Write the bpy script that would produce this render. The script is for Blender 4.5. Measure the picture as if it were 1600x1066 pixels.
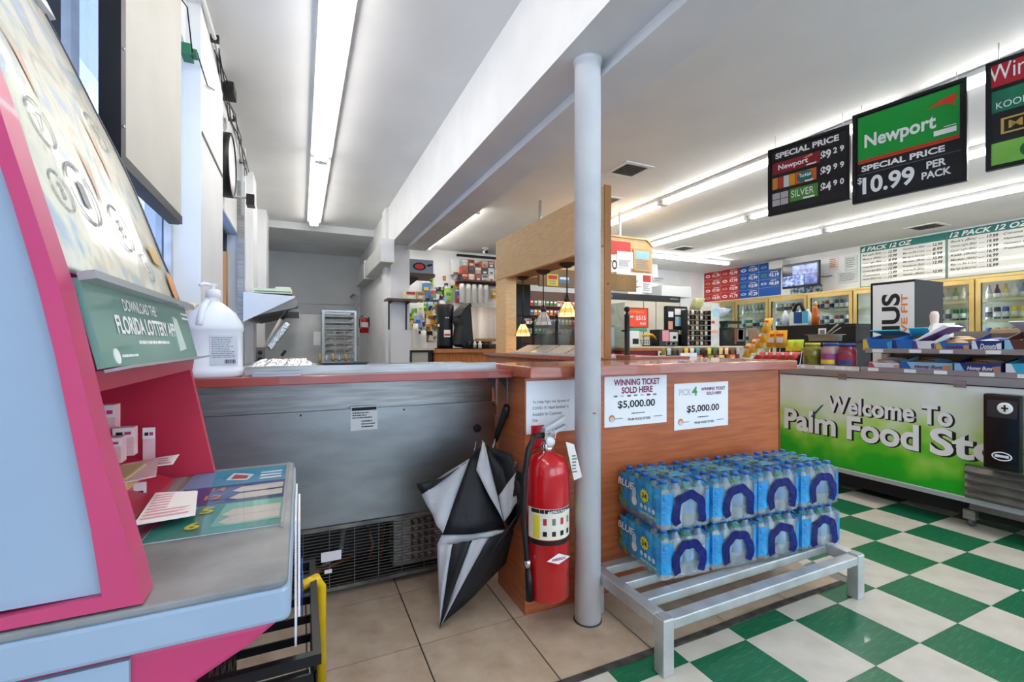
import bpy, math, random
from mathutils import Vector, Matrix
random.seed(7)
for o in list(bpy.data.objects): bpy.data.objects.remove(o)
SC = bpy.context.scene; COL = SC.collection
# ------------------------------------------------------------------ camera, sky, exposure
FPX = 711.1; TH = math.atan(330/FPX); SN, CS = math.sin(TH), math.cos(TH); CH = 1.19; CYP = 537
cam_d = bpy.data.cameras.new('camera'); cam = bpy.data.objects.new('camera', cam_d); COL.objects.link(cam)
cam_d.sensor_width = 36; cam_d.lens = FPX*36/1600; cam_d.shift_y = (CYP-533)/1600; cam_d.clip_start = .02
cam.location = (0, 0, CH); cam.rotation_euler = (math.pi/2, 0, -TH); SC.camera = cam
w = bpy.data.worlds.new('sky'); SC.world = w; w.use_nodes = True
w.node_tree.nodes['Background'].inputs[0].default_value = (.97, .985, 1, 1)
w.node_tree.nodes['Background'].inputs[1].default_value = 4.3
vs = SC.view_settings; vs.view_transform = 'Standard'; vs.look = 'None'; vs.gamma = 1; vs.exposure = 0.84; vs.use_curve_mapping = False
TUBE_POWER = 11.5
# ------------------------------------------------------------------ measuring: where a line of sight meets a real plane
def ray(px, py):
    r = (px-800)/FPX; return (r*CS+SN, CS-r*SN, (CYP-py)/FPX)
def PY(px, py, Y):
    a = ray(px, py); k = Y/a[1]; return Vector((a[0]*k, Y, CH+a[2]*k))
def PX(px, py, X):
    a = ray(px, py); k = X/a[0]; return Vector((X, a[1]*k, CH+a[2]*k))
def seen(X, Y, Z, m=40):
    d = X*SN+Y*CS; r = X*CS-Y*SN
    if d < .2: return False
    x = 800+FPX*r/d; y = CYP-FPX*(Z-CH)/d
    return -m < x < 1600+m and -m < y < 1066+m
# ------------------------------------------------------------------ materials
def lin(c): return tuple(((v/12.92) if v <= .04045 else ((v+.055)/1.055)**2.4) for v in c)
def hx(s):
    s = s.lstrip('#'); return lin(tuple(int(s[i:i+2], 16)/255 for i in (0, 2, 4)))
MATS = {}
def M(name, col='#cccccc', rough=.5, metal=0., col2=None, scale=6., bump=0., bscale=80., stretch=(1, 1, 1), trans=0., emit=0., coat=0., spec=.5, detail=4, contrast=(.35, .65), alpha=1., ior=1.45):
    if name in MATS: return MATS[name]
    m = bpy.data.materials.new(name); m.use_nodes = True; nt = m.node_tree; N = nt.nodes; L = nt.links
    b = N['Principled BSDF']; c = hx(col)+(1,)
    b.inputs['Base Color'].default_value = c; b.inputs['Roughness'].default_value = rough; b.inputs['Metallic'].default_value = metal
    b.inputs['Specular IOR Level'].default_value = spec; b.inputs['Coat Weight'].default_value = coat; b.inputs['IOR'].default_value = ior
    b.inputs['Transmission Weight'].default_value = trans; b.inputs['Alpha'].default_value = alpha
    if emit: b.inputs['Emission Color'].default_value = c; b.inputs['Emission Strength'].default_value = emit
    if col2 or bump:
        tc = N.new('ShaderNodeTexCoord'); mp = N.new('ShaderNodeMapping'); mp.inputs['Scale'].default_value = stretch
        L.new(tc.outputs['Object'], mp.inputs[0])
    if col2:
        no = N.new('ShaderNodeTexNoise'); no.inputs['Scale'].default_value = scale; no.inputs['Detail'].default_value = detail
        L.new(mp.outputs[0], no.inputs[0]); r = N.new('ShaderNodeValToRGB')
        r.color_ramp.elements[0].position = contrast[0]; r.color_ramp.elements[1].position = contrast[1]
        r.color_ramp.elements[0].color = c; r.color_ramp.elements[1].color = hx(col2)+(1,)
        L.new(no.outputs[0], r.inputs[0]); L.new(r.outputs[0], b.inputs['Base Color'])
    if bump:
        n2 = N.new('ShaderNodeTexNoise'); n2.inputs['Scale'].default_value = bscale; L.new(mp.outputs[0], n2.inputs[0])
        bp = N.new('ShaderNodeBump'); bp.inputs['Strength'].default_value = bump; bp.inputs['Distance'].default_value = .01
        L.new(n2.outputs[0], bp.inputs['Height']); L.new(bp.outputs[0], b.inputs['Normal'])
    MATS[name] = m; return m
def paint(col, rough=.45): return M('paint_'+col.strip('#')+('' if rough == .45 else str(rough)), col, rough)
def thin_glass(name, tint, fac=.12, rough=.03):
    if name in MATS: return MATS[name]
    m = bpy.data.materials.new(name); m.use_nodes = True; N = m.node_tree.nodes; L = m.node_tree.links
    N.remove(N['Principled BSDF']); t = N.new('ShaderNodeBsdfTransparent'); t.inputs[0].default_value = hx(tint)+(1,)
    g = N.new('ShaderNodeBsdfGlossy'); g.inputs['Roughness'].default_value = rough
    x = N.new('ShaderNodeMixShader'); x.inputs[0].default_value = fac
    L.new(t.outputs[0], x.inputs[1]); L.new(g.outputs[0], x.inputs[2]); L.new(x.outputs[0], N['Material Output'].inputs[0])
    MATS[name] = m; return m
def ramp_mat(name, axis, stops, rough=.4, noise=.0, nscale=3., size=1.):
    """printed gradient along one object axis (0..size), broken up by noise"""
    if name in MATS: return MATS[name]
    m = bpy.data.materials.new(name); m.use_nodes = True; N = m.node_tree.nodes; L = m.node_tree.links; b = N['Principled BSDF']
    b.inputs['Roughness'].default_value = rough
    tc = N.new('ShaderNodeTexCoord'); sp = N.new('ShaderNodeSeparateXYZ'); L.new(tc.outputs['Object'], sp.inputs[0])
    no = N.new('ShaderNodeTexNoise'); no.inputs['Scale'].default_value = nscale; L.new(tc.outputs['Object'], no.inputs[0])
    a = N.new('ShaderNodeMath'); a.operation = 'DIVIDE'; a.inputs[1].default_value = size; L.new(sp.outputs[axis], a.inputs[0])
    c = N.new('ShaderNodeMath'); c.operation = 'MULTIPLY_ADD'; c.inputs[1].default_value = noise; L.new(no.outputs[0], c.inputs[0]); L.new(a.outputs[0], c.inputs[2])
    d = N.new('ShaderNodeMath'); d.operation = 'SUBTRACT'; d.inputs[1].default_value = noise*.5; L.new(c.outputs[0], d.inputs[0])
    r = N.new('ShaderNodeValToRGB'); e = r.color_ramp.elements
    while len(e) < len(stops): e.new(.5)
    for i, (p, col) in enumerate(stops): e[i].position = p; e[i].color = hx(col)+(1,)
    L.new(d.outputs[0], r.inputs[0]); L.new(r.outputs[0], b.inputs['Base Color'])
    MATS[name] = m; return m
# ------------------------------------------------------------------ mesh collecting
class G:
    def __init__(s): s.v = []; s.f = []; s.m = []; s.s = []
    def add(s, vs, fs, m=0, sm=False):
        b = len(s.v); s.v += [tuple(v) for v in vs]
        for f in fs: s.f.append([b+i for i in f]); s.m.append(m); s.s.append(sm)
        return s
    def box(s, x0, x1, y0, y1, z0, z1, m=0):
        return s.add([(x, y, z) for z in (z0, z1) for y in (y0, y1) for x in (x0, x1)],
                     [(0, 2, 3, 1), (4, 5, 7, 6), (0, 1, 5, 4), (2, 6, 7, 3), (0, 4, 6, 2), (1, 3, 7, 5)], m)
    def prism(s, poly, ax, a, b, m=0, sm=False):
        """poly in the two other axes (cyclic order kept), extruded along ax from a to b"""
        def P(u, v, t): return {0: (t, u, v), 1: (u, t, v), 2: (u, v, t)}[ax]
        n = len(poly); vs = [P(u, v, a) for u, v in poly]+[P(u, v, b) for u, v in poly]
        area = sum(poly[i][0]*poly[(i+1) % n][1]-poly[(i+1) % n][0]*poly[i][1] for i in range(n))
        flip = (area > 0) ^ (ax == 1) ^ (b < a)
        c0, c1 = list(range(n)), list(range(n, 2*n))
        if flip: c0.reverse()
        else: c1.reverse()
        s.add(vs, [c0, c1], m)
        bse = len(s.v)-2*n
        for i in range(n):
            j = (i+1) % n; q = [i, j, n+j, n+i]
            if not flip: q.reverse()
            s.f.append([bse+k for k in q]); s.m.append(m); s.s.append(sm)
        return s
    def tube(s, pts, r, n=8, m=0, caps=True, sm=True):
        pts = [Vector(p) for p in pts]; rs = r if isinstance(r, (list, tuple)) else [r]*len(pts)
        up = None; vs = []
        for i, p in enumerate(pts):
            t = (pts[min(i+1, len(pts)-1)]-pts[max(i-1, 0)]).normalized()
            if up is None:
                up = Vector((0, 0, 1)) if abs(t.z) < .9 else Vector((1, 0, 0))
            a = t.cross(up).normalized(); up = a.cross(t).normalized()
            for k in range(n):
                q = 2*math.pi*k/n; vs.append(p+a*math.cos(q)*rs[i]+up*math.sin(q)*rs[i])
        fs = []
        for i in range(len(pts)-1):
            for k in range(n):
                fs.append((i*n+k, i*n+(k+1) % n, (i+1)*n+(k+1) % n, (i+1)*n+k))
        s.add(vs, fs, m, sm); b = len(s.v)-len(vs)
        if caps:
            s.f.append([b+k for k in range(n)][::-1]); s.f.append([b+len(vs)-n+k for k in range(n)]); s.m += [m, m]; s.s += [False, False]
        return s
    def cyl(s, p0, p1, r0, r1=None, n=16, m=0): return s.tube([p0, p1], [r0, r0 if r1 is None else r1], n, m)
    def lathe(s, prof, c=(0, 0, 0), n=16, m=0, sm=True, ax=2):
        vs = []
        for r, z in prof:
            for k in range(n):
                q = 2*math.pi*k/n; a, b = r*math.cos(q), r*math.sin(q)
                p = (a, b, z) if ax == 2 else ((a, -z, b) if ax == 1 else (z, a, b))
                vs.append((c[0]+p[0], c[1]+p[1], c[2]+p[2]))
        fs = [(i*n+k, i*n+(k+1) % n, (i+1)*n+(k+1) % n, (i+1)*n+k) for i in range(len(prof)-1) for k in range(n)]
        s.add(vs, fs, m, sm); b = len(s.v)-len(vs)
        if prof[0][0] > 1e-4: s.f.append([b+k for k in range(n)][::-1]); s.m.append(m); s.s.append(False)
        if prof[-1][0] > 1e-4: s.f.append([b+len(vs)-n+k for k in range(n)]); s.m.append(m); s.s.append(False)
        return s
    def grid(s, fn, nu, nv, m=0, sm=True, wrap=False):
        vs = [fn(i/nu, j/nv) for j in range(nv+1) for i in range(nu+1)]
        w_ = nu+1
        return s.add(vs, [(j*w_+i, j*w_+i+1, (j+1)*w_+i+1, (j+1)*w_+i) for j in range(nv) for i in range(nu)], m, sm)
    def pillow(s, c, sx, sy, sz, m=0, n=6, tilt=0, pw=.55):
        """a stuffed bag: flat edges, swollen middle; size sx*sz seen from the front, sy thick"""
        for sg in (-1, 1):
            def fn(u, v):
                a, b = 2*u-1, 2*v-1; t = max(0, (1-a*a)*(1-b*b))**pw
                x, y, z = a*sx/2, sg*t*sy/2, b*sz/2
                y, z = y*math.cos(tilt)-z*math.sin(tilt), y*math.sin(tilt)+z*math.cos(tilt)
                return (c[0]+x, c[1]+y, c[2]+z)
            k = len(s.f); s.grid(fn, n, n, m)
            if sg > 0:
                for i in range(k, len(s.f)): s.f[i].reverse()
        return s
    def mesh(s, name, mats, off=(0, 0, 0)):
        me = bpy.data.meshes.new(name)
        me.from_pydata([(v[0]-off[0], v[1]-off[1], v[2]-off[2]) for v in s.v], [], s.f)
        for m in (mats if isinstance(mats, (list, tuple)) else [mats]): me.materials.append(m)
        me.polygons.foreach_set('material_index', s.m); me.polygons.foreach_set('use_smooth', s.s); me.update(); return me
def link(name, me, parent=None):
    o = bpy.data.objects.new(name, me); COL.objects.link(o)
    if parent: o.parent = parent
    return o
def bev(o, wd, seg=2):
    b = o.modifiers.new('bevel', 'BEVEL'); b.width = wd; b.segments = seg; b.limit_method = 'ANGLE'; b.angle_limit = .7; return o
def tag(o, label=None, cat=None, group=None, kind=None):
    if label: o['label'] = label
    if cat: o['category'] = cat
    if group: o['group'] = group
    if kind: o['kind'] = kind
    return o
def thing(name, label, cat, loc=(0, 0, 0), rotz=0., group=None):
    o = link(name, None); o.location = loc; o.rotation_euler = (0, 0, rotz); o.empty_display_size = .1
    return tag(o, label, cat, group)
def solo(name, g, mats, label, cat, group=None, loc=(0, 0, 0), rotz=0., bw=0):
    """a thing that is one mesh; g in world coordinates when rotz is 0"""
    o = link(name, g.mesh(name, mats, loc if rotz == 0 else (0, 0, 0))); o.location = loc; o.rotation_euler = (0, 0, rotz)
    if bw: bev(o, bw)
    return tag(o, label, cat, group)
def wpart(root, name, g, mats, bw=0, label=None):
    """part given in world coordinates of an unrotated thing"""
    L0 = root.location if root.parent is None else root.parent.location
    o = link(name, g.mesh(name, mats, L0), root)
    if bw: bev(o, bw)
    if label: o['label'] = label
    return o
def part(root, name, g, mats, bw=0, label=None):
    """part given in the thing's own frame"""
    o = link(name, g.mesh(name, mats), root)
    if bw: bev(o, bw)
    if label: o['label'] = label
    return o
def struct(name, g, mats, parent=None, bw=0):
    o = link(name, g.mesh(name, mats), parent)
    if bw: bev(o, bw)
    if parent is None: o['kind'] = 'structure'
    return o
def copy_tree(o, parent=None):
    c = o.copy(); COL.objects.link(c); c.parent = parent
    for ch in list(o.children): copy_tree(ch, c)
    return c
TXT = {}
def text_mesh(txt, bold, shear):
    k = (txt, bold, shear)
    if k not in TXT:
        cu = bpy.data.curves.new('t', 'FONT'); cu.body = txt; cu.size = 1; cu.offset = bold; cu.shear = shear; cu.resolution_u = 4; cu.align_x = 'CENTER'
        ob = bpy.data.objects.new('t', cu); me = bpy.data.meshes.new_from_object(ob)
        vs = [v.co.copy() for v in me.vertices]; fs = [list(p.vertices) for p in me.polygons]
        bpy.data.objects.remove(ob); bpy.data.curves.remove(cu); bpy.data.meshes.remove(me); TXT[k] = (vs, fs)
    return TXT[k]
def lettering(parent, txt, x, z, wd, ht, mat, y=-.0025, bold=0., shear=0., rot=0., name='lettering', mtx=None):
    """flat print in the parent's frame: x right, z up, facing -y; wd and ht are the printed size; x,z the lower left corner"""
    vs, fs = text_mesh(txt, bold, shear)
    x0 = min(v.x for v in vs); x1 = max(v.x for v in vs); y0 = min(v.y for v in vs); y1 = max(v.y for v in vs)
    out = []
    for v in vs:
        u, t = (v.x-x0)/(x1-x0)*wd, (v.y-y0)/(y1-y0)*ht
        if rot: u, t = u*math.cos(rot)-t*math.sin(rot), u*math.sin(rot)+t*math.cos(rot)
        p = Vector((x+u, y, z+t)); out.append(mtx @ p if mtx else p)
    g = G(); g.add(out, fs); return part(parent, name, g, mat)
def patch(parent, x0, x1, z0, z1, mat, y=-.002, name='print', th=.001):
    return part(parent, name, G().box(x0, x1, y, y+th, z0, z1), mat)
def tape(parent, poly, mat, y=-.002, name='print', th=.001):
    return part(parent, name, G().prism(poly, 1, y, y+th), mat)
def scrib(parent, x0, x1, z0, z1, rows, mat, y=-.0025, name='small_print'):
    """lines of print too small to read"""
    g = G(); dz = (z1-z0)/rows
    for i in range(rows):
        x = x0; z = z1-(i+.75)*dz; e = x1-random.random()*.3*(x1-x0)
        while x < e:
            wl = min((.03+.1*random.random())*(x1-x0), e-x); g.box(x, x+wl, y, y+.0008, z, z+dz*.45); x += wl+.025*(x1-x0)
    return part(parent, name, g, mat)
ORD = ['first', 'second', 'third', 'fourth', 'fifth', 'sixth', 'seventh', 'eighth', 'ninth', 'tenth', 'eleventh', 'twelfth', 'thirteenth', 'fourteenth', 'fifteenth', 'sixteenth', 'seventeenth', 'eighteenth', 'nineteenth', 'twentieth', 'twenty-first', 'twenty-second', 'twenty-third', 'twenty-fourth']
ORD2 = ORD+['twenty-fifth', 'twenty-sixth', 'twenty-seventh', 'twenty-eighth', 'twenty-ninth', 'thirtieth', 'thirty-first', 'thirty-second', 'thirty-third', 'thirty-fourth', 'thirty-fifth']
def starburst(cx, cz, r0, r1, n): return [(cx+(r1 if i % 2 else r0)*math.cos(math.pi*i/n), cz+(r1 if i % 2 else r0)*math.sin(math.pi*i/n)) for i in range(2*n)]
def disc(cx, cz, rx, rz=None, n=20): rz = rz or rx; return [(cx+rx*math.cos(2*math.pi*i/n), cz+rz*math.sin(2*math.pi*i/n)) for i in range(n)]
RX = -math.pi/2      # faces -X: text runs towards the camera
LX = math.pi/2       # faces +X
white = M('white_paint', '#eef0f1', .55, col2='#e4e6e8', scale=3)
ink = M('black_print', '#17181a', .6); wprint = M('white_print', '#f4f4f4', .5)
steel = M('brushed_steel', '#a9aaa8', .4, .9, '#8f908e', 5, .04, 120, (1, 1, 14))
blackp = M('black_plastic', '#151618', .42); chrome = M('chrome', '#d8dadc', .15, 1); alu = M('aluminium', '#d6d8d8', .48, .75, '#bfc2c2', 9, .05, 90)
redwood = M('cherry_laminate', '#a8593c', .32, 0, '#96492f', 5, .03, 60, (1, 6, 18), coat=.2)
cabwood = M('cherry_panel', '#c06d3e', .38, 0, '#ab5a33', 4, .03, 60, (1.2, 1.2, 14), coat=.15)
redtop = M('cherry_top', '#b1654c', .22, 0, '#a2553e', 5, .02, 60, (1, 8, 8), coat=.4)
maple = M('maple_veneer', '#f0c893', .4, 0, '#e5ba84', 5, .02, 60, (2, 2, 12))
# ================================================================== THE ROOM
CEIL = 2.9
def vinyl(name, a, b):
    m = M(name, a, .28, 0, b, 14, .0, 80, (1, 9, 1), contrast=(.52, .66), coat=.15); return m
vg = vinyl('green_vinyl', '#156a45', '#2e8460'); vw = M('cream_vinyl', '#dcd4c6', .3, 0, '#cfc6b7', 9, coat=.15)
cer = M('beige_ceramic', '#d2bda4', .35, 0, '#b39a80', 9, .03, 40, contrast=(.3, .7)); grout = M('dark_grout', '#45413d', .85)
fl = struct('floor', G().box(-1.2, 9.6, -3.1, 9.7, -.12, -.006), M('floor_bed', '#8f8a80', .8))
struct('grout_bed', G().box(-.75, 2.45, 1.374, 5.6, -.006, -.003), grout, fl)
P = .3048; X0 = 1.926; Y0 = 1.263
tmesh = {}
def tile(name, x0, x1, y0, y1, mat, top=0.):
    k = (round(x1-x0, 3), round(y1-y0, 3), mat.name)
    if k not in tmesh: tmesh[k] = G().box(0, x1-x0, 0, y1-y0, -.0058, 0).mesh(name, mat)
    o = link(name, tmesh[k], fl); o.location = (x0, y0, top); return o
for i in range(-8, 22):
    for j in range(-6, 12):
        x0, y0 = X0+i*P, Y0+j*P; x1, y1 = x0+P, y0+P
        green = (i+j) % 2 == 1
        if y1 > 1.374 and x0 < 2.45:
            if y0 < 1.37: y1 = 1.362
            elif x1 > 2.5: x0 = 2.452
            else: continue
        if x0 > 5.4: continue
        if not any(seen(a, b, 0, 330) for a in (x0, x1) for b in (y0, y1)): continue
        tile('vinyl_tile', x0+.0006, x1-.0006, y0+.0006, y1-.0006, vg if green else vw)
Q = .4064
for i in range(-3, 6):
    for j in range(0, 5):
        x0, y0 = .427+i*Q, 1.374+j*Q; x1, y1 = min(x0+Q, 2.45), y0+Q
        if x0 > 2.4: continue
        if not any(seen(a, b, 0, 60) for a in (x0, x1) for b in (y0, y1)): continue
        tile('ceramic_tile', x0+.003, x1-.003, y0+.003, y1-.003, cer, .001)
struct('trim_1', G().prism([(.55, 1.348), (1.0, 1.352), (1.5, 1.345), (2.0, 1.352), (2.45, 1.35), (2.45, 1.374), (2.0, 1.382), (1.4, 1.376), (.55, 1.384)], 2, -.002, .005), M('black_adhesive_strip', '#33312f', .8, 0, '#55504a', 20, .3, 60))
clg = M('ceiling_paint', '#eeefef', .7, 0, '#e8e9e9', 2); wpt = M('wall_paint', '#eff0f1', .6, 0, '#e7e9ea', 3, .03, 30)
struct('ceiling', G().box(-1.2, 9.6, -3.1, 9.7, CEIL, CEIL+.15), clg)
# left wall: storefront glass, pier, window opening, rest
wl = G()
wl.box(-.66, -.5, -3.1, .55, 0, CEIL); wl.box(-.66, -.5, .55, 2.64, 0, .55); wl.box(-.66, -.5, .55, 2.64, 2.62, CEIL)  # unseen near stretch made solid to keep window light off the play station side
wl.box(-.66, -.5, 3.32, 3.43, 0, CEIL); wl.box(-.66, -.5, 3.43, 4.62, 0, 1.28); wl.box(-.66, -.5, 3.43, 4.62, 2.15, CEIL); wl.box(-.66, -.5, 4.62, 9.7, 0, CEIL)
wl.box(-.66, -.44, 2.64, 3.32, 0, CEIL)
wl.box(-.5, -.43, 5.2, 5.55, 0, CEIL); wl.box(-.5, -.40, 6.6, 7.1, 0, CEIL); wl.box(-.5, -.44, 4.6, 4.66, .9, CEIL)
struct('wall_left', wl, wpt)
struct('trim_2', G().box(-.5, -.445, 4.565, 4.6, 1.0, 2.6), steel)
dkframe = M('dark_window_frame', '#2c2f35', .45, .5); wglass = thin_glass('window_glass', '#dfe9f4', .14, .05); tglass = thin_glass('tinted_window_glass', '#a2afc6', .1, .05)
wn = struct('window_1', G().box(-.61, -.55, .55, .6, .55, 2.62), alu)
for y, y2 in ((1.30, 1.44), (1.58, 1.63)): struct('mullion', G().box(-.61, -.52 if y < 1.5 else -.55, y, y2, .586, 2.579), alu if y > 1.5 else dkframe, wn)
struct('mullion', G().box(-.61, -.55, 2.6, 2.64, .55, 2.62), alu, wn); struct('sill', G().box(-.64, -.5, 0.6, 2.6, .55, .585), alu, wn)
struct('head_rail', G().box(-.61, -.55, 0.6, 2.6, 2.58, 2.62), alu, wn)
for a, b in ((.6, 1.3), (1.44, 1.58), (1.63, 2.6)): struct('pane', G().box(-.585, -.578, a, b, .585, 2.58), tglass, wn)
fros = M('red_window_lettering', '#e8467c', .5); fblu = M('frosted_window_film', '#d6e2f3', .6, 0, '#aebfe0', 4)
struct('window_poster', G().box(-.577, -.57, .85, 1.29, 1.2, 2.5), M('brown_window_poster', '#a88a78', .5, 0, '#8f7466', 4), wn)
struct('window_film', G().box(-.577, -.572, 1.63, 2.6, .585, 1.55), fblu, wn)
for z in (1.2, 1.75, 1.93, 2.2): struct('window_sticker', G().box(-.577, -.573, 1.86, 2.0, z, z+.13), fros, wn)
w2 = struct('window_2', G().box(-.63, -.58, 3.43, 4.62, 1.28, 1.32).box(-.63, -.58, 3.43, 4.62, 2.11, 2.15).box(-.63, -.58, 3.43, 3.47, 1.28, 2.15).box(-.63, -.58, 4.55, 4.62, 1.28, 2.15), dkframe)
struct('pane', G().box(-.61, -.604, 3.47, 4.55, 1.32, 2.11), tglass, w2)
struct('reveal_lining', G().box(-.66, -.5, 3.43, 4.62, 2.135, 2.15), M('grey_blue_reveal', '#9aa5b5', .6), w2)
struct('wooden_jamb', G().box(-.6, -.56, 4.4, 4.5, 1.34, 1.95), M('raw_pine', '#b98352', .6), w2)
# beam, post, partition, back walls
struct('trim_3', G().box(.997, 1.199, -3.1, 5.68, 2.41, CEIL).box(1.199, 1.431, -3.1, 5.68, 2.36, CEIL), M('beam_paint', '#ecedee', .5, 0, '#e4e6e7', 3, .02, 30))
struct('trim_4', G().box(1.185, 1.199, -3.1, 5.66, 2.35, 2.375), white)
struct('wall_partition', G().box(1.0, 1.23, 5.68, 8.9, 0, CEIL).box(.965, 1.0, 5.85, 6.12, 0, CEIL), wpt)
struct('wall_back', G().box(1.23, 9.1, 8.1, 8.3, 0, CEIL), wpt)
struct('wall_alcove', G().box(-.66, 1.1, 8.9, 9.1, 0, CEIL), wpt)
struct('trim_5', G().box(-.5, 1.0, 7.1, 8.9, 2.8, CEIL), white)
struct('trim_6', G().box(-.42, 1.0, 8.86, 8.9, 1.9, 1.93), white)
struct('wall_right', G().box(8.88, 9.1, -3.1, 8.1, 0, CEIL), wpt)
struct('wall_column', G().box(6.2, 7.0, 7.6, 8.1, 2.2, CEIL), wpt)
wf = G().box(-.66, 9.1, -3.1, -2.95, 0, .5).box(-.66, 9.1, -3.1, -2.95, 2.5, CEIL)
for x in (-.66, 2.3, 5.5, 8.7): wf.box(x, x+.4, -3.1, -2.95, .5, 2.5)
struct('wall_front', wf, wpt)
w3 = struct('window_3', G().box(-.26, 8.7, -3.05, -3.0, .5, .54), alu)
for a, b in ((-.26, 2.3), (2.7, 5.5), (5.9, 8.7)): struct('pane', G().box(a, b, -3.03, -3.024, .54, 2.5), wglass, w3)
pole = struct('trim_7', G().lathe([(.056, 0), (.056, 2.39), (.062, 2.392), (.062, 2.41)], (1.122, 1.643, 0), 28), M('white_column_paint', '#f0f1f4', .35, 0, '#e4e6ea', 5, .03, 20))
struct('base_joint', G().lathe([(.062, 0), (.06, .006)], (1.122, 1.643, 0), 28), grout, pole)
struct('red_smudge', G().box(1.11, 1.125, 1.5855, 1.588, .895, .9), M('red_smudge', '#c8402c', .5), pole)
# ------------------------------------------------------------------ fluorescent fixtures
tubem = M('lit_tube', '#fffaf2', .3, emit=TUBE_POWER); tubew = M('lit_wide_tube', '#fffaf2', .3, emit=TUBE_POWER*.58)
def fixture(x, y, rotz, label, r=.021, group='eight foot fluorescent fixtures', ln=2.44):
    t = thing('fluorescent_fixture', label, 'ceiling light', (x, y, CEIL), rotz, group)
    hw = .055 if r < .025 else .085; h = G().box(-hw, hw, .004, ln-.004, -.035, -.001); part(t, 'housing', h, white)
    for dx in (-r, r): part(t, 'tube', G().cyl((dx, .05, -.038-r), (dx, ln-.05, -.038-r), r-.0005, n=10), tubem if r < .025 else tubew)
    for yy in (.015, ln-.05): part(t, 'lampholder', G().box(-.05, .05, yy, yy+.035, -.085, -.035), white)
    return t
L8 = 2.44
for k, (nm) in enumerate(('far end, over the kitchen', 'middle, over the steel counter', 'near end, above the camera side')): fixture(.165, 6.87-L8*(k+1), 0, 'long white fluorescent fixture left of the beam, '+nm, .028)
for r, (x, nm) in enumerate(((3.87, 'row nearest the beam'), (5.35, 'middle row'), (6.97, 'row nearest the price board wall'))):
    for k, e in enumerate(('far fixture', 'second fixture', 'near fixture')): fixture(x, 4.11-L8*k, 0, 'fluorescent ceiling fixture right of the beam, %s, %s' % (nm, e))
fixture(1.99, 5.33, 0, 'fluorescent ceiling fixture over the coffee station beside the beam')
fixture(8.05, 6.67, math.pi/2, 'fluorescent ceiling fixture running crosswise near the back corner')
# ------------------------------------------------------------------ vents
def vent(x, y, label, s=.32, rz=0.):
    t = thing('ceiling_vent', label, 'air vent', (x, y, CEIL), rz, 'ceiling air vents')
    part(t, 'frame', G().box(-s/2, s/2, -s/2, -s/2+.04, -.012, -.001).box(-s/2, s/2, s/2-.04, s/2, -.012, -.001).box(-s/2, -s/2+.04, -s/2+.04, s/2-.04, -.012, -.001).box(s/2-.04, s/2, -s/2+.04, s/2-.04, -.012, -.001), white)
    part(t, 'backing', G().box(-s/2+.04, s/2-.04, -s/2+.04, s/2-.04, -.004, -.001), M('vent_dark', '#4b4b48', .8))
    n = 7
    for i in range(n):
        y0 = -s/2+.05+(s-.1)*i/n; part(t, 'slat', G().prism([(y0, -.012), (y0+.006, -.012), (y0+.022, -.004), (y0+.016, -.004)], 0, -s/2+.04, s/2-.04), M('vent_slat', '#9b9a95', .5))
for px, py, lb, s in ((983, 265, 'square louvred ceiling vent beside the round post', .34), (952, 312, 'small ceiling vent behind the wooden portal top', .26), (1448, 354, 'ceiling vent above the beer price boards', .4), (1068, 388, 'ceiling vent beyond the middle light row', .36), (1345, 292, 'round edged ceiling vent between the light rows', .3)):
    a = ray(px, py); k = (CEIL-CH)/a[2]; vent(a[0]*k, a[1]*k, lb, s)
# ================================================================== LOTTERY PLAY STATION (faces +X, side panel towards the camera)
kpink = M('kiosk_pink', '#c93e74', .35, 0, '#d0476c', 2, coat=.15); kred = M('kiosk_red', '#c8344c', .35, 0, '#b92c46', 3); kblue = M('kiosk_grey_blue', '#a3b7cb', .5, 0, '#9bafc4', 3)
kgrey = M('worn_grey_top', '#9b9c9c', .42, 0, '#6f7172', 9, .05, 50, contrast=(.3, .75))
ks = thing('lottery_play_station', 'pink and grey-blue lottery play slip station by the window', 'lottery station', (-.25, 1.0, 0))
YN = .70; YF = 1.335
redge = [PY(*p, YN) for p in ((-60, -20), (-30, 70), (0, 147), (30, 240), (62, 335), (100, 450), (130, 572), (160, 695), (195, 812), (218, 890), (228, 935))]
ledge = [PY(*p, YN) for p in ((-60, 95), (-30, 165), (0, 235), (30, 325), (66, 445), (95, 560), (120, 680), (148, 820), (165, 925))]
zb = .875
band = [(p.x, p.z) for p in redge]+[(-.50, zb), (-.50, .895)]+[(p.x, p.z) for p in reversed(ledge)]
# the band as a loop of convex quads, so it stays a clean solid
bg = G(); n = len(ledge)
re2 = redge[:]
def at_t(L, t):
    k = t*(len(L)-1); i = min(int(k), len(L)-2); return L[i].lerp(L[i+1], k-i)
for i in range(24):
    a, b = i/24, (i+1)/24
    q = [at_t(ledge, a), at_t(redge, a), at_t(redge, b), at_t(ledge, b)]
    bg.prism([(p.x, p.z) for p in q], 1, YN-.012, YN+.03)
q = [ledge[-1], redge[-1]]
bg.prism([(-.50, zb), (redge[-1].x, zb), (redge[-1].x, redge[-1].z), (ledge[-1].x, ledge[-1].z), (-.50, ledge[-1].z-.012)], 1, YN-.012, YN+.03)
wpart(ks, 'side_frame', bg, kpink)
ip = [(p.x+.004, p.z) for p in ledge]; ip = [(-.50, 1.72)]+[ip[0]]+ip[1:]+[(-.50, ledge[-1].z-.012)]
sg = G()
for i in range(len(ledge)-1): sg.prism([(-.50, ledge[i].z), (ledge[i].x+.002, ledge[i].z), (ledge[i+1].x+.002, ledge[i+1].z), (-.50, ledge[i+1].z)], 1, YN-.002, YN+.028)
wpart(ks, 'side_panel', sg, kblue)
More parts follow.
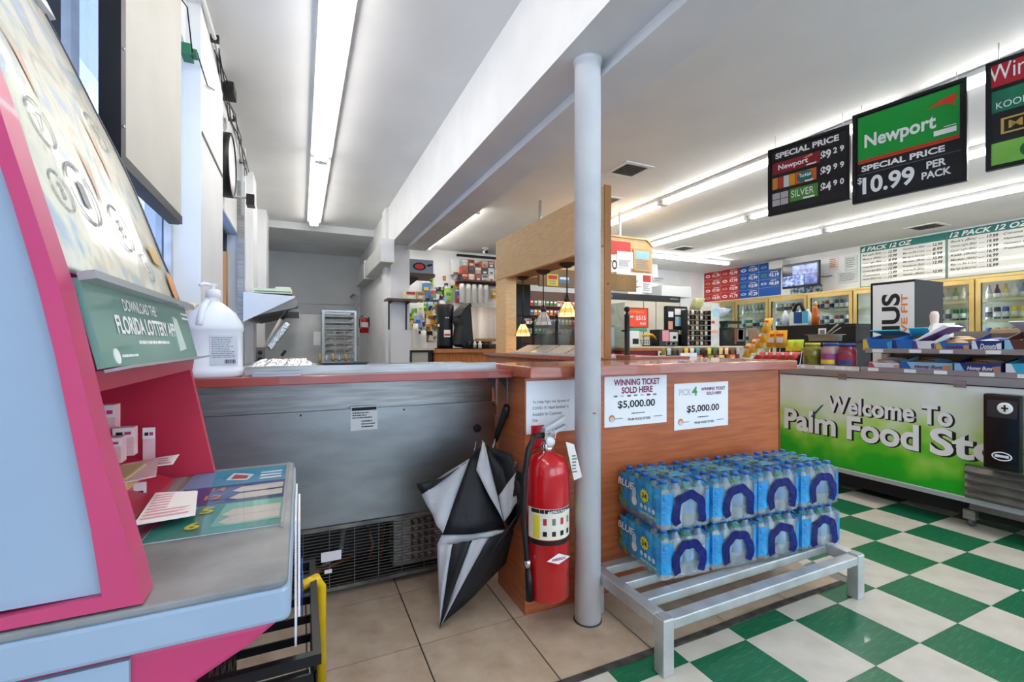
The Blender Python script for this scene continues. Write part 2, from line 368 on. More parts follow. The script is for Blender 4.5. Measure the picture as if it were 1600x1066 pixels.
# display profile (x,z)
disp = [(-.262, 1.285), (-.275, 1.33), (-.300, 1.40), (-.333, 1.5), (-.370, 1.60), (-.409, 1.69), (-.456, 1.80), (-.50, 1.90)]
fs = G()
prof = [(-.187, .872), (-.242, 1.155)]+disp
for i in range(len(prof)-1): fs.prism([(-.52, prof[i][1]), (prof[i][0]-.004, prof[i][1]), (prof[i+1][0]-.004, prof[i+1][1]), (-.52, prof[i+1][1])], 1, YF-.022, YF)
wpart(ks, 'far_side_panel', fs, kred)
wpart(ks, 'pocket_back', G().box(-.44, -.42, YN+.03, YF-.02, .872, 1.14), kred)
wpart(ks, 'pocket_roof', G().prism([(-.236, 1.128), (-.232, 1.155), (-.44, 1.165), (-.44, 1.13)], 1, YN+.03, YF-.02), kred)
# curved display
dm = bpy.data.materials.new('worn_display_print'); dm.use_nodes = True; N = dm.node_tree.nodes; L = dm.node_tree.links; b = N['Principled BSDF']
b.inputs['Roughness'].default_value = .4; b.inputs['Coat Weight'].default_value = .35; b.inputs['Coat Roughness'].default_value = .12
tc = N.new('ShaderNodeTexCoord'); mp = N.new('ShaderNodeMapping'); mp.inputs['Scale'].default_value = (1, 2.0, 1.3); L.new(tc.outputs['Object'], mp.inputs[0])
n1 = N.new('ShaderNodeTexNoise'); n1.inputs['Scale'].default_value = 5; n1.inputs['Distortion'].default_value = 1.2; n1.inputs['Detail'].default_value = 6; L.new(mp.outputs[0], n1.inputs[0])
cr = N.new('ShaderNodeValToRGB'); e = cr.color_ramp.elements
for p, c in ((.25, '#9fb6c6'), (.38, '#c3d0d8'), (.45, '#e4e4d4'), (.52, '#efecd9'), (.58, '#e0d6bf'), (.64, '#bccad4'), (.8, '#dfe5e9')):
    k = e.new(p); k.color = hx(c)+(1,)
e.remove(e[0]); e.remove(e[-1]); L.new(n1.outputs[0], cr.inputs[0]); L.new(cr.outputs[0], b.inputs['Base Color'])
def disp_at(t):
    k = t*(len(disp)-1); i = min(int(k), len(disp)-2); f = k-i
    P_ = [Vector(disp[max(0, min(len(disp)-1, q))]) for q in (i-1, i, i+1, i+2)]
    return .5*((2*P_[1])+(P_[2]-P_[0])*f+(2*P_[0]-5*P_[1]+4*P_[2]-P_[3])*f*f+(3*P_[1]-P_[0]-3*P_[2]+P_[3])*f**3)
dg = G(); ya, yb_ = YN+.032, YF-.024
dg.grid(lambda u_, v_: (disp_at(v_)[0], ya+(yb_-ya)*u_, disp_at(v_)[1]), 4, 40)
dp = wpart(ks, 'curved_display', dg, dm); sm_ = dp.modifiers.new('sheet', 'SOLIDIFY'); sm_.thickness = .01; sm_.offset = -1
wpart(ks, 'display_edge', G().prism([(-.5, 1.9), (-.49, 1.905), (-.505, 1.94), (-.515, 1.93)], 1, YN+.03, YF), white)
eg = G()
for i in range(len(disp)-1):
    (x0, z0), (x1, z1) = disp[i], disp[i+1]
    eg.prism([(x0+.003, z0), (x1+.003, z1), (x1-.012, z1), (x0-.012, z0)], 1, YF-.024, YF-.018)
wpart(ks, 'display_end_trim', eg, M('dark_trim', '#4a5360', .4))
# balls with digits printed on the display: (y, z) on the sheet
def on_disp(z):
    for i in range(len(disp)-1):
        (x0, z0), (x1, z1) = disp[i], disp[i+1]
        if z0 <= z <= z1:
            t = (z-z0)/(z1-z0); return x0+(x1-x0)*t, math.atan2(x1-x0, z1-z0)
    return disp[-1][0], -.4
gp = M('faded_grey_print', '#77808a', .4); gold = M('gold_print', '#c9a24e', .4); pk = M('faded_orange_print', '#d9b39b', .45)
for y, z, r, d in ((.86, 1.50, .035, '7'), (.92, 1.42, .05, '1'), (1.06, 1.40, .045, '8'), (1.13, 1.34, .03, '5'), (.83, 1.40, .03, '3'), (1.2, 1.62, .04, '9')):
    x, a = on_disp(z)
    mt = Matrix.Translation(Vector((x+.0008, y, z))-ks.location) @ Matrix.Rotation(LX, 4, 'Z') @ Matrix.Rotation(-a, 4, 'X').inverted()
    g = G(); pr = disc(0, 0, r, n=22); pi_ = disc(0, 0, r*.88, n=22)
    for i in range(22):
        if i % 7 == 3: continue
        j = (i+1) % 22; g.add([mt @ Vector((p[0], -.0012, p[1])) for p in (pr[i], pr[j], pi_[j], pi_[i])], [(0, 1, 2, 3)])
    part(dp, 'ball_outline', g, gp); lettering(dp, d, -r*.25, -r*.4, r*.5, r*.8, gp, y=-.0012, mtx=mt)
for y, z, s in ((1.0, 1.47, .06), (1.13, 1.56, .07), (.9, 1.6, .06)):
    x, a = on_disp(z); mt = Matrix.Translation(Vector((x+.0008, y, z))-ks.location) @ Matrix.Rotation(LX, 4, 'Z') @ Matrix.Rotation(-a, 4, 'X').inverted()
    g = G(); g.add([mt @ Vector(p) for p in ((-s*.3, -.001, s), (0, -.001, -s), (s*.35, -.001, s*.8), (s*.1, -.001, s*.2))], [(0, 1, 2, 3)]); part(dp, 'print', g, pk)
x, a = on_disp(1.36); mt = Matrix.Translation(Vector((x+.0008, 1.22, 1.37))-ks.location) @ Matrix.Rotation(LX, 4, 'Z') @ Matrix.Rotation(-a, 4, 'X').inverted()
g = G(); g.add([mt @ Vector(p) for p in ((-.03, -.001, -.01), (.03, -.001, -.01), (.03, -.001, .03), (-.03, -.001, .03))], [(0, 1, 2, 3)]); part(dp, 'print', g, gold)
x, a = on_disp(1.31); mt = Matrix.Translation(Vector((x+.0008, 1.28, 1.32))-ks.location) @ Matrix.Rotation(LX, 4, 'Z') @ Matrix.Rotation(-a, 4, 'X').inverted()
g = G(); g.add([mt @ Vector((p[0], -.001, p[1])) for p in disc(0, 0, .025, .035)], [list(range(20))]); part(dp, 'logo_disc', g, M('logo_orange', '#e5a06a', .4))
# app sign: own frame, tilted
ln_ = math.hypot(.024, .108); sp_ = link('app_sign', G().box(0, .565, -.004, .004, 0, ln_+.006).mesh('app_sign', M('app_sign_green', '#6f9c90', .25, 0, '#7ba89a', 3, coat=.5)), ks)
sp_.location = Vector((-.228, .738, 1.158))-ks.location; sp_.rotation_euler = Matrix.Rotation(LX, 3, 'Z').to_euler()
sp_.matrix_local = Matrix.Translation(Vector((-.228, .738, 1.158))-ks.location) @ Matrix.Rotation(LX, 4, 'Z') @ Matrix.Rotation(-math.atan2(.024, .108), 4, 'X')
lettering(sp_, 'DOWNLOAD THE', .13, .082, .17, .019, wprint, -.005, .02)
lettering(sp_, 'FLORIDA LOTTERY APP', .08, .046, .33, .028, wprint, -.005, .03)
scrib(sp_, .16, .36, .028, .04, 1, wprint, -.0052); scrib(sp_, .07, .16, .01, .018, 1, wprint, -.0052)
tape(sp_, disc(.05, .014, .011), wprint, -.0052); tape(sp_, [(.41, .015), (.47, .02), (.45, .085), (.42, .09)], M('pale_print', '#cfe0d8', .4), -.0052); scrib(sp_, .505, .56, .085, .105, 2, wprint, -.0052)
part(sp_, 'clear_lip', G().box(0, .565, -.03, -.002, -.006, -.002).box(-.005, .57, -.022, -.004, ln_+.001, ln_+.012), M('clear_grey_acrylic', '#bfc0c4', .15, trans=.3))
# tray
tg = G(); r = .014; arc = lambda cx, cy, a0: [(cx+r*math.cos(a0+t*math.pi/12), cy+r*math.sin(a0+t*math.pi/12)) for t in range(7)]
tpoly = [(-.5, YN-.015)]+arc(-.012-r, YN-.015+r, -math.pi/2)+arc(-.012-r, YF+.02-r, 0)+[(-.5, YF+.02)]
wpart(ks, 'shelf_edge', G().prism(tpoly, 2, .815, .862), kblue, .006)
wpart(ks, 'shelf_top', G().prism([(x-(.0 if x < -.4 else .004), y) for x, y in tpoly], 2, .862, .872), kgrey, .003)
bpoly = [(-.02, .813), (-.06, .785), (-.126, .752), (-.16, .70), (-.18, .55), (-.18, .02), (-.5, .02), (-.5, .813)]
wpart(ks, 'pedestal', G().prism(bpoly, 1, YN, YF), kpink, .008)
wpart(ks, 'pedestal_panel', G().box(-.49, -.188, YN-.008, YN-.0005, .1, .808), kblue)
wpart(ks, 'plinth', G().box(-.48, -.2, YN+.02, YF-.02, 0, .02), blackp)
# play slip mat under the clear sheet on the shelf
pm = thing('game_guide_mat', 'colourful game guide card under clear sheet on the grey shelf', 'poster', (-.232, .895, .8725), 0)
mc = {'g': M('guide_green', '#3f9d8c', .3, coat=.6), 'g2': M('guide_mint', '#8fd3b0', .3, coat=.6), 'n': M('guide_navy', '#33478f', .3, coat=.6), 'c': M('guide_cyan', '#43b4d8', .3, coat=.6), 'l': M('guide_blue', '#7fb2dd', .3, coat=.6), 'y': M('guide_yellow', '#e8dc3a', .4), 'o': M('guide_orange', '#ee8b2e', .4), 'w': wprint, 's': M('slip_print', '#f1d9c8', .5), 'r': M('magenta_print', '#d13a78', .5)}
def flat(root, name, poly, mat, z0=.001, th=.0008): return part(root, name, G().prism(poly, 2, z0, z0+th), mat)
part(pm, 'card', G().box(0, .2, 0, .425, 0, .001), wprint)
for k, y0, y1 in (('g', 0, .16), ('n', .16, .29), ('c', .29, .425)):
    flat(pm, 'print', [(.002, y0+.002), (.2, y0+.002), (.2, y1), (.002, y1)], mc[k])
flat(pm, 'print', [(.09, .03), (.2, .03), (.2, .15), (.1, .15)], mc['g2'], .0018); flat(pm, 'print', [(.002, .292), (.05, .292), (.05, .42), (.002, .42)], mc['l'], .0018)
for y in (.045, .085, .185, .235): flat(pm, 'slip_picture', [(.1, y), (.115, y-.012), (.196, y-.008), (.196, y+.03), (.115, y+.026)], mc['s'], .0026)
flat(pm, 'print', [(.075, .33), (.12, .315), (.13, .36), (.085, .39)], mc['w'], .0026); flat(pm, 'print', [(.085, .335), (.118, .325), (.12, .35), (.09, .372)], M('print_red', '#d8402e', .4), .0032)
for (x, y) in ((.145, .31), (.145, .335), (.145, .36)): flat(pm, 'print', [(x, y), (x+.045, y), (x+.045, y+.014), (x, y+.014)], mc['w'], .0026)
ROTF = Matrix.Rotation(-math.pi/2, 4, 'X')   # print lying flat, read from the camera side
def flatletter(root, txt, x, y, wd, ht, mat, z=.0034, bold=.03, ang=0.): return lettering(root, txt, 0, 0, wd, ht, mat, y=-z, bold=bold, mtx=Matrix.Translation((x, y, 0)) @ Matrix.Rotation(ang, 4, 'Z') @ ROTF)
flatletter(pm, '6', .052, .03, .022, .035, mc['y']); flatletter(pm, '5', .062, .105, .022, .035, mc['y']); flatletter(pm, '12', .055, .19, .03, .03, mc['o']); flatletter(pm, '14', .06, .245, .025, .028, mc['o'])
flatletter(pm, 'PICK', .04, .10, .014, .05, mc['w'], ang=0); flatletter(pm, 'MORE CHANCES', -.01, .02, .1, .02, mc['r'], ang=1.2)
part(pm, 'clear_sheet', G().box(-.01, .205, -.012, .43, .0042, .0048), thin_glass('clear_sheet', '#f4f8fa', .06)); part(pm, 'clear_stop', G().box(.2, .205, -.012, .43, .0, .008), M('clear_grey_acrylic', '#bfc0c4', .15, trans=.3))
# slips
slipm = M('pink_play_slip', '#e9b9bd', .6, 0, '#f0d0d0', 30); slw = M('white_slip_paper', '#f1efee', .6); tan = M('pencil_tan', '#cdb27d', .6)
def slip_stack(label, loc, s, n, tilt, rz, mat=slipm):
    t = thing('play_slip_bundle', label, 'play slips', loc, rz, 'play slips in the red pocket')
    part(t, 'sheets', G().prism([(0, 0), (.008*n, 0), (.008*n-tilt, s[1]), (-tilt, s[1])], 1, 0, s[0]), mat)
    part(t, 'header_band', G().prism([(.008*n-tilt*.72+.0005, s[1]*.72), (.008*n-tilt+.0015, s[1]), (.008*n-tilt, s[1]), (.008*n-tilt*.72-.001, s[1]*.72)], 1, .002, s[0]-.002), slw)
    for i in range(3): part(t, 'print', G().box(.008*n-tilt*.8, .008*n-tilt*.8+.004, .01+.02*i, .022+.02*i, s[1]*.8, s[1]*.86), ink)
    return t
wpart(ks, 'slip_rack', G().prism([(-.42, .872), (-.262, .872), (-.262, .885), (-.30, .90), (-.30, .93), (-.36, .945), (-.36, .975), (-.42, .985)], 1, .76, 1.26), kred)
def slip_card(label, p0, p1, Y, th=.012, mat=slipm, lean=.0, grp='play slips in the red pocket'):
    """upright bundle of slips whose face is turned to the front; corners seen from the camera"""
    a, b = PY(*p0, Y), PY(*p1, Y); W_, H_ = b.x-a.x, a.z-b.z; t = thing('play_slip_bundle', label, 'play slips', (a.x, Y, b.z), 0, grp)
    part(t, 'sheets', G().prism([(0, 0), (th, 0), (th+lean, H_), (lean, H_)], 0, 0, W_), mat); part(t, 'header_band', G().box(.0, W_, lean-.0016, lean-.0004, H_*.66, H_), slw)
    for i in range(2): part(t, 'print', G().box(W_*(.18+.4*i), W_*(.48+.4*i), lean-.003, lean-.0018, H_*.76, H_*.86), ink if i == 0 else M('magenta_print', '#d13a78', .5))
    return t
slip_card('pink slip bundle standing highest at the left of the red pocket', (150, 634), (180, 690), 1.2, .03)
slip_card('pink slip bundle in the middle of the red pocket', (176, 670), (209, 712), 1.17, .025)
slip_card('pink slip bundle low at the left of the pocket beside the pencils', (160, 686), (189, 724), 1.1, .03)
slip_card('single upright pink slip card at the right of the pocket', (223, 669), (242, 718), 1.22, .004)
a = PY(186, 720, 1.1); pb_ = solo('golf_pencil_box', G().box(-.335, -.275, 1.0, 1.12, .9305, .955), tan, 'tan bundle of short pencils in the red pocket', 'pencils', bw=.004)
def sheet(label, pts, mat, pr, band=None, name='play_slip_sheet'):
    P_ = [PY(*p) for p in pts]; c = P_[0]; o = thing(name, label, 'paper slip', tuple(c), 0, 'loose paper slips on the station')
    vs = [p-c for p in P_]; g = G(); up = Vector((0, 0, .0014)); g.add(vs+[v+up for v in vs], [(3, 2, 1, 0), (4, 5, 6, 7), (0, 1, 5, 4), (1, 2, 6, 5), (2, 3, 7, 6), (3, 0, 4, 7)]); part(o, 'paper', g, mat)
    e1, e2 = vs[1]-vs[0], vs[3]-vs[0]
    for i in range(pr):
        t0 = .1+.82*i/pr; s0 = vs[0]+e2*t0+e1*.06+up*1.7; part(o, 'print', G().add([s0, s0+e1*(.5+.38*random.random()), s0+e1*.8+e2*(.4/pr), s0+e2*(.4/pr)], [(0, 1, 2, 3)]), band if band and i % 2 else M('pink_print', '#dc9aa8', .6))
    return o
sheet('pink slip with orange grid lying across the pocket lip', [(183, 757, .98), (244, 745, 1.02), (248, 716, 1.18), (184, 728, 1.16)], slipm, 6, M('orange_grid', '#e8a777', .6))
sheet('small white slip with pink print poking out of the pocket', [(243, 729, 1.12), (270, 726, 1.12), (280, 711, 1.2), (246, 716, 1.2)], slw, 3)
sheet('white play slip with pink print leaning on the guide mat', [(208, 822, .93), (305, 806, .97), (309, 768, 1.12), (243, 771, 1.12)], slw, 9)
gs = thing('game_slot_card', 'white card with black capitals standing in the front slot', 'card', (-.26, 1.1, .8855)); a, b = PY(203, 756, 1.13), PY(228, 785, 1.13)
gs.location = (a.x, 1.13, b.z); part(gs, 'card', G().box(0, b.x-a.x, 0, .004, 0, a.z-b.z), wprint); part(gs, 'print', G().box(.006, b.x-a.x-.004, -.0012, -.0002, .012, .024), ink)
sheet('clear wallet of white slips at the foot of the pocket', [(213, 857, .90), (265, 848, .93), (290, 822, 1.0), (240, 832, .98)], slw, 2)
# papers pushed into the far corner of the shelf, shopping baskets under it
ph = thing('leaflet_bundle', 'white leaflets hanging off the right edge of the grey shelf', 'leaflets', (.0, 1.1, .6))
for i in range(2): wpart(ph, 'leaflet', G().box(-.011+.006*i, -.007+.006*i, .98+.05*i, 1.24-.02*i, .60+.03*i, .845-.02*i), slw)
wpart(ph, 'blue_leaflet', G().box(.0015, .004, 1.16, 1.24, .56, .66), M('blue_card', '#2c58b8', .5))
yel = M('yellow_plastic', '#e3b816', .35, 0, '#d2a80f', 5)
for k, lb in enumerate(('black shopping basket with yellow handles on the floor under the station', 'upper black shopping basket with raised yellow handle under the station')):
    z = .0+.325*k; bk = thing('shopping_basket', lb, 'basket', (-.02, 1.12, z+.001), 0, 'shopping baskets under the station')
    g = G().box(-.14, .02, .93, 1.31, z+.002, z+.01)
    for s0 in range(5):
        zz = z+.03+s0*.05
        g.box(-.145, .025, .925, .93, zz, zz+.02).box(-.145, .025, 1.31, 1.315, zz, zz+.02).box(-.15, -.145, .925, 1.315, zz, zz+.02).box(.022, .028, .925, 1.315, zz, zz+.02)
    for q in range(9):
        yy = .93+q*.0475; g.box(.023, .027, yy, yy+.012, z+.01, z+.28).box(-.149, -.145, yy, yy+.012, z+.01, z+.28)
    wpart(bk, 'body', g, blackp)
    wpart(bk, 'rim', G().box(-.16, .035, .915, .93, z+.27, z+.29).box(-.16, .035, 1.31, 1.325, z+.27, z+.29).box(-.16, -.145, .93, 1.31, z+.27, z+.29).box(.02, .035, .93, 1.31, z+.27, z+.29), yel if k == 0 else blackp)
    if k == 1:
        wpart(bk, 'handle', G().tube([(.045, 1.23, z+.02), (.045, 1.23, z+.26), (.035, 1.22, z+.285), (.0, 1.2, z+.285)], .013, 8), yel)
    else: wpart(bk, 'handle', G().tube([(.045, .98, z+.25), (.05, 1.0, z+.28), (.05, 1.2, z+.295), (.045, 1.24, z+.24)], .013, 8), yel)
# ================================================================== LEFT WINDOW WALL THINGS
hs = thing('hanging_lightbox', 'big beige panel with dark frame hanging in front of the window', 'sign panel', (-.42, 1.8, 1.65))
x0, x1, y0, y1, z0, z1 = -.46, -.415, 1.47, 2.13, 1.65, 2.55
wpart(hs, 'panel', G().box(x0+.005, x1-.003, y0+.03, y1-.004, z0+.02, z1-.02), M('beige_panel', '#cfccc3', .55, 0, '#c6c3b9', 3))
for bx in ((x0, x1, y0, y0+.035, z0, z1), (x0, x1, y0+.035, y1, z0, z0+.03), (x0, x1, y0+.035, y1, z1-.03, z1), (x0, x1-.012, y1, y1+.012, z0, z1)): wpart(hs, 'frame_rail', G().box(*bx), dkframe)
for yy, zz in ((y0+.017, 1.75), (y0+.017, 1.95), (y0+.017, 2.15)): wpart(hs, 'screw', G().cyl((x1, yy, zz), (x1+.003, yy, zz), .004, n=8), alu)
wpart(hs, 'hanger', G().box(x0+.01, x0+.02, 1.6, 1.61, z1, 2.89).box(x0+.01, x0+.02, 2.0, 2.01, z1, 2.89), alu)
ck = thing('round_sign', 'round grey wall disc with dark rim above the small window', 'wall disc', (-.497, 3.68, 2.42), LX)
part(ck, 'rim', G().lathe([(.215, 0), (.215, .07), (.2, .07), (.2, .062)], n=36, ax=1), blackp); part(ck, 'face', G().lathe([(.2, .001), (.2, .062), (.12, .069), (0, .072)], n=36, ax=1), M('grey_disc', '#d4d6d6', .4))
part(ck, 'hook', G().tube([(0, -.03, .21), (0, -.03, .26), (.02, -.02, .33)], .006, 6), alu)
cd = thing('ceiling_conduit', 'thin white conduit running along the wall under the ceiling', 'conduit', (-.45, 2.5, 2.8))
pts = [(-.44, .8, 2.86), (-.44, 2.2, 2.86), (-.42, 2.9, 2.83), (-.45, 3.8, 2.8), (-.46, 4.55, 2.76), (-.46, 4.56, 2.3)]
wpart(cd, 'pipe', G().tube(pts, .011, 8), white)
for p in pts[1:5]: wpart(cd, 'clip', G().box(p[0]-.02, p[0]+.02, p[1]-.012, p[1]+.012, p[2]-.015, p[2]+.02), blackp)
wires = G()
for k in range(5):
    w0 = [(-.43+.02*math.sin(k+i*1.7), 2.95+.33*i+.08*k/5, 2.80-.05*i*(.3+.15*(k % 3))+.03*math.sin(2.2*i+k)) for i in range(6)]
    wires.tube(w0, .0035, 5)
wires.tube([(-.47, 1.9, 2.75), (-.46, 2.2, 2.60), (-.45, 2.4, 2.66), (-.45, 2.5, 2.52)], .003, 5).tube([(-.44, 2.55, 2.55), (-.43, 2.75, 2.50), (-.43, 2.95, 2.58)], .003, 5)
wpart(cd, 'loose_wires', wires, blackp)
wpart(cd, 'junction_box', G().box(-.47, -.38, 3.3, 3.45, 2.76, 2.82), blackp)
sc = thing('security_camera', 'small black camera on a bracket at the wall corner above the disc', 'camera', (-.44, 4.5, 2.4))
wpart(sc, 'bracket', G().tube([(-.5, 4.45, 2.42), (-.42, 4.42, 2.42), (-.4, 4.4, 2.4)], .012, 8), alu); wpart(sc, 'body', G().box(-.41, -.35, 4.33, 4.44, 2.34, 2.43), blackp)
gb = thing('green_junction', 'green electrical box at the top of the window wall', 'electrical box', (-.47, 2.62, 2.55))
wpart(gb, 'box', G().box(-.5, -.46, 2.52, 2.6, 2.52, 2.57), M('green_box', '#2f7a55', .5)); wpart(gb, 'lug', G().box(-.46, -.44, 2.54, 2.58, 2.53, 2.56), M('green_box', '#2f7a55', .5))
solo('pier_strap', G().box(-.4395, -.436, 2.66, 3.3, 2.215, 2.23), M('dark_strap', '#55594f', .6), 'narrow dark strap across the white pier by the window', 'strap')
# ================================================================== STEEL PREP TABLE BACK AND LEFT COUNTER
st2 = M('dull_steel_panel', '#a2a6a7', .36, .75, '#8d9192', 3, .04, 60, (1, 1, 3))
pt = thing('prep_fridge', 'stainless prep refrigerator seen from its back under the counter', 'refrigerator', (.26, 2.6, 0))
wpart(pt, 'back_panel', G().box(-.46, .975, 2.3, 2.33, .335, .875), st2)
wpart(pt, 'upper_band', G().box(-.46, .955, 2.335, 2.36, .86, 1.05), steel)
wpart(pt, 'worktop', G().box(-.46, .97, 2.12, 2.95, 1.052, 1.068), steel)
wpart(pt, 'cabinet_shell', G().box(-.46, .97, 2.62, 2.92, .02, 1.05).box(-.46, -.42, 2.36, 2.62, .02, 1.05).box(.93, .97, 2.36, 2.62, .02, 1.05).box(-.42, .93, 2.36, 2.62, .36, 1.05), M('dark_case', '#2a2a2b', .6))
wpart(pt, 'base_pan', G().box(-.42, .93, 2.31, 2.62, .02, .035), M('rusty_pan', '#4a4038', .7, .3, '#2c2a28', 8))
gr = G()
for i in range(19): gr.box(-.44, .8, 2.296, 2.3, .05+i*.0148, .0525+i*.0148)
for i in range(12): gr.box(-.44+i*.112, -.4365+i*.112, 2.292, 2.296, .045, .325)
tag(wpart(pt, 'wire_grille', gr, M('grille_wire', '#6b6966', .45, .6)), kind='stuff')
wpart(pt, 'grille_frame', G().box(-.45, .82, 2.288, 2.3, .315, .333).box(-.45, .82, 2.288, 2.3, .03, .046), M('worn_rail', '#8d8a86', .5, .6, '#5d5a56', 9))
cf = G().box(.43, .68, 2.36, 2.5, .05, .3)
wpart(pt, 'condenser', cf, M('condenser_fins', '#b9b9b4', .5, .3, '#7c7a75', 40, stretch=(1, 1, 6)))
cop = M('copper_pipe', '#8a4a33', .4, .6)
for i in range(4):
    for j in range(6): wpart(pt, 'coil_bend', G().tube([(.52+.035*i, 2.355, .08+.035*j), (.53+.035*i, 2.335, .088+.035*j), (.52+.035*i, 2.355, .098+.035*j)], .006, 6), cop)
wpart(pt, 'pipe', G().tube([(.2, 2.45, .28), (.18, 2.4, .16), (.08, 2.38, .1), (-.02, 2.4, .06)], .012, 8), M('grey_hose', '#77766f', .5)); wpart(pt, 'pipe', G().tube([(.3, 2.42, .29), (.33, 2.38, .18), (.31, 2.36, .12), (.37, 2.38, .11), (.39, 2.42, .25)], .008, 8), cop)
wpart(pt, 'pipe', G().tube([(-.05, 2.4, .12), (.1, 2.36, .11), (.25, 2.4, .13)], .008, 8), cop)
wpart(pt, 'compressor', G().lathe([(0, .04), (.085, .045), (.09, .12), (.085, .17), (.05, .2), (0, .205)], (-.2, 2.47, 0), 20), M('compressor_black', '#2b2826', .45, .3, '#4a3d33', 8))
for x, z, s in ((.085, .175, .055), (.1, .12, .02)): wpart(pt, 'rating_label', G().box(x, x+s*1.6, 2.282, 2.286, z, z+s*.8), wprint)
sk = thing('wiring_diagram_sticker', 'white printed diagram sticker on the steel panel', 'sticker', (.216, 2.2995, .772))
part(sk, 'paper', G().box(0, .125, -.0015, 0, 0, .115), wprint); patch(sk, .005, .12, .095, .11, ink, -.0025); scrib(sk, .008, .1, .055, .09, 3, ink); scrib(sk, .05, .118, .01, .05, 3, ink)
for x, z in ((-.32, .62), (.86, .735)): wpart(pt, 'rubber_bumper', G().lathe([(.0, .016), (.012, .016), (.02, .012), (.022, 0)][::-1], (x, 2.3, z), 16, ax=1), blackp)
for x, z in ((.0, .87), (.47, .868), (.955, .865)): wpart(pt, 'rivet', G().lathe([(.005, 0), (.003, .004)], (x, 2.3, z-.01), 8, ax=1), blackp)
cw = part(pt, 'caster_wheel', G().lathe([(.03, -.017), (.058, -.017), (.065, -.01), (.065, .01), (.058, .017), (.03, .017)], (0, 0, .065), 24, ax=0), blackp); cw.location = (.80-.26, 2.2-2.6, 0)
part(cw, 'fork', G().box(-.026, -.02, -.02, .02, .05, .17).box(.02, .026, -.02, .02, .05, .17).box(-.03, .03, -.03, .03, .17, .18), steel); part(cw, 'stem', G().cyl((0, 0, .18), (0, 0, .36), .012, n=10), steel)
part(cw, 'axle', G().cyl((-.032, 0, .065), (.032, 0, .065), .008, n=8), steel)
slab = M('red_edge_laminate', '#a3473f', .3, 0, '#95403a', 6, coat=.3)
solo('serving_ledge', G().box(-.499, .872, 1.87, 2.11, 1.036, 1.068), slab, 'dark red laminate ledge over the steel panel', 'ledge', bw=.003)
solo('steel_upstand', G().box(-.19, .83, 1.965, 1.995, 1.0685, 1.102), steel, 'brushed steel upstand along the red ledge', 'steel strip')
# right counter
ct = thing('front_counter', 'cherry wood front counter behind the water rack', 'counter', (1.73, 1.93, 0))
wpart(ct, 'front_panel', G().box(.889, 2.567, 1.78, 1.80, .0015, 1.0385), cabwood)
wpart(ct, 'end_panel', G().box(.889, .91, 1.801, 2.08, .0015, 1.0385), cabwood)
wpart(ct, 'end_panel', G().box(2.545, 2.566, 1.801, 2.08, .0015, 1.0385), M('dark_cherry', '#8a4630', .4))
wpart(ct, 'back_panel', G().box(.911, 2.544, 2.06, 2.08, .0015, 1.0385), cabwood)
wpart(ct, 'corner_trim', G().box(2.567, 2.575, 1.776, 1.80, .0015, 1.0385), M('dark_cherry', '#8a4630', .4))
wpart(ct, 'inner_rail', G().box(.862, .8885, 2.0, 2.06, .78, .84), redwood)
solo('worktop', G().prism([(.873, 1.70), (2.62, 1.70), (2.62, 2.15), (.873, 2.15)], 2, 1.04, 1.092), redtop, 'polished cherry counter top over the front counter', 'counter top', bw=.006)
for x in (.80, .855):
    b_ = thing('shelf_bracket', 'small black triangular bracket under the red ledge, '+('left one' if x < .82 else 'beside the counter corner'), 'bracket', (x, 1.9, 1.035), 0, 'ledge brackets')
    part(b_, 'plate', G().prism([(0, 0), (.12, 0), (.09, -.02), (.02, -.05), (0, -.12)], 0, 0, .006), M('grey_bracket', '#5b5a58', .5, .4)); part(b_, 'flange', G().box(-.008, .014, .0, .12, -.004, -.0005), M('grey_bracket', '#5b5a58', .5, .4))
def paper(name, label, cat, a, b, Y, mat=wprint):
    """sheet on the counter front between two corners seen from the camera"""
    t = thing(name, label, cat, (a.x, Y-.0005, b.z)); W_, H_ = b.x-a.x, a.z-b.z
    part(t, 'sheet', G().box(0, W_, -.002, 0, 0, H_), mat); return t, W_, H_
t, W_, H_ = paper('sanitizer_notice', 'white sheet of hand sanitizer notice above the extinguisher', 'notice', PY(822, 596, 1.78), PY(899, 672, 1.78), 1.78, M('notice_white', '#e9edf2', .5))
for i, s in enumerate(('To Help Fight the Spread of', 'COVID-19, Hand Sanitizer is', 'Available for Customer', 'Use')):
    lettering(t, s, .03, H_*.56-i*.026, (.19, .185, .15, .025)[i], .015, ink, -.003)
plum = M('plum_print', '#8b1d4f', .5)
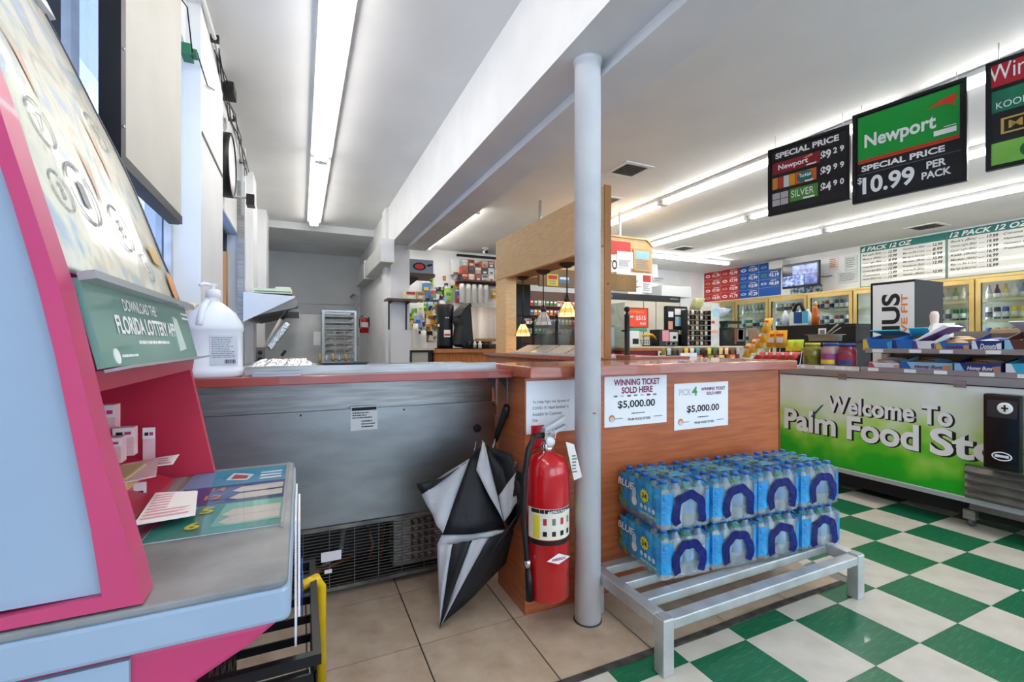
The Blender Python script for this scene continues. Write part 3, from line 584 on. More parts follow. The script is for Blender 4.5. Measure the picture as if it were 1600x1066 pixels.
for k, (a, b, lb) in enumerate(((PY(944, 589, 1.78), PY(1041, 659.5, 1.78), 'winning ticket poster beside the white post'), (PY(1053, 600, 1.78), PY(1137, 664, 1.78), 'winning ticket poster above the blue water packs'))):
    t, W_, H_ = paper('winning_ticket_poster', 'white '+lb, 'poster', a, b, 1.78); t['group'] = 'winning ticket posters'
    if k == 0:
        lettering(t, 'WINNING TICKET', W_*.14, H_*.81, W_*.74, H_*.13, plum, -.003, .035); lettering(t, 'SOLD HERE', W_*.26, H_*.65, W_*.5, H_*.13, plum, -.003, .035)
    else:
        lettering(t, 'PICK', W_*.08, H_*.74, W_*.22, H_*.14, M('teal_print', '#1b7f94', .5), -.003, .03); lettering(t, '4', W_*.31, H_*.72, W_*.1, H_*.2, M('green_print', '#4fa05a', .5), -.003, .03)
        lettering(t, 'WINNING TICKET', W_*.48, H_*.82, W_*.46, H_*.07, plum, -.003, .03); lettering(t, 'SOLD HERE', W_*.58, H_*.72, W_*.28, H_*.07, plum, -.003, .03)
    for i in range(7): patch(t, W_*(.14+.105*i), W_*(.14+.105*i+.055), H_*.585, H_*.62, [gp, M('teal_print'), plum][i % 3], -.003) if k == 0 else None
    lettering(t, '$5,000.00', W_*(.2 if k == 0 else .22), H_*.34, W_*.6, H_*.17, ink, -.003, .02)
    lettering(t, 'PALM FOOD STORE', W_*.36, H_*.1, W_*.36, H_*.05, ink, -.003, .02)
    scrib(t, W_*.42, W_*.66, H_*.22, H_*.27, 1, ink); scrib(t, W_*.14, W_*.28, H_*.14, H_*.18, 1, gp); scrib(t, W_*.78, W_*.95, H_*.13, H_*.17, 1, gp)
    tape(t, disc(W_*.11, H_*.17, W_*.045), M('orange_print', '#d8873c', .5), -.003); tape(t, disc(W_*.11, H_*.15, W_*.03), M('teal_print'), -.0038)
# ------------------------------------------------------------------ fire extinguisher on the counter front
def extinguisher(root, R, H, hose=True):
    rd = M('extinguisher_red', '#c4121c', .18, 0, coat=.6)
    part(root, 'cylinder', G().lathe([(0, 0), (R*.9, 0), (R, R*.12), (R, H*.86), (R*.93, H*.93), (R*.72, H*.98), (R*.35, H), (R*.3, H*1.02)], n=32), rd)
    part(root, 'neck', G().lathe([(R*.32, H*1.0), (R*.3, H*1.06), (R*.2, H*1.06), (R*.2, H*1.12)], n=16), chrome)
    part(root, 'valve', G().box(-R*.25, R*.25, -R*.2, R*.2, H*1.09, H*1.15), chrome, .003)
    hm = M('handle_silver', '#c4c7c9', .35, .5)
    part(root, 'carry_handle', G().prism([(-R*.1, H*1.1), (R*.95, H*1.17), (R*.95, H*1.185), (-R*.1, H*1.13)], 1, -R*.16, R*.16), hm)
    part(root, 'squeeze_lever', G().prism([(-R*.2, H*1.15), (R*.9, H*1.235), (R*.9, H*1.25), (-R*.2, H*1.175)], 1, -R*.16, R*.16), hm)
    part(root, 'gauge', G().lathe([(R*.22, 0), (R*.22, .012), (0, .013)], (0, -R*.2, H*1.08), 16, ax=1), wprint)
    part(root, 'pull_pin', G().tube([(R*.1, -R*.3, H*1.17), (R*.2, -R*.45, H*1.15), (R*.12, -R*.5, H*1.11), (R*.05, -R*.35, H*1.13)], .0025, 5), chrome)
    if hose: part(root, 'hose', G().tube([(-R*.2, 0, H*1.12), (-R*.7, -R*.15, H*1.13), (-R*1.1, -R*.25, H*1.05), (-R*1.32, -R*.25, H*.85), (-R*1.35, -R*.25, H*.55), (-R*1.2, -R*.3, H*.3), (-R*1.12, -R*.3, H*.22)], R*.13, 10), blackp)
    if hose: part(root, 'nozzle', G().tube([(-R*1.13, -R*.3, H*.24), (-R*1.05, -R*.3, H*.02)], [R*.14, R*.2], 12), blackp)
    if hose: part(root, 'hose_collar', G().tube([(-R*1.2, -R*.3, H*.3), (-R*1.14, -R*.3, H*.25)], R*.17, 10), chrome)
    return rd
c0 = PY(850, 928, 1.68); fe = thing('fire_extinguisher', 'large red fire extinguisher hung on the counter front by the umbrella', 'fire extinguisher', (.947, 1.685, .13))
rd = extinguisher(fe, .092, .60)
def band_on(root, R, z0, z1, a0, a1, mat, name, n=14):
    g = G(); g.grid(lambda u, v: (R*math.sin(a0+(a1-a0)*u), -R*math.cos(a0+(a1-a0)*u), z0+(z1-z0)*v), n, 1); return part(root, name, g, mat)
band_on(fe, .0925, .265, .39, -1.5, 1.5, M('label_cream', '#efe9d4', .4), 'instruction_label'); band_on(fe, .0928, .372, .388, -1.3, 1.3, ink, 'label_title_bar'); band_on(fe, .0928, .27, .365, -1.15, -.85, M('label_yellow', '#e6d23a', .4), 'label_stripe'); band_on(fe, .0928, .27, .365, .95, 1.25, M('label_yellow'), 'label_stripe')
for i in range(4):
    a = -.62+.4*i; band_on(fe, .093, .325, .352, a-.08, a+.08, gp if i % 2 else M('label_red', '#b8323a', .5), 'pictogram', 3); band_on(fe, .093, .28, .3, a-.09, a+.09, ink, 'pictogram', 3)
mt = Matrix.Translation((0, -.0938, 0)); lettering(fe, 'INSTRUCTIONS', -.05, .375, .1, .01, wprint, 0, .03, mtx=mt)
g = G(); g.add([Vector((x, -.0935, z)) for x, z in ((-.055, .188), (0, .166), (.055, .188), (0, .21))], [(0, 1, 2, 3)]); part(fe, 'logo_diamond', g, wprint); lettering(fe, 'AMEREX', -.034, .182, .068, .011, M('label_red'), -.0942, .04)
band_on(fe, .0935, .243, .262, -1.57, 1.57, blackp, 'strap')
part(fe, 'wall_bracket', G().box(-.03, .03, .08, .094, .6, .70), rd); part(fe, 'lower_bracket', G().box(-.06, .06, .085, .094, .2, .3), rd)
tagm = M('tag_card', '#ece8dd', .6); tg_ = part(fe, 'inspection_tag', G().prism([(.045, .655), (.085, .64), (.125, .50), (.085, .49)], 1, -.075, -.0735), tagm); scrib(fe, .075, .1, .52, .6, 6, gp, -.0765)
# ------------------------------------------------------------------ aluminium rack with water
rk = thing('dunnage_rack', 'low aluminium floor rack under the water packs', 'rack', (1.78, 1.48, 0))
RX0, RX1, RY0, RY1 = 1.165, 2.39, 1.235, 1.70
def ang(g_, *b): return g_.box(*b)
for x in (RX0, RX1-.05):
    wpart(rk, 'side_rail', G().box(x, x+.05, RY0+.0505, RY1-.0505, .155, .205), alu, .004)
    for y in (RY0, RY1-.05): wpart(rk, 'leg', G().box(x, x+.05, y, y+.05, .001, .205), alu, .004)
for y in (RY0+.002, RY0+.14, RY0+.275, RY1-.052): wpart(rk, 'cross_bar', G().box(RX0+.0505, RX1-.0505, y, y+.05, .162, .2), alu, .004)
for x in (RX0+.004, RX1-.046):
    for y in (RY0+.004, RY1-.046): wpart(rk, 'end_cap', G().box(x, x+.042, y, y+.042, .2052, .208), M('cap_grey', '#a9adaf', .5, .4))
film = thin_glass('shrink_film', '#f2f7fa', .26, .16)
fm = MATS['shrink_film']; N = fm.node_tree.nodes; L = fm.node_tree.links
nz = N.new('ShaderNodeTexNoise'); nz.inputs['Scale'].default_value = 45; nz.inputs['Detail'].default_value = 5; nz.inputs['Distortion'].default_value = 1.5
bp = N.new('ShaderNodeBump'); bp.inputs['Strength'].default_value = .9; bp.inputs['Distance'].default_value = .012; L.new(nz.outputs[0], bp.inputs['Height'])
for n_ in N:
    if n_.bl_idname == 'ShaderNodeBsdfGlossy': L.new(bp.outputs[0], n_.inputs['Normal'])
wblue = M('water_wrap_blue', '#3aabdf', .25, 0, '#1f83c8', 9, .9, 45, coat=.4); navy = M('water_wrap_navy', '#0a1558', .45, 0, '#0f1d6e', 5, .5, 45, spec=.3); wgrn = M('water_wrap_green', '#5f9a3c', .3)
bot = thin_glass('clear_bottle', '#e6f1f6', .16, .1); 
for mm_ in (bot, film):
    N = mm_.node_tree.nodes; L = mm_.node_tree.links; df = N.new('ShaderNodeBsdfDiffuse'); df.inputs[0].default_value = hx('#dcebf2')+(1,); x2 = N.new('ShaderNodeMixShader'); x2.inputs[0].default_value = .3 if mm_ is bot else .1
    lk = N['Material Output'].inputs[0].links[0].from_socket; L.new(lk, x2.inputs[1]); L.new(df.outputs[0], x2.inputs[2]); L.new(x2.outputs[0], N['Material Output'].inputs[0])
tpm = bpy.data.materials.new('printed_top_film'); tpm.use_nodes = True; N = tpm.node_tree.nodes; L = tpm.node_tree.links; b = N['Principled BSDF']; b.inputs['Roughness'].default_value = .2
tc = N.new('ShaderNodeTexCoord'); n1 = N.new('ShaderNodeTexNoise'); n1.inputs['Scale'].default_value = 11; n1.inputs['Detail'].default_value = 3; L.new(tc.outputs['Object'], n1.inputs[0])
r1 = N.new('ShaderNodeValToRGB'); e = r1.color_ramp.elements; e[0].position = .35; e[0].color = hx('#1f78bd')+(1,); e[1].position = .5; e[1].color = hx('#3fb0dc')+(1,); k_ = e.new(.56); k_.color = hx('#6fa860')+(1,); k_ = e.new(.62); k_.color = hx('#2f95cf')+(1,); L.new(n1.outputs[0], r1.inputs[0]); L.new(r1.outputs[0], b.inputs['Base Color'])
n2 = N.new('ShaderNodeTexNoise'); n2.inputs['Scale'].default_value = 17; L.new(tc.outputs['Object'], n2.inputs[0]); r2 = N.new('ShaderNodeValToRGB'); r2.color_ramp.elements[0].position = .5; r2.color_ramp.elements[1].position = .56; r2.color_ramp.elements[0].color = (.25, .25, .25, 1); r2.color_ramp.elements[1].color = (.95, .95, .95, 1); L.new(n2.outputs[0], r2.inputs[0]); L.new(r2.outputs[0], b.inputs['Alpha'])
n3 = N.new('ShaderNodeTexNoise'); n3.inputs['Scale'].default_value = 50; b3 = N.new('ShaderNodeBump'); b3.inputs['Strength'].default_value = .9; b3.inputs['Distance'].default_value = .01; L.new(n3.outputs[0], b3.inputs['Height']); L.new(b3.outputs[0], b.inputs['Normal'])
capm = M('blue_cap', '#1c5fb4', .35); lab = M('bottle_label_blue', '#4a9fd6', .35, 0, '#9fcfea', 9)
bg_ = G().lathe([(.0, 0), (.028, 0), (.0315, .008), (.03, .03), (.0315, .05)], n=10); bg_.lathe([(.0318, .05), (.0318, .115)], n=10, m=1); bg_.lathe([(.0315, .115), (.03, .135), (.022, .16), (.012, .178), (.012, .186)], n=10)
bme = bg_.mesh('bottle', [bot, lab]); cme = G().lathe([(.0145, .182), (.0145, .194), (.012, .196), (0, .196)], n=10).mesh('cap', capm)
PW, PD, PH = .245, .31, .2
def wrapshape(z, k=5, amp=.006):
    """outline of the film round 4x5 bottles at height z: scalloped"""
    out = []; nx, ny = 4, 5
    def side(n, u): return amp*abs(math.sin(math.pi*n*u))
    for i in range(nx*k): u = i/(nx*k); out.append((-PW/2+PW*u, -PD/2-side(nx, u)))
    for i in range(ny*k): u = i/(ny*k); out.append((PW/2+side(ny, u), -PD/2+PD*u))
    for i in range(nx*k): u = i/(nx*k); out.append((PW/2-PW*u, PD/2+side(nx, u)))
    for i in range(ny*k): u = i/(ny*k); out.append((-PW/2-side(ny, u), PD/2-PD*u))
    return out
def shell(z0, z1, ia, ib, mat_i, g, off=.0, nz=5, shrink=None):
    for a in range(nz):
        za, zb_ = z0+(z1-z0)*a/nz, z0+(z1-z0)*(a+1)/nz
        oa, ob = wrapshape(za), wrapshape(zb_); n = len(oa)
        for i in range(ia, ib):
            j = (i+1) % n; i0 = i % n
            q = []
            for (o, z, t) in ((oa, za, i0), (oa, za, j), (ob, zb_, j), (ob, zb_, i0)):
                s = 1-(max(0, z-.15)/.05)**2*.06 if shrink else 1
                q.append((o[t][0]*s*(1+off), o[t][1]*s*(1+off), z))
            g.add(q, [(0, 1, 2, 3)], mat_i, True)
nper = len(wrapshape(0)); K = 5
def water_pack(label, loc, rz, full, seed):
    rnd = random.Random(seed)
    t = thing('water_bottle_pack', label, 'water pack', loc, rz, 'shrink wrapped water packs')
    for i in range(4):
        for j in range(5):
            if not full and 0 < i < 3 and 0 < j < 4: continue
            b_ = link('bottle', bme, t); b_.location = (-PW/2+.0318+.0605*i, -PD/2+.0315+.0617*j, .001); c_ = link('cap', cme, b_)
    g = G(); shell(.0, .165, 0, nper, 0, g, .004, 6); 
    part(t, 'film', g, film)
    g = G(); random.seed(seed)
    g.grid(lambda u, v: (-PW/2+PW*u, -PD/2+PD*v, .165+.034*(min(1, 4*min(u, 1-u, v, 1-v)))**.6+.003*math.sin(u*26)*math.sin(v*30)), 16, 20); part(t, 'film_top', g, tpm)
    # printed wrap: long left side (-x), its turn onto the front, right corner, top patch
    g = G(); shell(.022, .172, 13*K, nper, 0, g, .009, 5); part(t, 'printed_side', g, wblue)
    g = G(); shell(.022, .150, 0, int(1.1*K), 0, g, .009, 5); part(t, 'printed_corner', g, wblue)
    g = G(); shell(.022, .150, int(3.75*K), 9*K, 0, g, .009, 5); part(t, 'printed_side', g, wblue)
    # navy arch over the clear hand hole on the front end
    arch = G(); c = (.012, .068); n = 20
    for k in range(n):
        a0, a1 = math.pi*(1.18-1.36*k/n), math.pi*(1.18-1.36*(k+1)/n)
        q = []
        for r_, a in ((1.05, a0), (.6, a0), (.6, a1), (1.05, a1)):
            wob = 1+.05*math.sin(7*a+seed); x = c[0]+.083*r_*math.cos(a)*wob; z = c[1]+.084*r_*math.sin(a)*wob
            z = max(.012, z-(.03 if math.sin(a) < .2 else 0)*(1 if r_ == 1 else .6)); q.append((x, -PD/2-.0085-.003*abs(math.sin(9*x/PW*3)), z))
        arch.add(q, [(0, 1, 2, 3)], 0, True)
    part(t, 'navy_handle_print', arch, navy)
    return t
LSX = RX = -math.pi/2
def side_print(t):
    """letters on the long side that faces -X"""
    mt = Matrix.Translation((-PW/2-.0115, 0, 0)) @ Matrix.Rotation(RX, 4, 'Z')
    lettering(t, 'BLUE', -.155, .112, .13, .032, wprint, 0, .02, .15, mtx=mt)
    g = G(); st = starburst(.055, .115, .032, .024, 12); g.add([mt @ Vector((a, -.001, z)) for a, z in st], [list(range(24))]); part(t, 'sun_badge', g, M('sun_yellow', '#ecd92f', .35)); lettering(t, '24', .037, .104, .036, .022, navy, -.0016, .03, mtx=mt)
    for k, (x, z) in enumerate(((-.13, .05), (-.12, .09), (-.09, .035))):
        g = G(); lf = starburst(x, z, .026, .009, 5); g.add([mt @ Vector((a, -.001, zz)) for a, zz in lf], [list(range(10))]); part(t, 'leaf_print', g, wgrn)
    g = G(); g.add([mt @ Vector((a, -.001, zz)) for a, zz in disc(-.02, .07, .02)], [list(range(20))]); part(t, 'badge_print', g, wprint)
    g = G(); g.add([mt @ Vector((a, -.0012, zz)) for a, zz in ((-.034, .085), (-.006, .085), (-.004, .115), (-.013, .13), (-.027, .13), (-.036, .115))], [list(range(6))]); part(t, 'bottle_print', g, M('pale_bottle_print', '#bfe0ef', .3))
    for k in range(4):
        g = G(); g.add([mt @ Vector((a, -.0012, zz)) for a, zz in disc(.035+.028*k, .066, .0105)], [list(range(20))]); part(t, 'icon_print', g, M('pale_bottle_print'))
    lettering(t, 'PURIFIED WATER', .03, .035, .11, .009, M('sun_yellow'), -.0012, .03, mtx=mt)
A = Vector((1.345, 1.452)); Bv = Vector((2.395, 1.345)); dv = (Bv-A); pitch = dv.length/4; u = dv.normalized(); nrm = Vector((-u.y, u.x)); rz = math.atan2(u.y, u.x)
pos = ['leftmost', 'second from the left', 'third from the left', 'rightmost']
for layer in (0, 1):
    for k in range(4):
        c = A+u*(pitch*(k+.5))+nrm*(PD/2)+Vector((random.uniform(-.003, .003), random.uniform(-.008, .008)*layer))
        if k == 0: c += Vector((.0, -.004))
        t = water_pack('blue shrink wrapped water pack, %s, %s layer of the stack' % (pos[k], 'upper' if layer else 'lower'), (c.x, c.y, .209+layer*.206), rz+random.uniform(-.004, .004), layer == 1, k+4*layer)
        if k == 0: side_print(t)
random.seed(11)
# ================================================================== UMBRELLA
ub = thing('golf_umbrella', 'black and white golf umbrella half folded, leaning against the counter', 'umbrella', (.53, 1.84, 0))
ubk = M('umbrella_black', '#15161a', .55, 0, '#1d1e23', 8, .25, 30); uwh = M('umbrella_white', '#c9cacd', .6, 0, '#b9babd', 8, .25, 30)
def Pc(px, py, Y, lim=.868):
    v = PY(px, py, Y); return v if v.x < lim else PX(px, py, lim)
def fold(pts, mat, bulge=.02, n=6, name='canopy_panel'):
    P_ = [(lambda v, p: v if v.x < .868 else PX(p[0], p[1], .868))(PY(*p), p) for p in pts]
    if len(P_) == 3: P_ = [P_[0], P_[1], P_[2], P_[0].lerp(P_[2], .5)] if False else P_+[P_[2]]
    g = G(); vw = Vector((SN, CS, 0))
    def fn(a, b):
        p = P_[0].lerp(P_[1], a).lerp(P_[3].lerp(P_[2], a), b)
        return p-vw*(bulge*4*a*(1-a)*min(1, 3*b+.2)+.006*math.sin(9*a+4*b))
    g.grid(fn, n, n); o = wpart(ub, name, g, mat); s = o.modifiers.new('cloth', 'SOLIDIFY'); s.thickness = .0025; s.offset = 0; return o
T = (688, 978, 1.86)
fold([(683, 850, 1.90), (708, 850, 1.85), T, T], uwh); fold([(707, 850, 1.85), (738, 844, 1.82), T, T], ubk); fold([(737, 844, 1.82), (764, 840, 1.83), T, T], uwh); fold([(763, 840, 1.83), (803, 828, 1.90), (790, 880, 1.90), T], ubk)
fold([(800, 830, 1.92), (812, 800, 1.98), (700, 940, 1.95), T], ubk); fold([(683, 850, 1.91), (700, 838, 1.99), (700, 940, 1.95), T], uwh, 0)
fold([(690, 836, 1.89), (803, 826, 1.89), (800, 838, 1.885), (683, 852, 1.885)], uwh, .025)
fold([(736, 714, 1.97), (752, 696, 1.96), (789, 826, 1.86), (691, 836, 1.88)], ubk, .02)
fold([(754, 691, 1.92), (757, 692, 1.92), (787, 815, 1.81), (744, 735, 1.89)], uwh, .006)
fold([(757, 693, 1.97), (800, 745, 1.98), (803, 826, 1.90), (786, 812, 1.86)], ubk, .02)
fold([(779, 775, 1.87), (806, 738, 1.86), (808, 785, 1.83), (788, 816, 1.83)], uwh, .0)
fold([(806, 735, 1.96), (822, 745, 1.99), (816, 800, 1.97), (800, 828, 1.92)], ubk, .0)
fold([(656, 766, 2.0), (734, 716, 1.965), (692, 834, 1.88), (676, 806, 1.93)], uwh, .012)
fold([(650, 756, 2.0), (700, 746, 1.98), (728, 722, 1.96), (660, 774, 1.98)], ubk, .012)
fold([(755, 695, 2.0), (800, 710, 2.03), (815, 770, 2.02), (760, 800, 2.0)], ubk, .0)
sh = G().tube([Pc(687, 985, 1.86), Pc(688, 972, 1.86), Pc(770, 700, 1.98), Pc(776, 680, 1.99)], [.005, .006, .006, .006], 8); wpart(ub, 'shaft', sh, steel)
wpart(ub, 'handle', G().tube([Pc(774, 690, 1.99), Pc(780, 670, 1.992), Pc(790, 642, 2.0), Pc(792, 634, 2.0)], [.011, .015, .018, .014], 12), blackp)
wpart(ub, 'tip', G().tube([Pc(686, 988, 1.86), Pc(689, 970, 1.86)], [.003, .007], 8), blackp)
for a, b in (((754, 688, 1.95), (756, 700, 1.95)), ((744, 690, 1.98), (740, 712, 1.975)), ((782, 705, 1.98), (778, 730, 1.97)), ((806, 722, 1.96), (800, 745, 1.95)), ((650, 757, 2.02), (656, 762, 2.0)), ((815, 724, 1.98), (806, 740, 1.96))): wpart(ub, 'rib_tip', G().tube([Pc(*a), Pc(*b)], .003, 6), steel)
# ================================================================== ON THE LEDGE
jg = thing('sanitizer_jug', 'big white plastic jug with pump cap on the red ledge', 'jug', (-.295, 2.0, 1.0685))
jm = M('milky_plastic', '#e9edf3', .35, 0, spec=.5, coat=.2)
def squircle(a, r, e=.6): c, s_ = math.cos(a), math.sin(a); return r*math.copysign(abs(c)**e, c), r*math.copysign(abs(s_)**e, s_)
g = G(); rings = [(.088, 0), (.095, .008), (.095, .03), (.092, .035), (.092, .165), (.095, .17), (.094, .19), (.07, .235), (.035, .268), (.022, .278), (.021, .30)]
g.grid(lambda u_, v_: (lambda rr: (*squircle(2*math.pi*u_, rr[0], .6 if rr[0] > .06 else 1), rr[1]))(rings[min(len(rings)-1, int(round(v_*(len(rings)-1))))]), 28, len(rings)-1)
part(jg, 'body', g, jm); part(jg, 'base', G().lathe([(.086, .0), (.09, .003)], n=28), jm)
part(jg, 'handle', G().tube([(-.02, -.03, .275), (-.035, -.055, .255), (-.045, -.075, .215), (-.05, -.088, .185)], .012, 8), jm)
part(jg, 'cap', G().lathe([(.025, .292), (.025, .318), (.02, .322), (.006, .323), (.006, .335), (.014, .337), (.014, .343), (0, .344)], n=20), wprint); part(jg, 'pump_spout', G().tube([(0, 0, .338), (-.03, -.02, .34), (-.045, -.03, .332)], .006, 8), wprint)
lb = part(jg, 'label', G().box(-.02, .066, -.0945, -.0925, .045, .15), M('label_grey', '#cfd3da', .5)); scrib(lb, -.015, .06, .07, .146, 12, gp, -.0952)
g = G(); x = .025
while x < .058: wd = random.choice((.0012, .002, .003)); g.box(x, x+wd, -.0955, -.0948, .05, .064); x += wd+.0016
part(lb, 'barcode', g, ink)
jg.rotation_euler.z = .25
ph2 = thing('paper_bag', 'crumpled beige paper bag with gold print behind the white jug', 'paper bag', (-.44, 2.35, 1.0685))
part(ph2, 'bag', G().prism([(-.12, 0), (.1, 0), (.12, .28), (.05, .3), (-.06, .27), (-.13, .29)], 0, -.03, .03), M('beige_paper', '#e6d9bd', .7, 0, '#d9caa6', 5, .6, 12)); part(ph2, 'gold_print', G().box(.031, .033, 0, .09, .19, .24), gold)
ph2.rotation_euler.z = 0
lt = thing('clear_plastic_tray', 'flat clear plastic tray lying on the red ledge', 'tray', (-.06, 1.9, 1.0685)); part(lt, 'lid', G().box(-.10, .06, -.01, .05, 0, .012), M('clear_ice', '#d3dcea', .2, trans=.25)); part(lt, 'rim', G().box(-.105, .065, -.015, .055, .012, .015), M('clear_ice'))
foil = M('crumpled_foil', '#d9dbdd', .2, 1, bump=1., bscale=70)
def crumple(g, c, sx, sy, sz, seed):
    rd_ = random.Random(seed); n1_, n2_ = 16, 10
    H_ = [[rd_.uniform(.6, 1.) for _ in range(n1_+1)] for _ in range(n2_+1)]
    def fn(u_, v_):
        i, j = int(round(u_*n1_)), int(round(v_*n2_)); e_ = min(1, 5*min(u_, 1-u_, v_, 1-v_)+.05)
        return (c[0]+(u_-.5)*sx, c[1]+(v_-.5)*sy, c[2]+sz*e_*H_[j][i])
    g.grid(fn, n1_, n2_, 0, False); g.box(c[0]-sx/2, c[0]+sx/2, c[1]-sy/2, c[1]+sy/2, c[2], c[2]+sz*.05); return g
solo('foil_tray', crumple(G(), (-.08, 2.68, 1.0685), .34, .24, .045, 3), foil, 'crumpled foil wrapped tray on the steel worktop behind the ledge', 'foil tray')
solo('dark_tray', G().box(.11, .33, 2.6, 2.8, 1.069, 1.082).box(.10, .34, 2.59, 2.81, 1.082, 1.088), M('dark_blue_tray', '#1f2737', .5), 'low dark tray right of the foil on the steel worktop', 'tray')
sqg = thing('condiment_stand', 'small row of steel holders on the worktop below the splash panel', 'utensil holder', (.17, 2.85, 1.069))
for i in range(5): wpart(sqg, 'tube', G().cyl((.10+.035*i, 2.84, 1.069), (.10+.035*i, 2.84, 1.13-.008*(i % 2)), .008, n=8), steel if i % 2 else M('brass', '#a58a52', .35, .8))
wpart(sqg, 'base', G().box(.08, .26, 2.82, 2.86, 1.069, 1.074), steel)
# ================================================================== KITCHEN ALCOVE
YB = 4.42
kb = thing('kitchen_bench', 'stainless kitchen bench below the sloping hood', 'bench', (.0, 5, 0)); wpart(kb, 'top', G().box(-.43, .08, 4.02, 5.7, .97, 1.0), steel)
for x in (-.41, .04):
    for y in (4.06, 5.63): wpart(kb, 'leg', G().box(x, x+.04, y, y+.04, .001, .97), steel)
wpart(kb, 'undershelf', G().box(-.42, .07, YB+.08, 5.6, .3, .32), steel)
a, b_, c, d = PY(380, 456, YB), PY(461, 463, YB), PY(463, 480, YB), PY(380, 503, YB)
hd = thing('range_hood', 'wedge shaped stainless range hood on the window wall', 'range hood', (-.3, 5, 1.5))
wpart(hd, 'end_panel', G().prism([(a.x, a.z), (b_.x, b_.z), (b_.x, b_.z-.012), (d.x, d.z)], 1, YB, YB+.012), M('white_steel', '#d9dcde', .4, .3))
wpart(hd, 'canopy', G().prism([(a.x, a.z), (b_.x+.01, b_.z), (b_.x+.02, b_.z-.08), (b_.x+.0, b_.z-.1), (d.x, d.z+.03)], 1, YB+.0125, YB+1.2), M('hood_steel', '#6d6b66', .4, .7, '#86837c', 4))
for i in range(3): wpart(hd, 'filter', G().prism([(a.x+.05, d.z+.03), (b_.x-.03, b_.z-.12), (b_.x-.028, b_.z-.11), (a.x+.05, d.z+.04)], 1, YB+.05+.38*i, YB+.4+.38*i), M('hood_filter', '#55524c', .5, .6, '#3d3a35', 30))
wpart(hd, 'gutter', G().box(b_.x-.07, b_.x+.03, YB+.05, YB+1.18, b_.z-.135, b_.z-.105), M('hood_steel'))
gx = thing('glove_box', 'pale green and white cardboard box on top of the hood', 'box', (-.2, 4.5, 1.64)); wpart(gx, 'carton', G().box(-.37, -.07, YB+.03, YB+.25, a.z+.001, a.z+.042), M('pale_carton', '#e3e6cc', .6)); wpart(gx, 'stripe', G().box(-.36, -.08, YB+.026, YB+.03, a.z+.012, a.z+.02), M('green_print', '#4fa05a', .5)); wpart(gx, 'lid_flap', G().box(-.2, -.08, YB+.04, YB+.2, a.z+.042, a.z+.06), M('pale_carton'))
gp_ = thing('sandwich_press', 'open sandwich press with foil wrapped upper plate under the hood', 'sandwich press', (-.2, 4.6, 1.0))
wpart(gp_, 'base', G().box(-.33, -.02, 4.15, 4.40, 1.001, 1.06), M('press_grey', '#6c6a66', .45, .5))
p0, p1 = PY(425, 548, 4.2), PY(455, 508, 4.2)
def slabbetween(p, q, th, y0_, y1_):
    dx, dz = q.x-p.x, q.z-p.z; l_ = math.hypot(dx, dz); nx_, nz_ = -dz/l_*th, dx/l_*th
    return G().prism([(p.x, p.z), (q.x, q.z), (q.x+nx_, q.z+nz_), (p.x+nx_, p.z+nz_)], 1, y0_, y1_)
wpart(gp_, 'upper_plate', slabbetween(p0, p1, .05, 4.15, 4.38), foil, .012)
wpart(gp_, 'lever_arm', G().tube([PY(412, 546, 4.13), PY(444, 490, 4.13)], .012, 8), M('cream_arm', '#c9c0a2', .5)); wpart(gp_, 'lever_grip', G().tube([PY(440, 499, 4.13), PY(448, 485, 4.13)], .017, 10), blackp)
wpart(gp_, 'control_box', G().box(-.32, -.26, 4.07, 4.149, 1.001, 1.16), M('press_grey')); wpart(gp_, 'knob', G().lathe([(.018, 0), (.016, .02), (0, .021)], (-.29, 4.07, 1.12), 12, ax=1), blackp); wpart(gp_, 'knob', G().lathe([(.018, 0), (.016, .02), (0, .021)], (-.29, 4.07, 1.07), 12, ax=1), blackp)
wpart(gp_, 'handle', G().tube([PY(440, 556, 4.11), PY(446, 548, 4.1)], .012, 8), blackp)
sp2 = thing('splash_panel', 'large stainless splash panel beside the bun rack', 'steel panel', (.0, 5.75, .9)); a, b_ = PY(430, 490, 5.75), PY(503, 556, 5.75)
wpart(sp2, 'sheet', G().box(a.x-.1, b_.x, 5.75, 5.765, .95, a.z), M('hazy_steel', '#bdb9b2', .45, .5, '#a09c95', 3)); wpart(sp2, 'taped_note', G().box(b_.x-.09, b_.x-.015, 5.743, 5.748, 1.17, 1.33), wprint); wpart(sp2, 'foot', G().box(a.x-.1, b_.x, 5.75, 5.85, .001, .95), M('press_grey'))
rk2 = thing('bun_rack', 'tall sheet pan rack with plastic cover near the splash panel', 'bun rack', (.4, 5.7, 0))
a, b_ = PY(503, 487, 5.5), PY(557, 568, 5.5)
for x in (a.x, b_.x-.025):
    for y in (5.5, 5.98): wpart(rk2, 'post', G().box(x, x+.025, y-.012, y+.012, .02, a.z), alu)
for k in range(15):
    for x in (a.x+.026, b_.x-.036): wpart(rk2, 'runner', G().box(x, x+.01, 5.5, 5.98, .5+.07*k, .508+.07*k), alu)
wpart(rk2, 'top_frame', G().box(a.x, b_.x, 5.5, 5.52, a.z, a.z+.02).box(a.x, b_.x, 5.96, 5.98, a.z, a.z+.02).box(a.x, a.x+.02, 5.52, 5.96, a.z, a.z+.02).box(b_.x-.02, b_.x, 5.52, 5.96, a.z, a.z+.02), alu)
wpart(rk2, 'plastic_cover', G().grid(lambda u_, v_: (a.x+(b_.x-a.x)*u_, 5.475+.008*math.sin(13*u_+5*v_), 1.0+(a.z-.02-1.0)*v_), 12, 8), thin_glass('rack_film', '#eceeee', .02, .2))
for x in (a.x, b_.x-.025):
    for y in (5.5, 5.98): wpart(rk2, 'wheel', G().lathe([(.02, -.012), (.03, -.01), (.03, .01), (.02, .012)], (x+.012, y, .031), 12, ax=0), blackp)
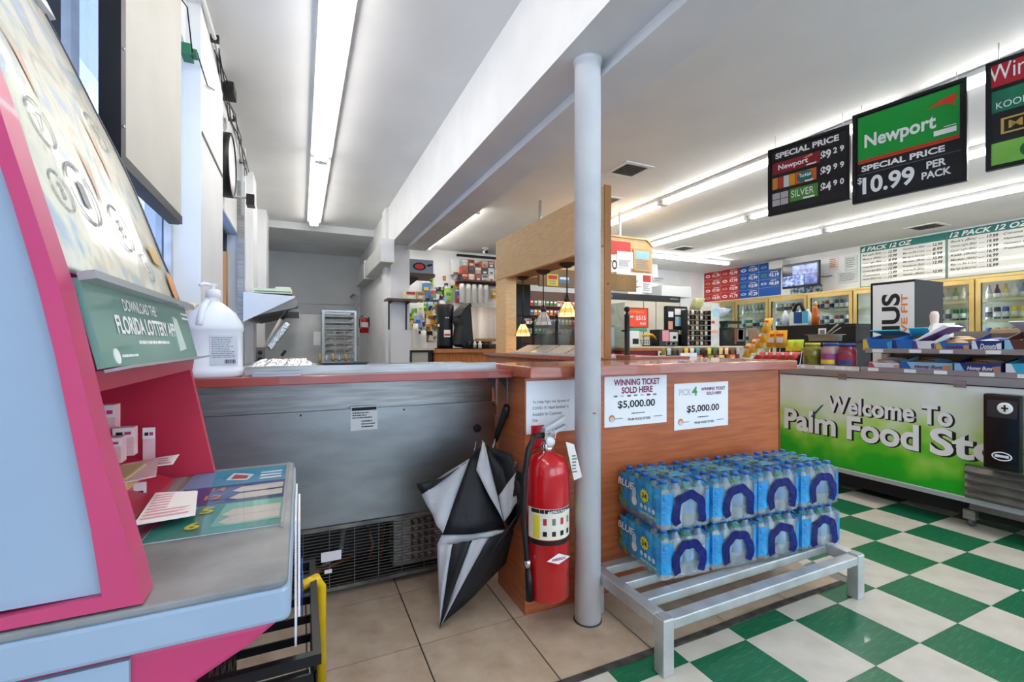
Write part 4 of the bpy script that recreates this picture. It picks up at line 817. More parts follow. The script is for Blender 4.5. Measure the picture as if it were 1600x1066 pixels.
trm = M('dark_sheet_pan', '#4d4b48', .4, .7); bun = M('bread_crust', '#cdb89a', .6, 0, '#b99f7d', 9)
for k in range(9):
    z = .509+.07*(k+6) ; tr = thing('sheet_pan', 'dark sheet pan in the bun rack, %s level from the bottom' % ORD[k], 'sheet pan', (.38, 5.7, z), 0, 'sheet pans in the bun rack')
    wpart(tr, 'pan', G().box(a.x+.027, b_.x-.027, 5.505, 5.97, z, z+.006), trm); wpart(tr, 'rim', G().box(a.x+.027, b_.x-.027, 5.5, 5.505, z, z+.02), M('pan_rim', '#8f8d89', .4, .7))
    if k < 6 and k not in (1,):
        for i in range(3):
            o = solo('bread_roll', G().lathe([(0, .0), (.045, .003), (.05, .018), (.038, .036), (0, .042)], (a.x+.09+.105*i, 5.58, z+.0065), 12), bun, 'pale round roll on the pan on the %s level of the bun rack, %s' % (ORD[k], ('left', 'middle', 'right')[i]), 'bread roll', 'rolls in the bun rack', (a.x+.09+.105*i, 5.58, z+.0065))
cpv = solo('wall_pipe', G().tube([(.84, 8.0, .002), (.84, 8.0, 2.0), (.84, 8.4, 2.05), (.84, 8.89, 2.05)], .02, 8).box(.8, .88, 7.96, 8.0, 1.15, 1.3), M('grey_pipe', '#a9acac', .5), 'grey conduit pipe with box right of the bun rack', 'pipe', loc=(.84, 8, 0))
ac = thing('air_curtain', 'long grey-white air unit high on the partition wall', 'air unit', (.92, 7, 2.3))
a, b_ = PX(557, 442, .86), PX(597, 409, .86); zz = b_.z
wpart(ac, 'casing', G().prism([(.999, zz-.0), (.86, zz+.02), (.85, zz+.23), (.88, zz+.27), (.999, zz+.27)], 1, b_.y, 8.2), M('unit_grey', '#cfd1d0', .45, 0, '#c4c6c5', 4), .006)
wpart(ac, 'joint_strip', G().box(.845, .998, 7.0, 7.03, zz+.0, zz+.272), white); wpart(ac, 'end_cover', G().box(.846, .998, b_.y-.01, b_.y-.0005, zz+.0, zz+.272), white)
e2 = thing('wall_extinguisher', 'small red fire extinguisher hanging on the partition by the kitchen', 'fire extinguisher', (.925, 7.6, 1.36), 0); extinguisher(e2, .06, .24); band_on(e2, .0605, .09, .17, -1.2, 1.2, wprint, 'instruction_label', 8); part(e2, 'wall_bracket', G().box(.06, .073, -.03, .03, .1, .25), blackp)
ls = thing('switch_plate', 'small white wall switch low on the partition', 'switch', (.998, 6.6, 1.25)); part(ls, 'plate', G().box(-.008, 0, -.04, .04, 0, .12), white); part(ls, 'rocker', G().box(-.012, -.008, -.015, .015, .035, .085), wprint)
# ================================================================== COFFEE STATION
sb = thing('bracket_shelf', 'brown shelf on black brackets fixed to the white pier', 'shelf', (1.12, 5.5, 1.72))
a, b_ = PY(602, 467, 5.45), PY(657, 467, 5.45); brown = M('dark_brown_board', '#5a3a2e', .4)
wpart(sb, 'board', G().box(a.x+.02, b_.x, 5.42, 5.678, 1.70, 1.722), brown)
for x in (a.x+.07, a.x+.28): wpart(sb, 'bracket', G().prism([(5.678, 1.698), (5.46, 1.698), (5.46, 1.685), (5.655, 1.67), (5.666, 1.36), (5.678, 1.36)], 0, x, x+.018), blackp)
def carton(name, label, cat, x0_, x1_, y0_, y1_, z0_, z1_, mat, accent=None, group=None, lid=None, face='y'):
    t = thing(name, label, cat, ((x0_+x1_)/2, (y0_+y1_)/2, z0_), 0, group); wpart(t, 'box', G().box(x0_, x1_, y0_, y1_, z0_, z1_), mat, .002)
    if accent:
        h_, w_ = z1_-z0_, (x1_-x0_ if face == 'y' else y1_-y0_)
        if face == 'y': wpart(t, 'print', G().box(x0_+w_*.1, x1_-w_*.1, y0_-.002, y0_-.0002, z0_+h_*.55, z0_+h_*.88), accent); wpart(t, 'print', G().box(x0_+w_*.25, x1_-w_*.25, y0_-.002, y0_-.0002, z0_+h_*.15, z0_+h_*.42), lid or wprint)
        else: wpart(t, 'print', G().box(x0_-.002, x0_-.0002, y0_+w_*.1, y1_-w_*.1, z0_+h_*.55, z0_+h_*.88), accent); wpart(t, 'print', G().box(x0_-.002, x0_-.0002, y0_+w_*.25, y1_-w_*.25, z0_+h_*.15, z0_+h_*.42), lid or wprint)
    return t
tanb = M('tan_carton', '#d8bd8c', .6); redp = M('red_print', '#c8352d', .5)
carton('snack_carton', 'cream carton with red lid on the brown bracket shelf', 'carton', 1.13, 1.26, 5.45, 5.6, 1.7225, 1.82, M('cream_carton', '#e8dcb4', .6), redp)
carton('snack_carton', 'tan carton at the right end of the brown bracket shelf', 'carton', 1.265, 1.36, 5.45, 5.6, 1.7225, 1.82, tanb, M('brown_print', '#a4763f', .5))
sb2 = thing('upper_shelf', 'short brown shelf holding a blue-grey box beside the pier', 'shelf', (1.45, 5.9, 2.1)); wpart(sb2, 'board', G().box(1.232, 1.56, 5.7, 6.1, 2.04, 2.08), brown); wpart(sb2, 'bracket', G().prism([(1.232, 2.038), (1.4, 2.038), (1.232, 1.9)], 1, 5.9, 5.915), blackp)
t = thing('eyewear_box', 'blue-grey display box with oval black emblem on the short shelf', 'display box', (1.4, 5.75, 2.081)); part(t, 'box', G().box(-.15, .15, 0, .2, 0, .18), M('bluegrey_carton', '#7f8d9d', .5)); tape(t, disc(-.03, .09, .085, .05), ink, -.002); tape(t, disc(-.03, .09, .06, .033), redp, -.003); tape(t, disc(.09, .11, .025, .015), ink, -.002); tape(t, disc(.12, .12, .02, .012), ink, -.002)
cc = thing('coffee_cabinet', 'wooden coffee cabinet behind the red ledge', 'cabinet', (2.3, 6.9, 0)); owood = M('orange_wood', '#c98248', .45, 0, '#b8703a', 4, stretch=(8, 2, 2))
wpart(cc, 'carcass', G().box(1.80, 2.86, 6.62, 7.3, .001, 1.05), owood); wpart(cc, 'top', G().box(1.77, 2.9, 6.57, 7.32, 1.0505, 1.105), owood, .004); wpart(cc, 'side_panel', G().box(1.785, 1.7995, 6.6, 7.3, .001, 1.05), M('dark_cherry')); wpart(cc, 'mat', G().box(1.8, 2.88, 6.6, 7.2, 1.1055, 1.118), blackp)
sc_ = thing('cup_counter', 'narrow pale counter with steel front holding foam cups', 'counter', (1.6, 6.6, 0)); wpart(sc_, 'top', G().box(1.4, 1.769, 6.5, 7.2, 1.095, 1.125), M('pale_laminate', '#cfcabd', .4)); wpart(sc_, 'cabinet', G().box(1.44, 1.74, 6.55, 7.2, .001, 1.0945), M('dark_case')); wpart(sc_, 'door', G().box(1.45, 1.68, 6.53, 6.549, .7, 1.06), M('grey_door', '#b4b4ac', .5))
cupm = M('foam_cup', '#f3f4f4', .6)
def cup_stack(label, x, y, z, n, r=.045, down=True, group='foam cup stacks'):
    t = thing('foam_cup_stack', label, 'cup stack', (x, y, z), 0, group)
    g = G().lathe([(0, 0), (r, 0), (r*.8, .11)] if down else [(0, 0), (r*.75, 0), (r, .11)], n=14); first = part(t, 'cup', g, cupm)
    for k in range(1, n): o = link('cup', first.data, t); o.location = (0, 0, .0205*k+.0)
    return t
for i, (x, y, n) in enumerate(((1.52, 6.62, 13), (1.63, 6.60, 8), (1.56, 6.85, 10))): cup_stack('white foam cup stack on the pale counter, %s' % ('tallest at the left', 'shorter at the right', 'behind the other two')[i], x, y, 1.1255, n)
g = thing('coffee_grinder', 'tall black coffee grinder between the cups and the brewer', 'coffee grinder', (2.03, 6.85, 1.1185))
part(g, 'body', G().lathe([(0, 0), (.12, 0), (.125, .05), (.115, .28), (.12, .32), (.115, .38), (.135, .56), (.14, .66), (.12, .68), (0, .685)], n=24), M('gloss_black', '#16181c', .38)); part(g, 'label', G().box(-.05, .05, -.128, -.12, .17, .28), wprint); part(g, 'label_bar', G().box(-.045, .045, -.13, -.128, .19, .22), redp); part(g, 'badge', G().box(-.03, .03, -.124, -.115, .46, .475), alu); part(g, 'side_sticker', G().box(-.124, -.1, -.06, -.04, .33, .37), wprint)
bw_ = thing('coffee_brewer', 'steel fronted black coffee brewer on the wooden cabinet', 'coffee brewer', (2.64, 6.9, 1.1185))
part(bw_, 'side_shell', G().prism([(-.42, .06), (-.36, .02), (-.2, .0), (-.24, .62), (-.27, .7), (-.36, .62), (-.44, .5), (-.38, .34)], 1, -.28, .2), M('gloss_black'))
part(bw_, 'front', G().prism([(-.23, .12), (.2, .12), (.25, .64), (-.27, .64)], 1, -.29, .2), M('brewer_steel', '#c3ab93', .25, .9, '#a08a78', 2, stretch=(6, 1, .3))); part(bw_, 'base', G().box(-.25, .25, -.25, .2, 0, .06), blackp); part(bw_, 'drip_deck', G().box(-.2, .2, -.3, -.1, .06, .075), steel); part(bw_, 'brown_band', G().box(-.2, .18, -.3, -.29, .1, .15), M('brown_print', '#a4763f', .5)); part(bw_, 'name_badge', G().box(-.06, .06, -.297, -.291, .44, .455), wprint); part(bw_, 'column', G().box(-.2, .2, .0, .2, .06, .12), blackp)
mb = thing('mesh_dispenser', 'grey wire bag holder between grinder and brewer', 'dispenser', (2.2, 7.2, 1.1185)); part(mb, 'sack', G().pillow((0, 0, .26), .14, .12, .42, 0, 8), M('grey_mesh', '#8d9093', .5, .4, '#5d6063', 60)); part(mb, 'stand', G().box(-.05, .05, -.05, .05, 0, .1), alu)
for i in range(5): solo('syrup_canister', G().lathe([(0, 0), (.028, 0), (.028, .07), (.018, .09), (.012, .11), (0, .11)], (2.33+.085*i, 6.56, 1.1185), 10), [blackp, alu, wprint, blackp, M('bottle_amber', '#5b3a22', .2)][i], 'small condiment bottle in front of the brewer, number %s from the left' % ('one', 'two', 'three', 'four', 'five')[i], 'bottle', 'small bottles before the brewer', (2.33+.085*i, 6.56, 1.1185))
cr_ = thing('cup_rack_shelf', 'dark red wall shelf with cigarette cartons above the foam cups', 'shelf', (2.7, 7.9, 2.3)); wpart(cr_, 'board', G().box(2.6, 3.6, 7.72, 8.095, 2.31, 2.34), M('dark_maroon_board', '#5a2b2a', .4)); wpart(cr_, 'underrail', G().box(2.62, 3.55, 7.9, 7.93, 2.27, 2.31), blackp); wpart(cr_, 'rail', G().box(2.62, 3.6, 8.05, 8.095, 2.81, 2.85), blackp)
for i in range(5): cup_stack('white foam cup column hanging below the maroon shelf, %s from the left' % ('first', 'second', 'third', 'fourth', 'fifth')[i], 2.63+.115*i, 7.8, 1.93, 12, .05, True)
cl_ = ['#3f4a55', '#d9dcdc', '#9fc0c4', '#e0a07c', '#e2d9cf', '#c9573c', '#586570', '#e4e2dc']
for i in range(7):
    for j in range(3):
        if random.random() < .12 and j == 2: continue
        c1 = cl_[(i*3+j*5) % 8]; x = 2.64+.13*i; z = 2.3405+.13*j
        carton('cigarette_carton', '%s carton on the maroon wall shelf, %s row, %s column from the left' % ({'#3f4a55': 'dark slate', '#d9dcdc': 'pale grey', '#9fc0c4': 'pale teal', '#e0a07c': 'peach', '#e2d9cf': 'cream', '#c9573c': 'brick red', '#586570': 'slate', '#e4e2dc': 'off-white'}[c1], ('bottom', 'middle', 'top')[j], ('first', 'second', 'third', 'fourth', 'fifth', 'sixth', 'seventh')[i]), 'carton', x, x+.12, 7.85, 8.05, z, z+.125, paint(c1), paint(cl_[(i+j*2+3) % 8]), 'cartons on the maroon shelf', paint(cl_[(i*2+j+5) % 8]))
# packets hanging on the back wall
hcol = [('blue', '#2f78b8'), ('red', '#c23b32'), ('black', '#23242a'), ('lime green', '#b4cf2a'), ('yellow', '#e2bd2c'), ('orange', '#e07a2c'), ('pale blue', '#8ab6cf'), ('green', '#4f9a4c'), ('white', '#e2e2de'), ('brown', '#7a5a3c')]
spots = [(664, 452, 0, 26), (668, 468, 6, 24), (676, 462, 1, 22), (686, 458, 2, 26), (692, 456, 2, 24), (700, 460, 3, 28), (710, 432, 9, 16), (716, 446, 1, 22), (717, 464, 0, 26), (692, 436, 1, 10), (655, 483, 8, 20), (648, 490, 7, 22), (652, 502, 6, 26), (664, 500, 0, 26), (673, 496, 4, 30), (672, 520, 8, 34), (682, 484, 5, 18), (646, 508, 4, 18), (770, 460, 4, 20), (690, 478, 8, 20),
         (658, 466, 9, 18), (662, 480, 7, 16), (679, 474, 2, 16), (671, 480, 6, 16), (658, 496, 8, 18), (668, 512, 5, 16), (680, 500, 2, 20), (684, 516, 9, 24), (706, 446, 8, 14), (671, 440, 7, 18), (655, 515, 2, 18), (697, 447, 2, 12), (721, 452, 8, 20), (643, 496, 9, 18)]
for i, (px, py, ci, hh) in enumerate(sorted(spots)):
    p = PY(px, py, 8.05); s = hh*.0088; yy = 8.075-.03*(i % 5)
    t = thing('hanging_packet', '%s packet hanging on the back wall, %s packet from the left' % (hcol[ci][0], ORD2[i]), 'packet', (p.x, yy, p.z), 0, 'packets hanging on the back wall')
    c1, c2 = hcol[ci][1], hcol[(ci*3+i) % 10][1]
    part(t, 'bag', G().pillow((0, 0, 0), s*.66, .03, s, 0, 5), M('bagprint_%d_%d' % (ci, (ci*3+i) % 10), c1, .3, 0, c2, 9, contrast=(.5, .6))); part(t, 'print', G().box(-s*.2, s*.16, -.0175, -.0155, -s*.14, s*.1), paint(hcol[(ci+4+i % 3) % 10][1], .3)); part(t, 'header_card', G().box(-s*.3, s*.3, -.002, .002, s*.42, s*.56), wprint); part(t, 'hook', G().tube([(0, -.01, s*.5), (0, 8.098-yy, s*.52)], .004, 5), alu)
wb = thing('wall_cabinet', 'white metal panel box on the back wall under the ceiling', 'electrical box', (2.4, 8.05, 2.3)); a, b_ = PY(705, 405, 8.0), PY(723, 430, 8.0); wpart(wb, 'case', G().box(a.x, b_.x, 8.0, 8.098, b_.z, a.z), white); wpart(wb, 'door', G().box(a.x+.02, b_.x-.02, 7.99, 7.999, b_.z+.02, a.z-.02), white); wpart(wb, 'latch', G().box(b_.x-.05, b_.x-.035, 7.985, 7.99, b_.z+.2, b_.z+.24), blackp)
dc = thing('dome_camera', 'white ceiling camera with black lens above the cigarette cartons', 'camera', (3.0, 7.6, CEIL-.0005)); part(dc, 'mount', G().lathe([(.05, -.02), (.055, 0)], n=16), white); part(dc, 'body', G().tube([(0, .05, -.07), (-.02, -.11, -.09)], .04, 12), white); part(dc, 'lens', G().tube([(-.02, -.11, -.09), (-.021, -.116, -.091)], .032, 12), blackp); part(dc, 'neck', G().cyl((0, 0, -.02), (0, 0, -.06), .015, n=8), white)
# ================================================================== WOODEN PORTAL ON THE PENINSULA
pn = thing('peninsula_counter', 'cherry counter running back below the wooden portal', 'counter', (2.3, 3.5, 0))
wpart(pn, 'base', G().box(1.97, 2.70, 2.25, 4.95, .001, 1.05), cabwood); wpart(pn, 'top', G().box(1.94, 2.74, 2.22, 4.98, 1.0505, 1.088), redtop, .004)
wp = thing('wooden_portal', 'pale maple portal frame with deep header over the counter', 'portal', (2.06, 3.7, 1.09)); zt, zs = 2.34, 1.895
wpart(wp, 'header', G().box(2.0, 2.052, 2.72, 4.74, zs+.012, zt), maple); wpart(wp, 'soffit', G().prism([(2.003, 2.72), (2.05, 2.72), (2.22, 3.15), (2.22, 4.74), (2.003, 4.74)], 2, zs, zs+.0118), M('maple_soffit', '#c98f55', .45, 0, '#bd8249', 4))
wpart(wp, 'post', G().box(2.0, 2.12, 4.46, 4.74, 1.089, zs-.0005), maple); wpart(wp, 'post', G().box(2.0, 2.052, 2.72, 2.95, 1.089, zs-.0005), maple); wpart(wp, 'edge_strip', G().box(1.998, 2.055, 2.708, 2.7195, 1.089, zt+.004), M('maple_edge', '#a5713f', .5))
wpart(wp, 'hinge_screw', G().box(2.02, 2.03, 2.704, 2.708, 1.62, 1.63), blackp)
solo('counter_riser', G().box(1.86, 2.36, 2.26, 2.4, 1.0885, 1.105).box(1.86, 1.9, 2.26, 2.4, 1.105, 1.115), redwood, 'low cherry riser board at the foot of the portal', 'riser')
# pendants with leaded shades
def pendant(label, y, lit, drop, x=2.13):
    t = thing('pendant_lamp', label, 'pendant lamp', (x, y, zs-.0005), 0, 'leaded glass pendant lamps')
    brz = M('bronze', '#3d342c', .35, .7); part(t, 'canopy', G().lathe([(.0, -.035), (.03, -.035), (.07, -.012), (.072, 0)], n=20), brz); part(t, 'stem', G().cyl((0, 0, -.035), (0, 0, -drop+.06), .006, n=8), brz); part(t, 'socket', G().lathe([(.018, -drop-.005), (.03, -drop+.02), (.02, -drop+.05), (.008, -drop+.07)], n=12), brz)
    n = 8; gm = M('leaded_glass_lit', '#f2dfa4', .35, emit=.55) if lit else M('leaded_glass_off', '#cfcdc4', .3); gm2 = M('leaded_glass_band_lit', '#e3b64c', .35, emit=.4) if lit else M('leaded_glass_band', '#b4b0a4', .3)
    for k in range(n):
        a0, a1 = 2*math.pi*k/n, 2*math.pi*(k+1)/n; g = G()
        for (r0, z0_, r1, z1_, mi) in ((.028, 0, .06, -.055, 0), (.06, -.055, .078, -.095, 1), (.078, -.095, .083, -.125, 0)):
            q = [Vector((r*math.cos(a), r*math.sin(a), -drop+z)) for r, z, a in ((r0, z0_, a0), (r1, z1_, a0), (r1, z1_, a1), (r0, z0_, a1))]
            g.add(q, [(0, 1, 2, 3)], mi)
        pn_ = part(t, 'glass_panel', g, [gm, gm2]); s = pn_.modifiers.new('glass', 'SOLIDIFY'); s.thickness = .003
        part(t, 'lead_line', G().tube([(r*math.cos(a0), r*math.sin(a0), -drop+z) for r, z in ((.029, 0), (.061, -.055), (.079, -.095), (.084, -.126))], .002, 5), brz)
    if lit: part(t, 'bulb', G().lathe([(0, -drop-.1), (.02, -drop-.085), (.022, -drop-.06), (.01, -drop-.03), (0, -drop-.02)], n=10), M('lit_bulb', '#ffe2ac', .3, emit=6))
    return t
def yat(px, X): return PX(px, 500, X).y
pendant('lit amber leaded glass pendant nearest the white post', yat(886, 2.13), True, .34); pendant('unlit grey leaded glass pendant, middle of the three', yat(849, 2.13), False, .40); pendant('lit amber leaded glass pendant farthest from the white post', yat(817, 2.13), True, .50)
# sneeze guard
sgd = thing('sneeze_guard', 'glass sneeze guard on dark ball topped posts behind the portal', 'sneeze guard', (2.55, 4, 1.09)); gls = thin_glass('guard_glass', '#dbe3e2', .12, .06); dm_ = M('dark_metal', '#2e2927', .35, .6)
for y in (3.14, 4.32, 4.88):
    wpart(sgd, 'post', G().lathe([(.028, 1.089), (.022, 1.1), (.022, 1.42), (.026, 1.43), (.012, 1.45), (.01, 1.46), (.024, 1.475), (.026, 1.49), (.018, 1.505), (0, 1.51)], (2.55, y, 0), 14), dm_)
    wpart(sgd, 'clamp', G().cyl((2.53, y-.04, 1.3), (2.53, y+.04, 1.3), .01, n=8), dm_)
for y0_, y1_ in ((3.17, 4.29), (4.35, 4.85)): wpart(sgd, 'glass_panel', G().box(2.545, 2.552, y0_, y1_, 1.12, 1.55 if y0_ < 4 else 1.46), gls)
# deli display case behind, black monitor, folded menus
dl = thing('deli_case', 'low glass deli case with pale trays behind the sneeze guard', 'display case', (3.1, 4.6, 0)); wpart(dl, 'base', G().box(2.76, 3.05, 3.95, 5.15, .001, .95), steel); wpart(dl, 'glass_front', G().prism([(2.77, .951), (2.78, .951), (2.84, 1.36), (2.83, 1.36)], 1, 3.97, 5.13), gls); wpart(dl, 'top', G().box(2.82, 3.05, 3.95, 5.15, 1.361, 1.385), steel); wpart(dl, 'end_glass', G().prism([(2.78, .951), (3.04, .951), (3.04, 1.36), (2.84, 1.36)], 1, 3.95, 3.958), gls)
for k, (cn, cc_) in enumerate((('pale cheese', '#e6dcb8'), ('pink ham', '#d9a79b'), ('beige salad', '#cfc3a0'), ('green salad', '#8fae7e'), ('white', '#e4e4e0'))):
    t = thing('deli_tray', 'shallow tray of %s in the deli case' % cn, 'food tray', (2.92, 4.08+.235*k, .9515), 0, 'trays in the deli case'); part(t, 'pan', G().box(-.12, .12, -.11, .11, 0, .03), steel); part(t, 'food', crumple(G(), (0, 0, .03), .23, .21, .07, k), paint(cc_, .5))
mo = thing('black_monitor', 'black back of a monitor seen through the portal', 'monitor', (2.75, 5.3, 1.39)); a, b_ = PY(794, 442, 5.3), PY(829, 494, 5.3); wpart(mo, 'screen_back', G().box(a.x, b_.x, 5.3, 5.34, b_.z, a.z), blackp, .006); wpart(mo, 'stand', G().box(a.x+.12, a.x+.2, 5.33, 5.38, 1.10, b_.z+.1).box(a.x+.02, b_.x-.02, 5.26, 5.44, 1.09, 1.105), blackp)
solo('monitor_table', G().box(2.3, 3.6, 5.2, 5.5, 1.06, 1.0895).box(2.32, 2.36, 5.22, 5.48, .001, 1.06).box(3.52, 3.56, 5.22, 5.48, .001, 1.06), steel, 'narrow steel table carrying the black monitor', 'table')
mnu = thing('menu_holder', 'row of tilted clear menu holders on the counter under the portal', 'menu holder', (2.15, 3.7, 1.089))
for k in range(4):
    y = 3.02+.34*k; wpart(mnu, 'sheet', G().prism([(2.02, 1.095), (2.2, 1.175), (2.203, 1.17), (2.023, 1.09)], 1, y, y+.3), M('menu_sheet', '#d9d2c6', .3, 0, '#c9c0b2', 20, coat=.5)); wpart(mnu, 'clear_stop', G().box(2.0, 2.02, y, y+.3, 1.0885, 1.105), M('clear_ice'))
# ================================================================== OVERHEAD TOBACCO CABINET (front faces the camera side)
oc = thing('overhead_cabinet', 'hanging maple tobacco cabinet with rounded top and taped papers', 'overhead cabinet', (3.2, 4.5, 1.9))
a, b_ = PY(1019, 375, 4.5), PY(1019, 452, 4.5); xr = a.x; zb_ = 1.93; ztp = 2.49
wpart(oc, 'body', G().prism([(2.35, zb_), (xr-.02, zb_), (xr, zb_+.05), (xr, ztp-.12), (xr-.04, ztp-.04), (xr-.12, ztp), (2.35, ztp)], 1, 4.5, 5.1), M('maple_light', '#dfc08d', .45, 0, '#d3b27c', 4))
wpart(oc, 'header_cap', G().prism([(2.35, ztp), (xr-.1, ztp), (xr-.02, ztp-.07), (xr+.01, ztp-.07), (xr-.08, ztp+.02), (2.35, ztp+.02)], 1, 4.48, 5.1), maple)
wpart(oc, 'valance', G().prism([(4.499, zb_), (4.499, zb_+.1), (4.445, zb_+.1), (4.445, zb_-.1), (4.48, zb_-.1)], 0, 2.4, xr-.3), M('brown_valance', '#7a5a30', .45, 0, '#916e3c', 4))
wpart(oc, 'hanger_rod', G().cyl((3.78, 4.8, ztp), (3.78, 4.8, CEIL), .02, n=10), alu); wpart(oc, 'hanger_rod', G().cyl((2.6, 4.8, ztp), (2.6, 4.8, CEIL), .02, n=10), alu)
s = thing('tobacco_sign', 'white sign with red roof shape and black letters on the hanging cabinet', 'sign', (2.9, 4.4975, 2.06)); part(s, 'panel', G().box(0, .8, -.01, 0, 0, .38), wprint); tape(s, [(0, .25), (.4, .19), (.8, .25), (.8, .38), (0, .38)], M('sign_red', '#d9453f', .4), -.011); lettering(s, 'Marlboro', .02, .03, .57, .17, ink, -.012, .0)
def pinned(name, label, cat, px0, py0, px1, py1, Y, mat, acc=None, rows=5, grp='papers taped to the hanging cabinet'):
    a, b_ = PY(px0, py0, Y), PY(px1, py1, Y); t = thing(name, label, cat, (a.x, Y, b_.z), 0, grp); part(t, 'sheet', G().box(0, b_.x-a.x, -.003, 0, 0, a.z-b_.z), mat)
    if acc: patch(t, .1*(b_.x-a.x), .9*(b_.x-a.x), .55*(a.z-b_.z), .9*(a.z-b_.z), acc, -.004)
    scrib(t, .12*(b_.x-a.x), .9*(b_.x-a.x), .08*(a.z-b_.z), .5*(a.z-b_.z), rows, gp, -.0045); return t
pinned('taped_note', 'white typed sheet taped over the tobacco sign', 'paper', 964, 392, 989, 420, 4.484, wprint, None, 7)
pinned('license_frame', 'tan framed blue certificate at the corner of the hanging cabinet', 'framed certificate', 990, 388, 1017, 425, 4.48, M('tan_frame', '#d2ab72', .5), M('certificate_blue', '#9fd0e2', .4))
pinned('taped_note', 'wide white sheet with face drawing taped under the tobacco sign', 'paper', 963, 424, 1003, 448, 4.478, wprint, None, 4); pinned('taped_note', 'white sheet with red block at the cabinet corner', 'paper', 1003, 427, 1018, 458, 4.475, wprint, redp, 4)
pinned('taped_note', 'yellow and red card on the valance seen through the portal', 'paper', 855, 428, 872, 447, 4.4445, M('label_yellow'), redp, 2); pinned('taped_note', 'blue card on the valance seen through the portal', 'paper', 873, 432, 890, 443, 4.4445, M('certificate_blue2', '#3f86b4', .4), wprint, 2)
# cigarette shelf unit below/behind
cgs = thing('cigarette_shelves', 'dark shelf unit full of cigarette packs behind the checkout', 'shelf unit', (3.4, 6.4, 0)); wpart(cgs, 'back', G().box(2.95, 4.75, 6.6, 6.62, .6, 2.05), brown)
for z in (1.2, 1.35, 1.5, 1.65, 1.8): wpart(cgs, 'shelf', G().box(2.95, 4.75, 6.45, 6.6, z-.012, z), M('shelf_red', '#9a3530', .5) if z > 1.6 else blackp)
for x in (2.96, 4.7): wpart(cgs, 'leg', G().box(x, x+.04, 6.55, 6.6, .001, .6), brown)
pcol = [('red', '#c23a34'), ('white', '#e6e4e0'), ('gold', '#c9a552'), ('green', '#3f8a58'), ('blue', '#3c64a8'), ('silver', '#b4b8bb'), ('salmon', '#dd8a72')]
pkm = {}
for c_, hxc in pcol:
    gg = G().box(0, .056, -.022, 0, 0, .088, 0).box(.006, .05, -.0225, -.022, .05, .075, 1); pkm[c_] = gg.mesh('cigarette_pack', [paint(hxc), wprint if c_ != 'white' else paint('#c23a34')])
for j, z in enumerate((1.35, 1.5, 1.65, 1.8)):
    for i in range(24):
        x = 2.97+.072*i; c_ = pcol[(i//3*5+j*3) % 7][0] if random.random() < .85 else random.choice(pcol)[0]
        o = link('cigarette_pack', pkm[c_]); o.location = (x, 6.5, z+.0005)
        tag(o, '%s cigarette pack on the %s shelf behind the checkout, %s from the left' % (c_, ('lowest', 'second', 'third', 'top')[j], ORD[i]), 'cigarette pack', 'cigarette packs behind the checkout')
# ================================================================== CHECKOUT COUNTER AND WHAT STANDS ON IT
ZC = 1.15; co = thing('checkout_counter', 'maroon checkout counter with pale top beyond the front counter', 'counter', (5, 5.4, 0)); marn = M('maroon_panel', '#7d2233', .4)
wpart(co, 'front', G().box(3.98, 6.3, 5.02, 5.04, .001, ZC-.06), marn); wpart(co, 'wood_edge', G().box(3.96, 6.32, 5.0, 5.66, ZC-.06, ZC-.02), owood); wpart(co, 'top', G().box(3.96, 6.32, 4.99, 5.66, ZC-.0195, ZC), M('pale_top', '#d6cfc2', .35)); wpart(co, 'carcass', G().box(3.98, 6.3, 5.0405, 5.62, .001, ZC-.0605), marn)
# snack strip clipped along the edge
snk = [('olive', '#8a8a3c'), ('pale blue', '#b9cbd4'), ('dark green', '#3e5e40'), ('grey', '#77746c'), ('yellow', '#e2c93c'), ('white', '#d9d6cc'), ('teal', '#3f9aa0'), ('black', '#2e2c2a'), ('lime', '#c4cf5a'), ('green', '#35794a'), ('peach', '#e8c48e'), ('cream', '#e9d2a0'), ('brown', '#6a5640'), ('silver', '#b4b4b4')]
for k in range(14):
    c_, hxc = snk[k]; px = 1036+9.0*k; p = PY(px, 548, 4.97)
    o = solo('snack_packet', G().pillow((p.x, 4.965, ZC-.075), .075, .035, .10, 0, 5), paint(hxc, .3), '%s snack packet clipped along the checkout counter edge' % c_, 'snack packet', 'snack packets along the counter edge', (p.x, 4.965, ZC-.075))
for k in range(6):
    px = 1058+17*k; p = PY(px, 558, 4.96); hxc, c_ = (('#e8952e', 'orange'), ('#e6a83c', 'amber'), ('#e07a30', 'deep orange'), ('#8f8f4a', 'olive'), ('#e9c98a', 'peach'), ('#d98a4a', 'copper'))[k]
    o = thing('cracker_box', '%s snack box hung below the packets on the checkout front' % c_, 'snack box', (p.x, 4.96, ZC-.24), 0, 'snack boxes on the checkout front'); part(o, 'box', G().box(-.055, .055, -.02, .05, 0, .105), paint(hxc)); tape(o, disc(0, .045, .035, .02), wprint, -.0215)
o = thing('price_card', 'white card with black script on the maroon checkout front', 'card', (PY(1034, 560, 4.995).x, 4.995, .985)); part(o, 'card', G().box(-.07, .07, -.004, 0, 0, .1), wprint); tape(o, disc(0, .055, .045, .018), ink, -.0048)
solo('small_price_note', G().box(2.52, 2.68, 2.5, 2.51, 1.0885, 1.12), wprint, 'little white price note lying behind the counter top', 'note')
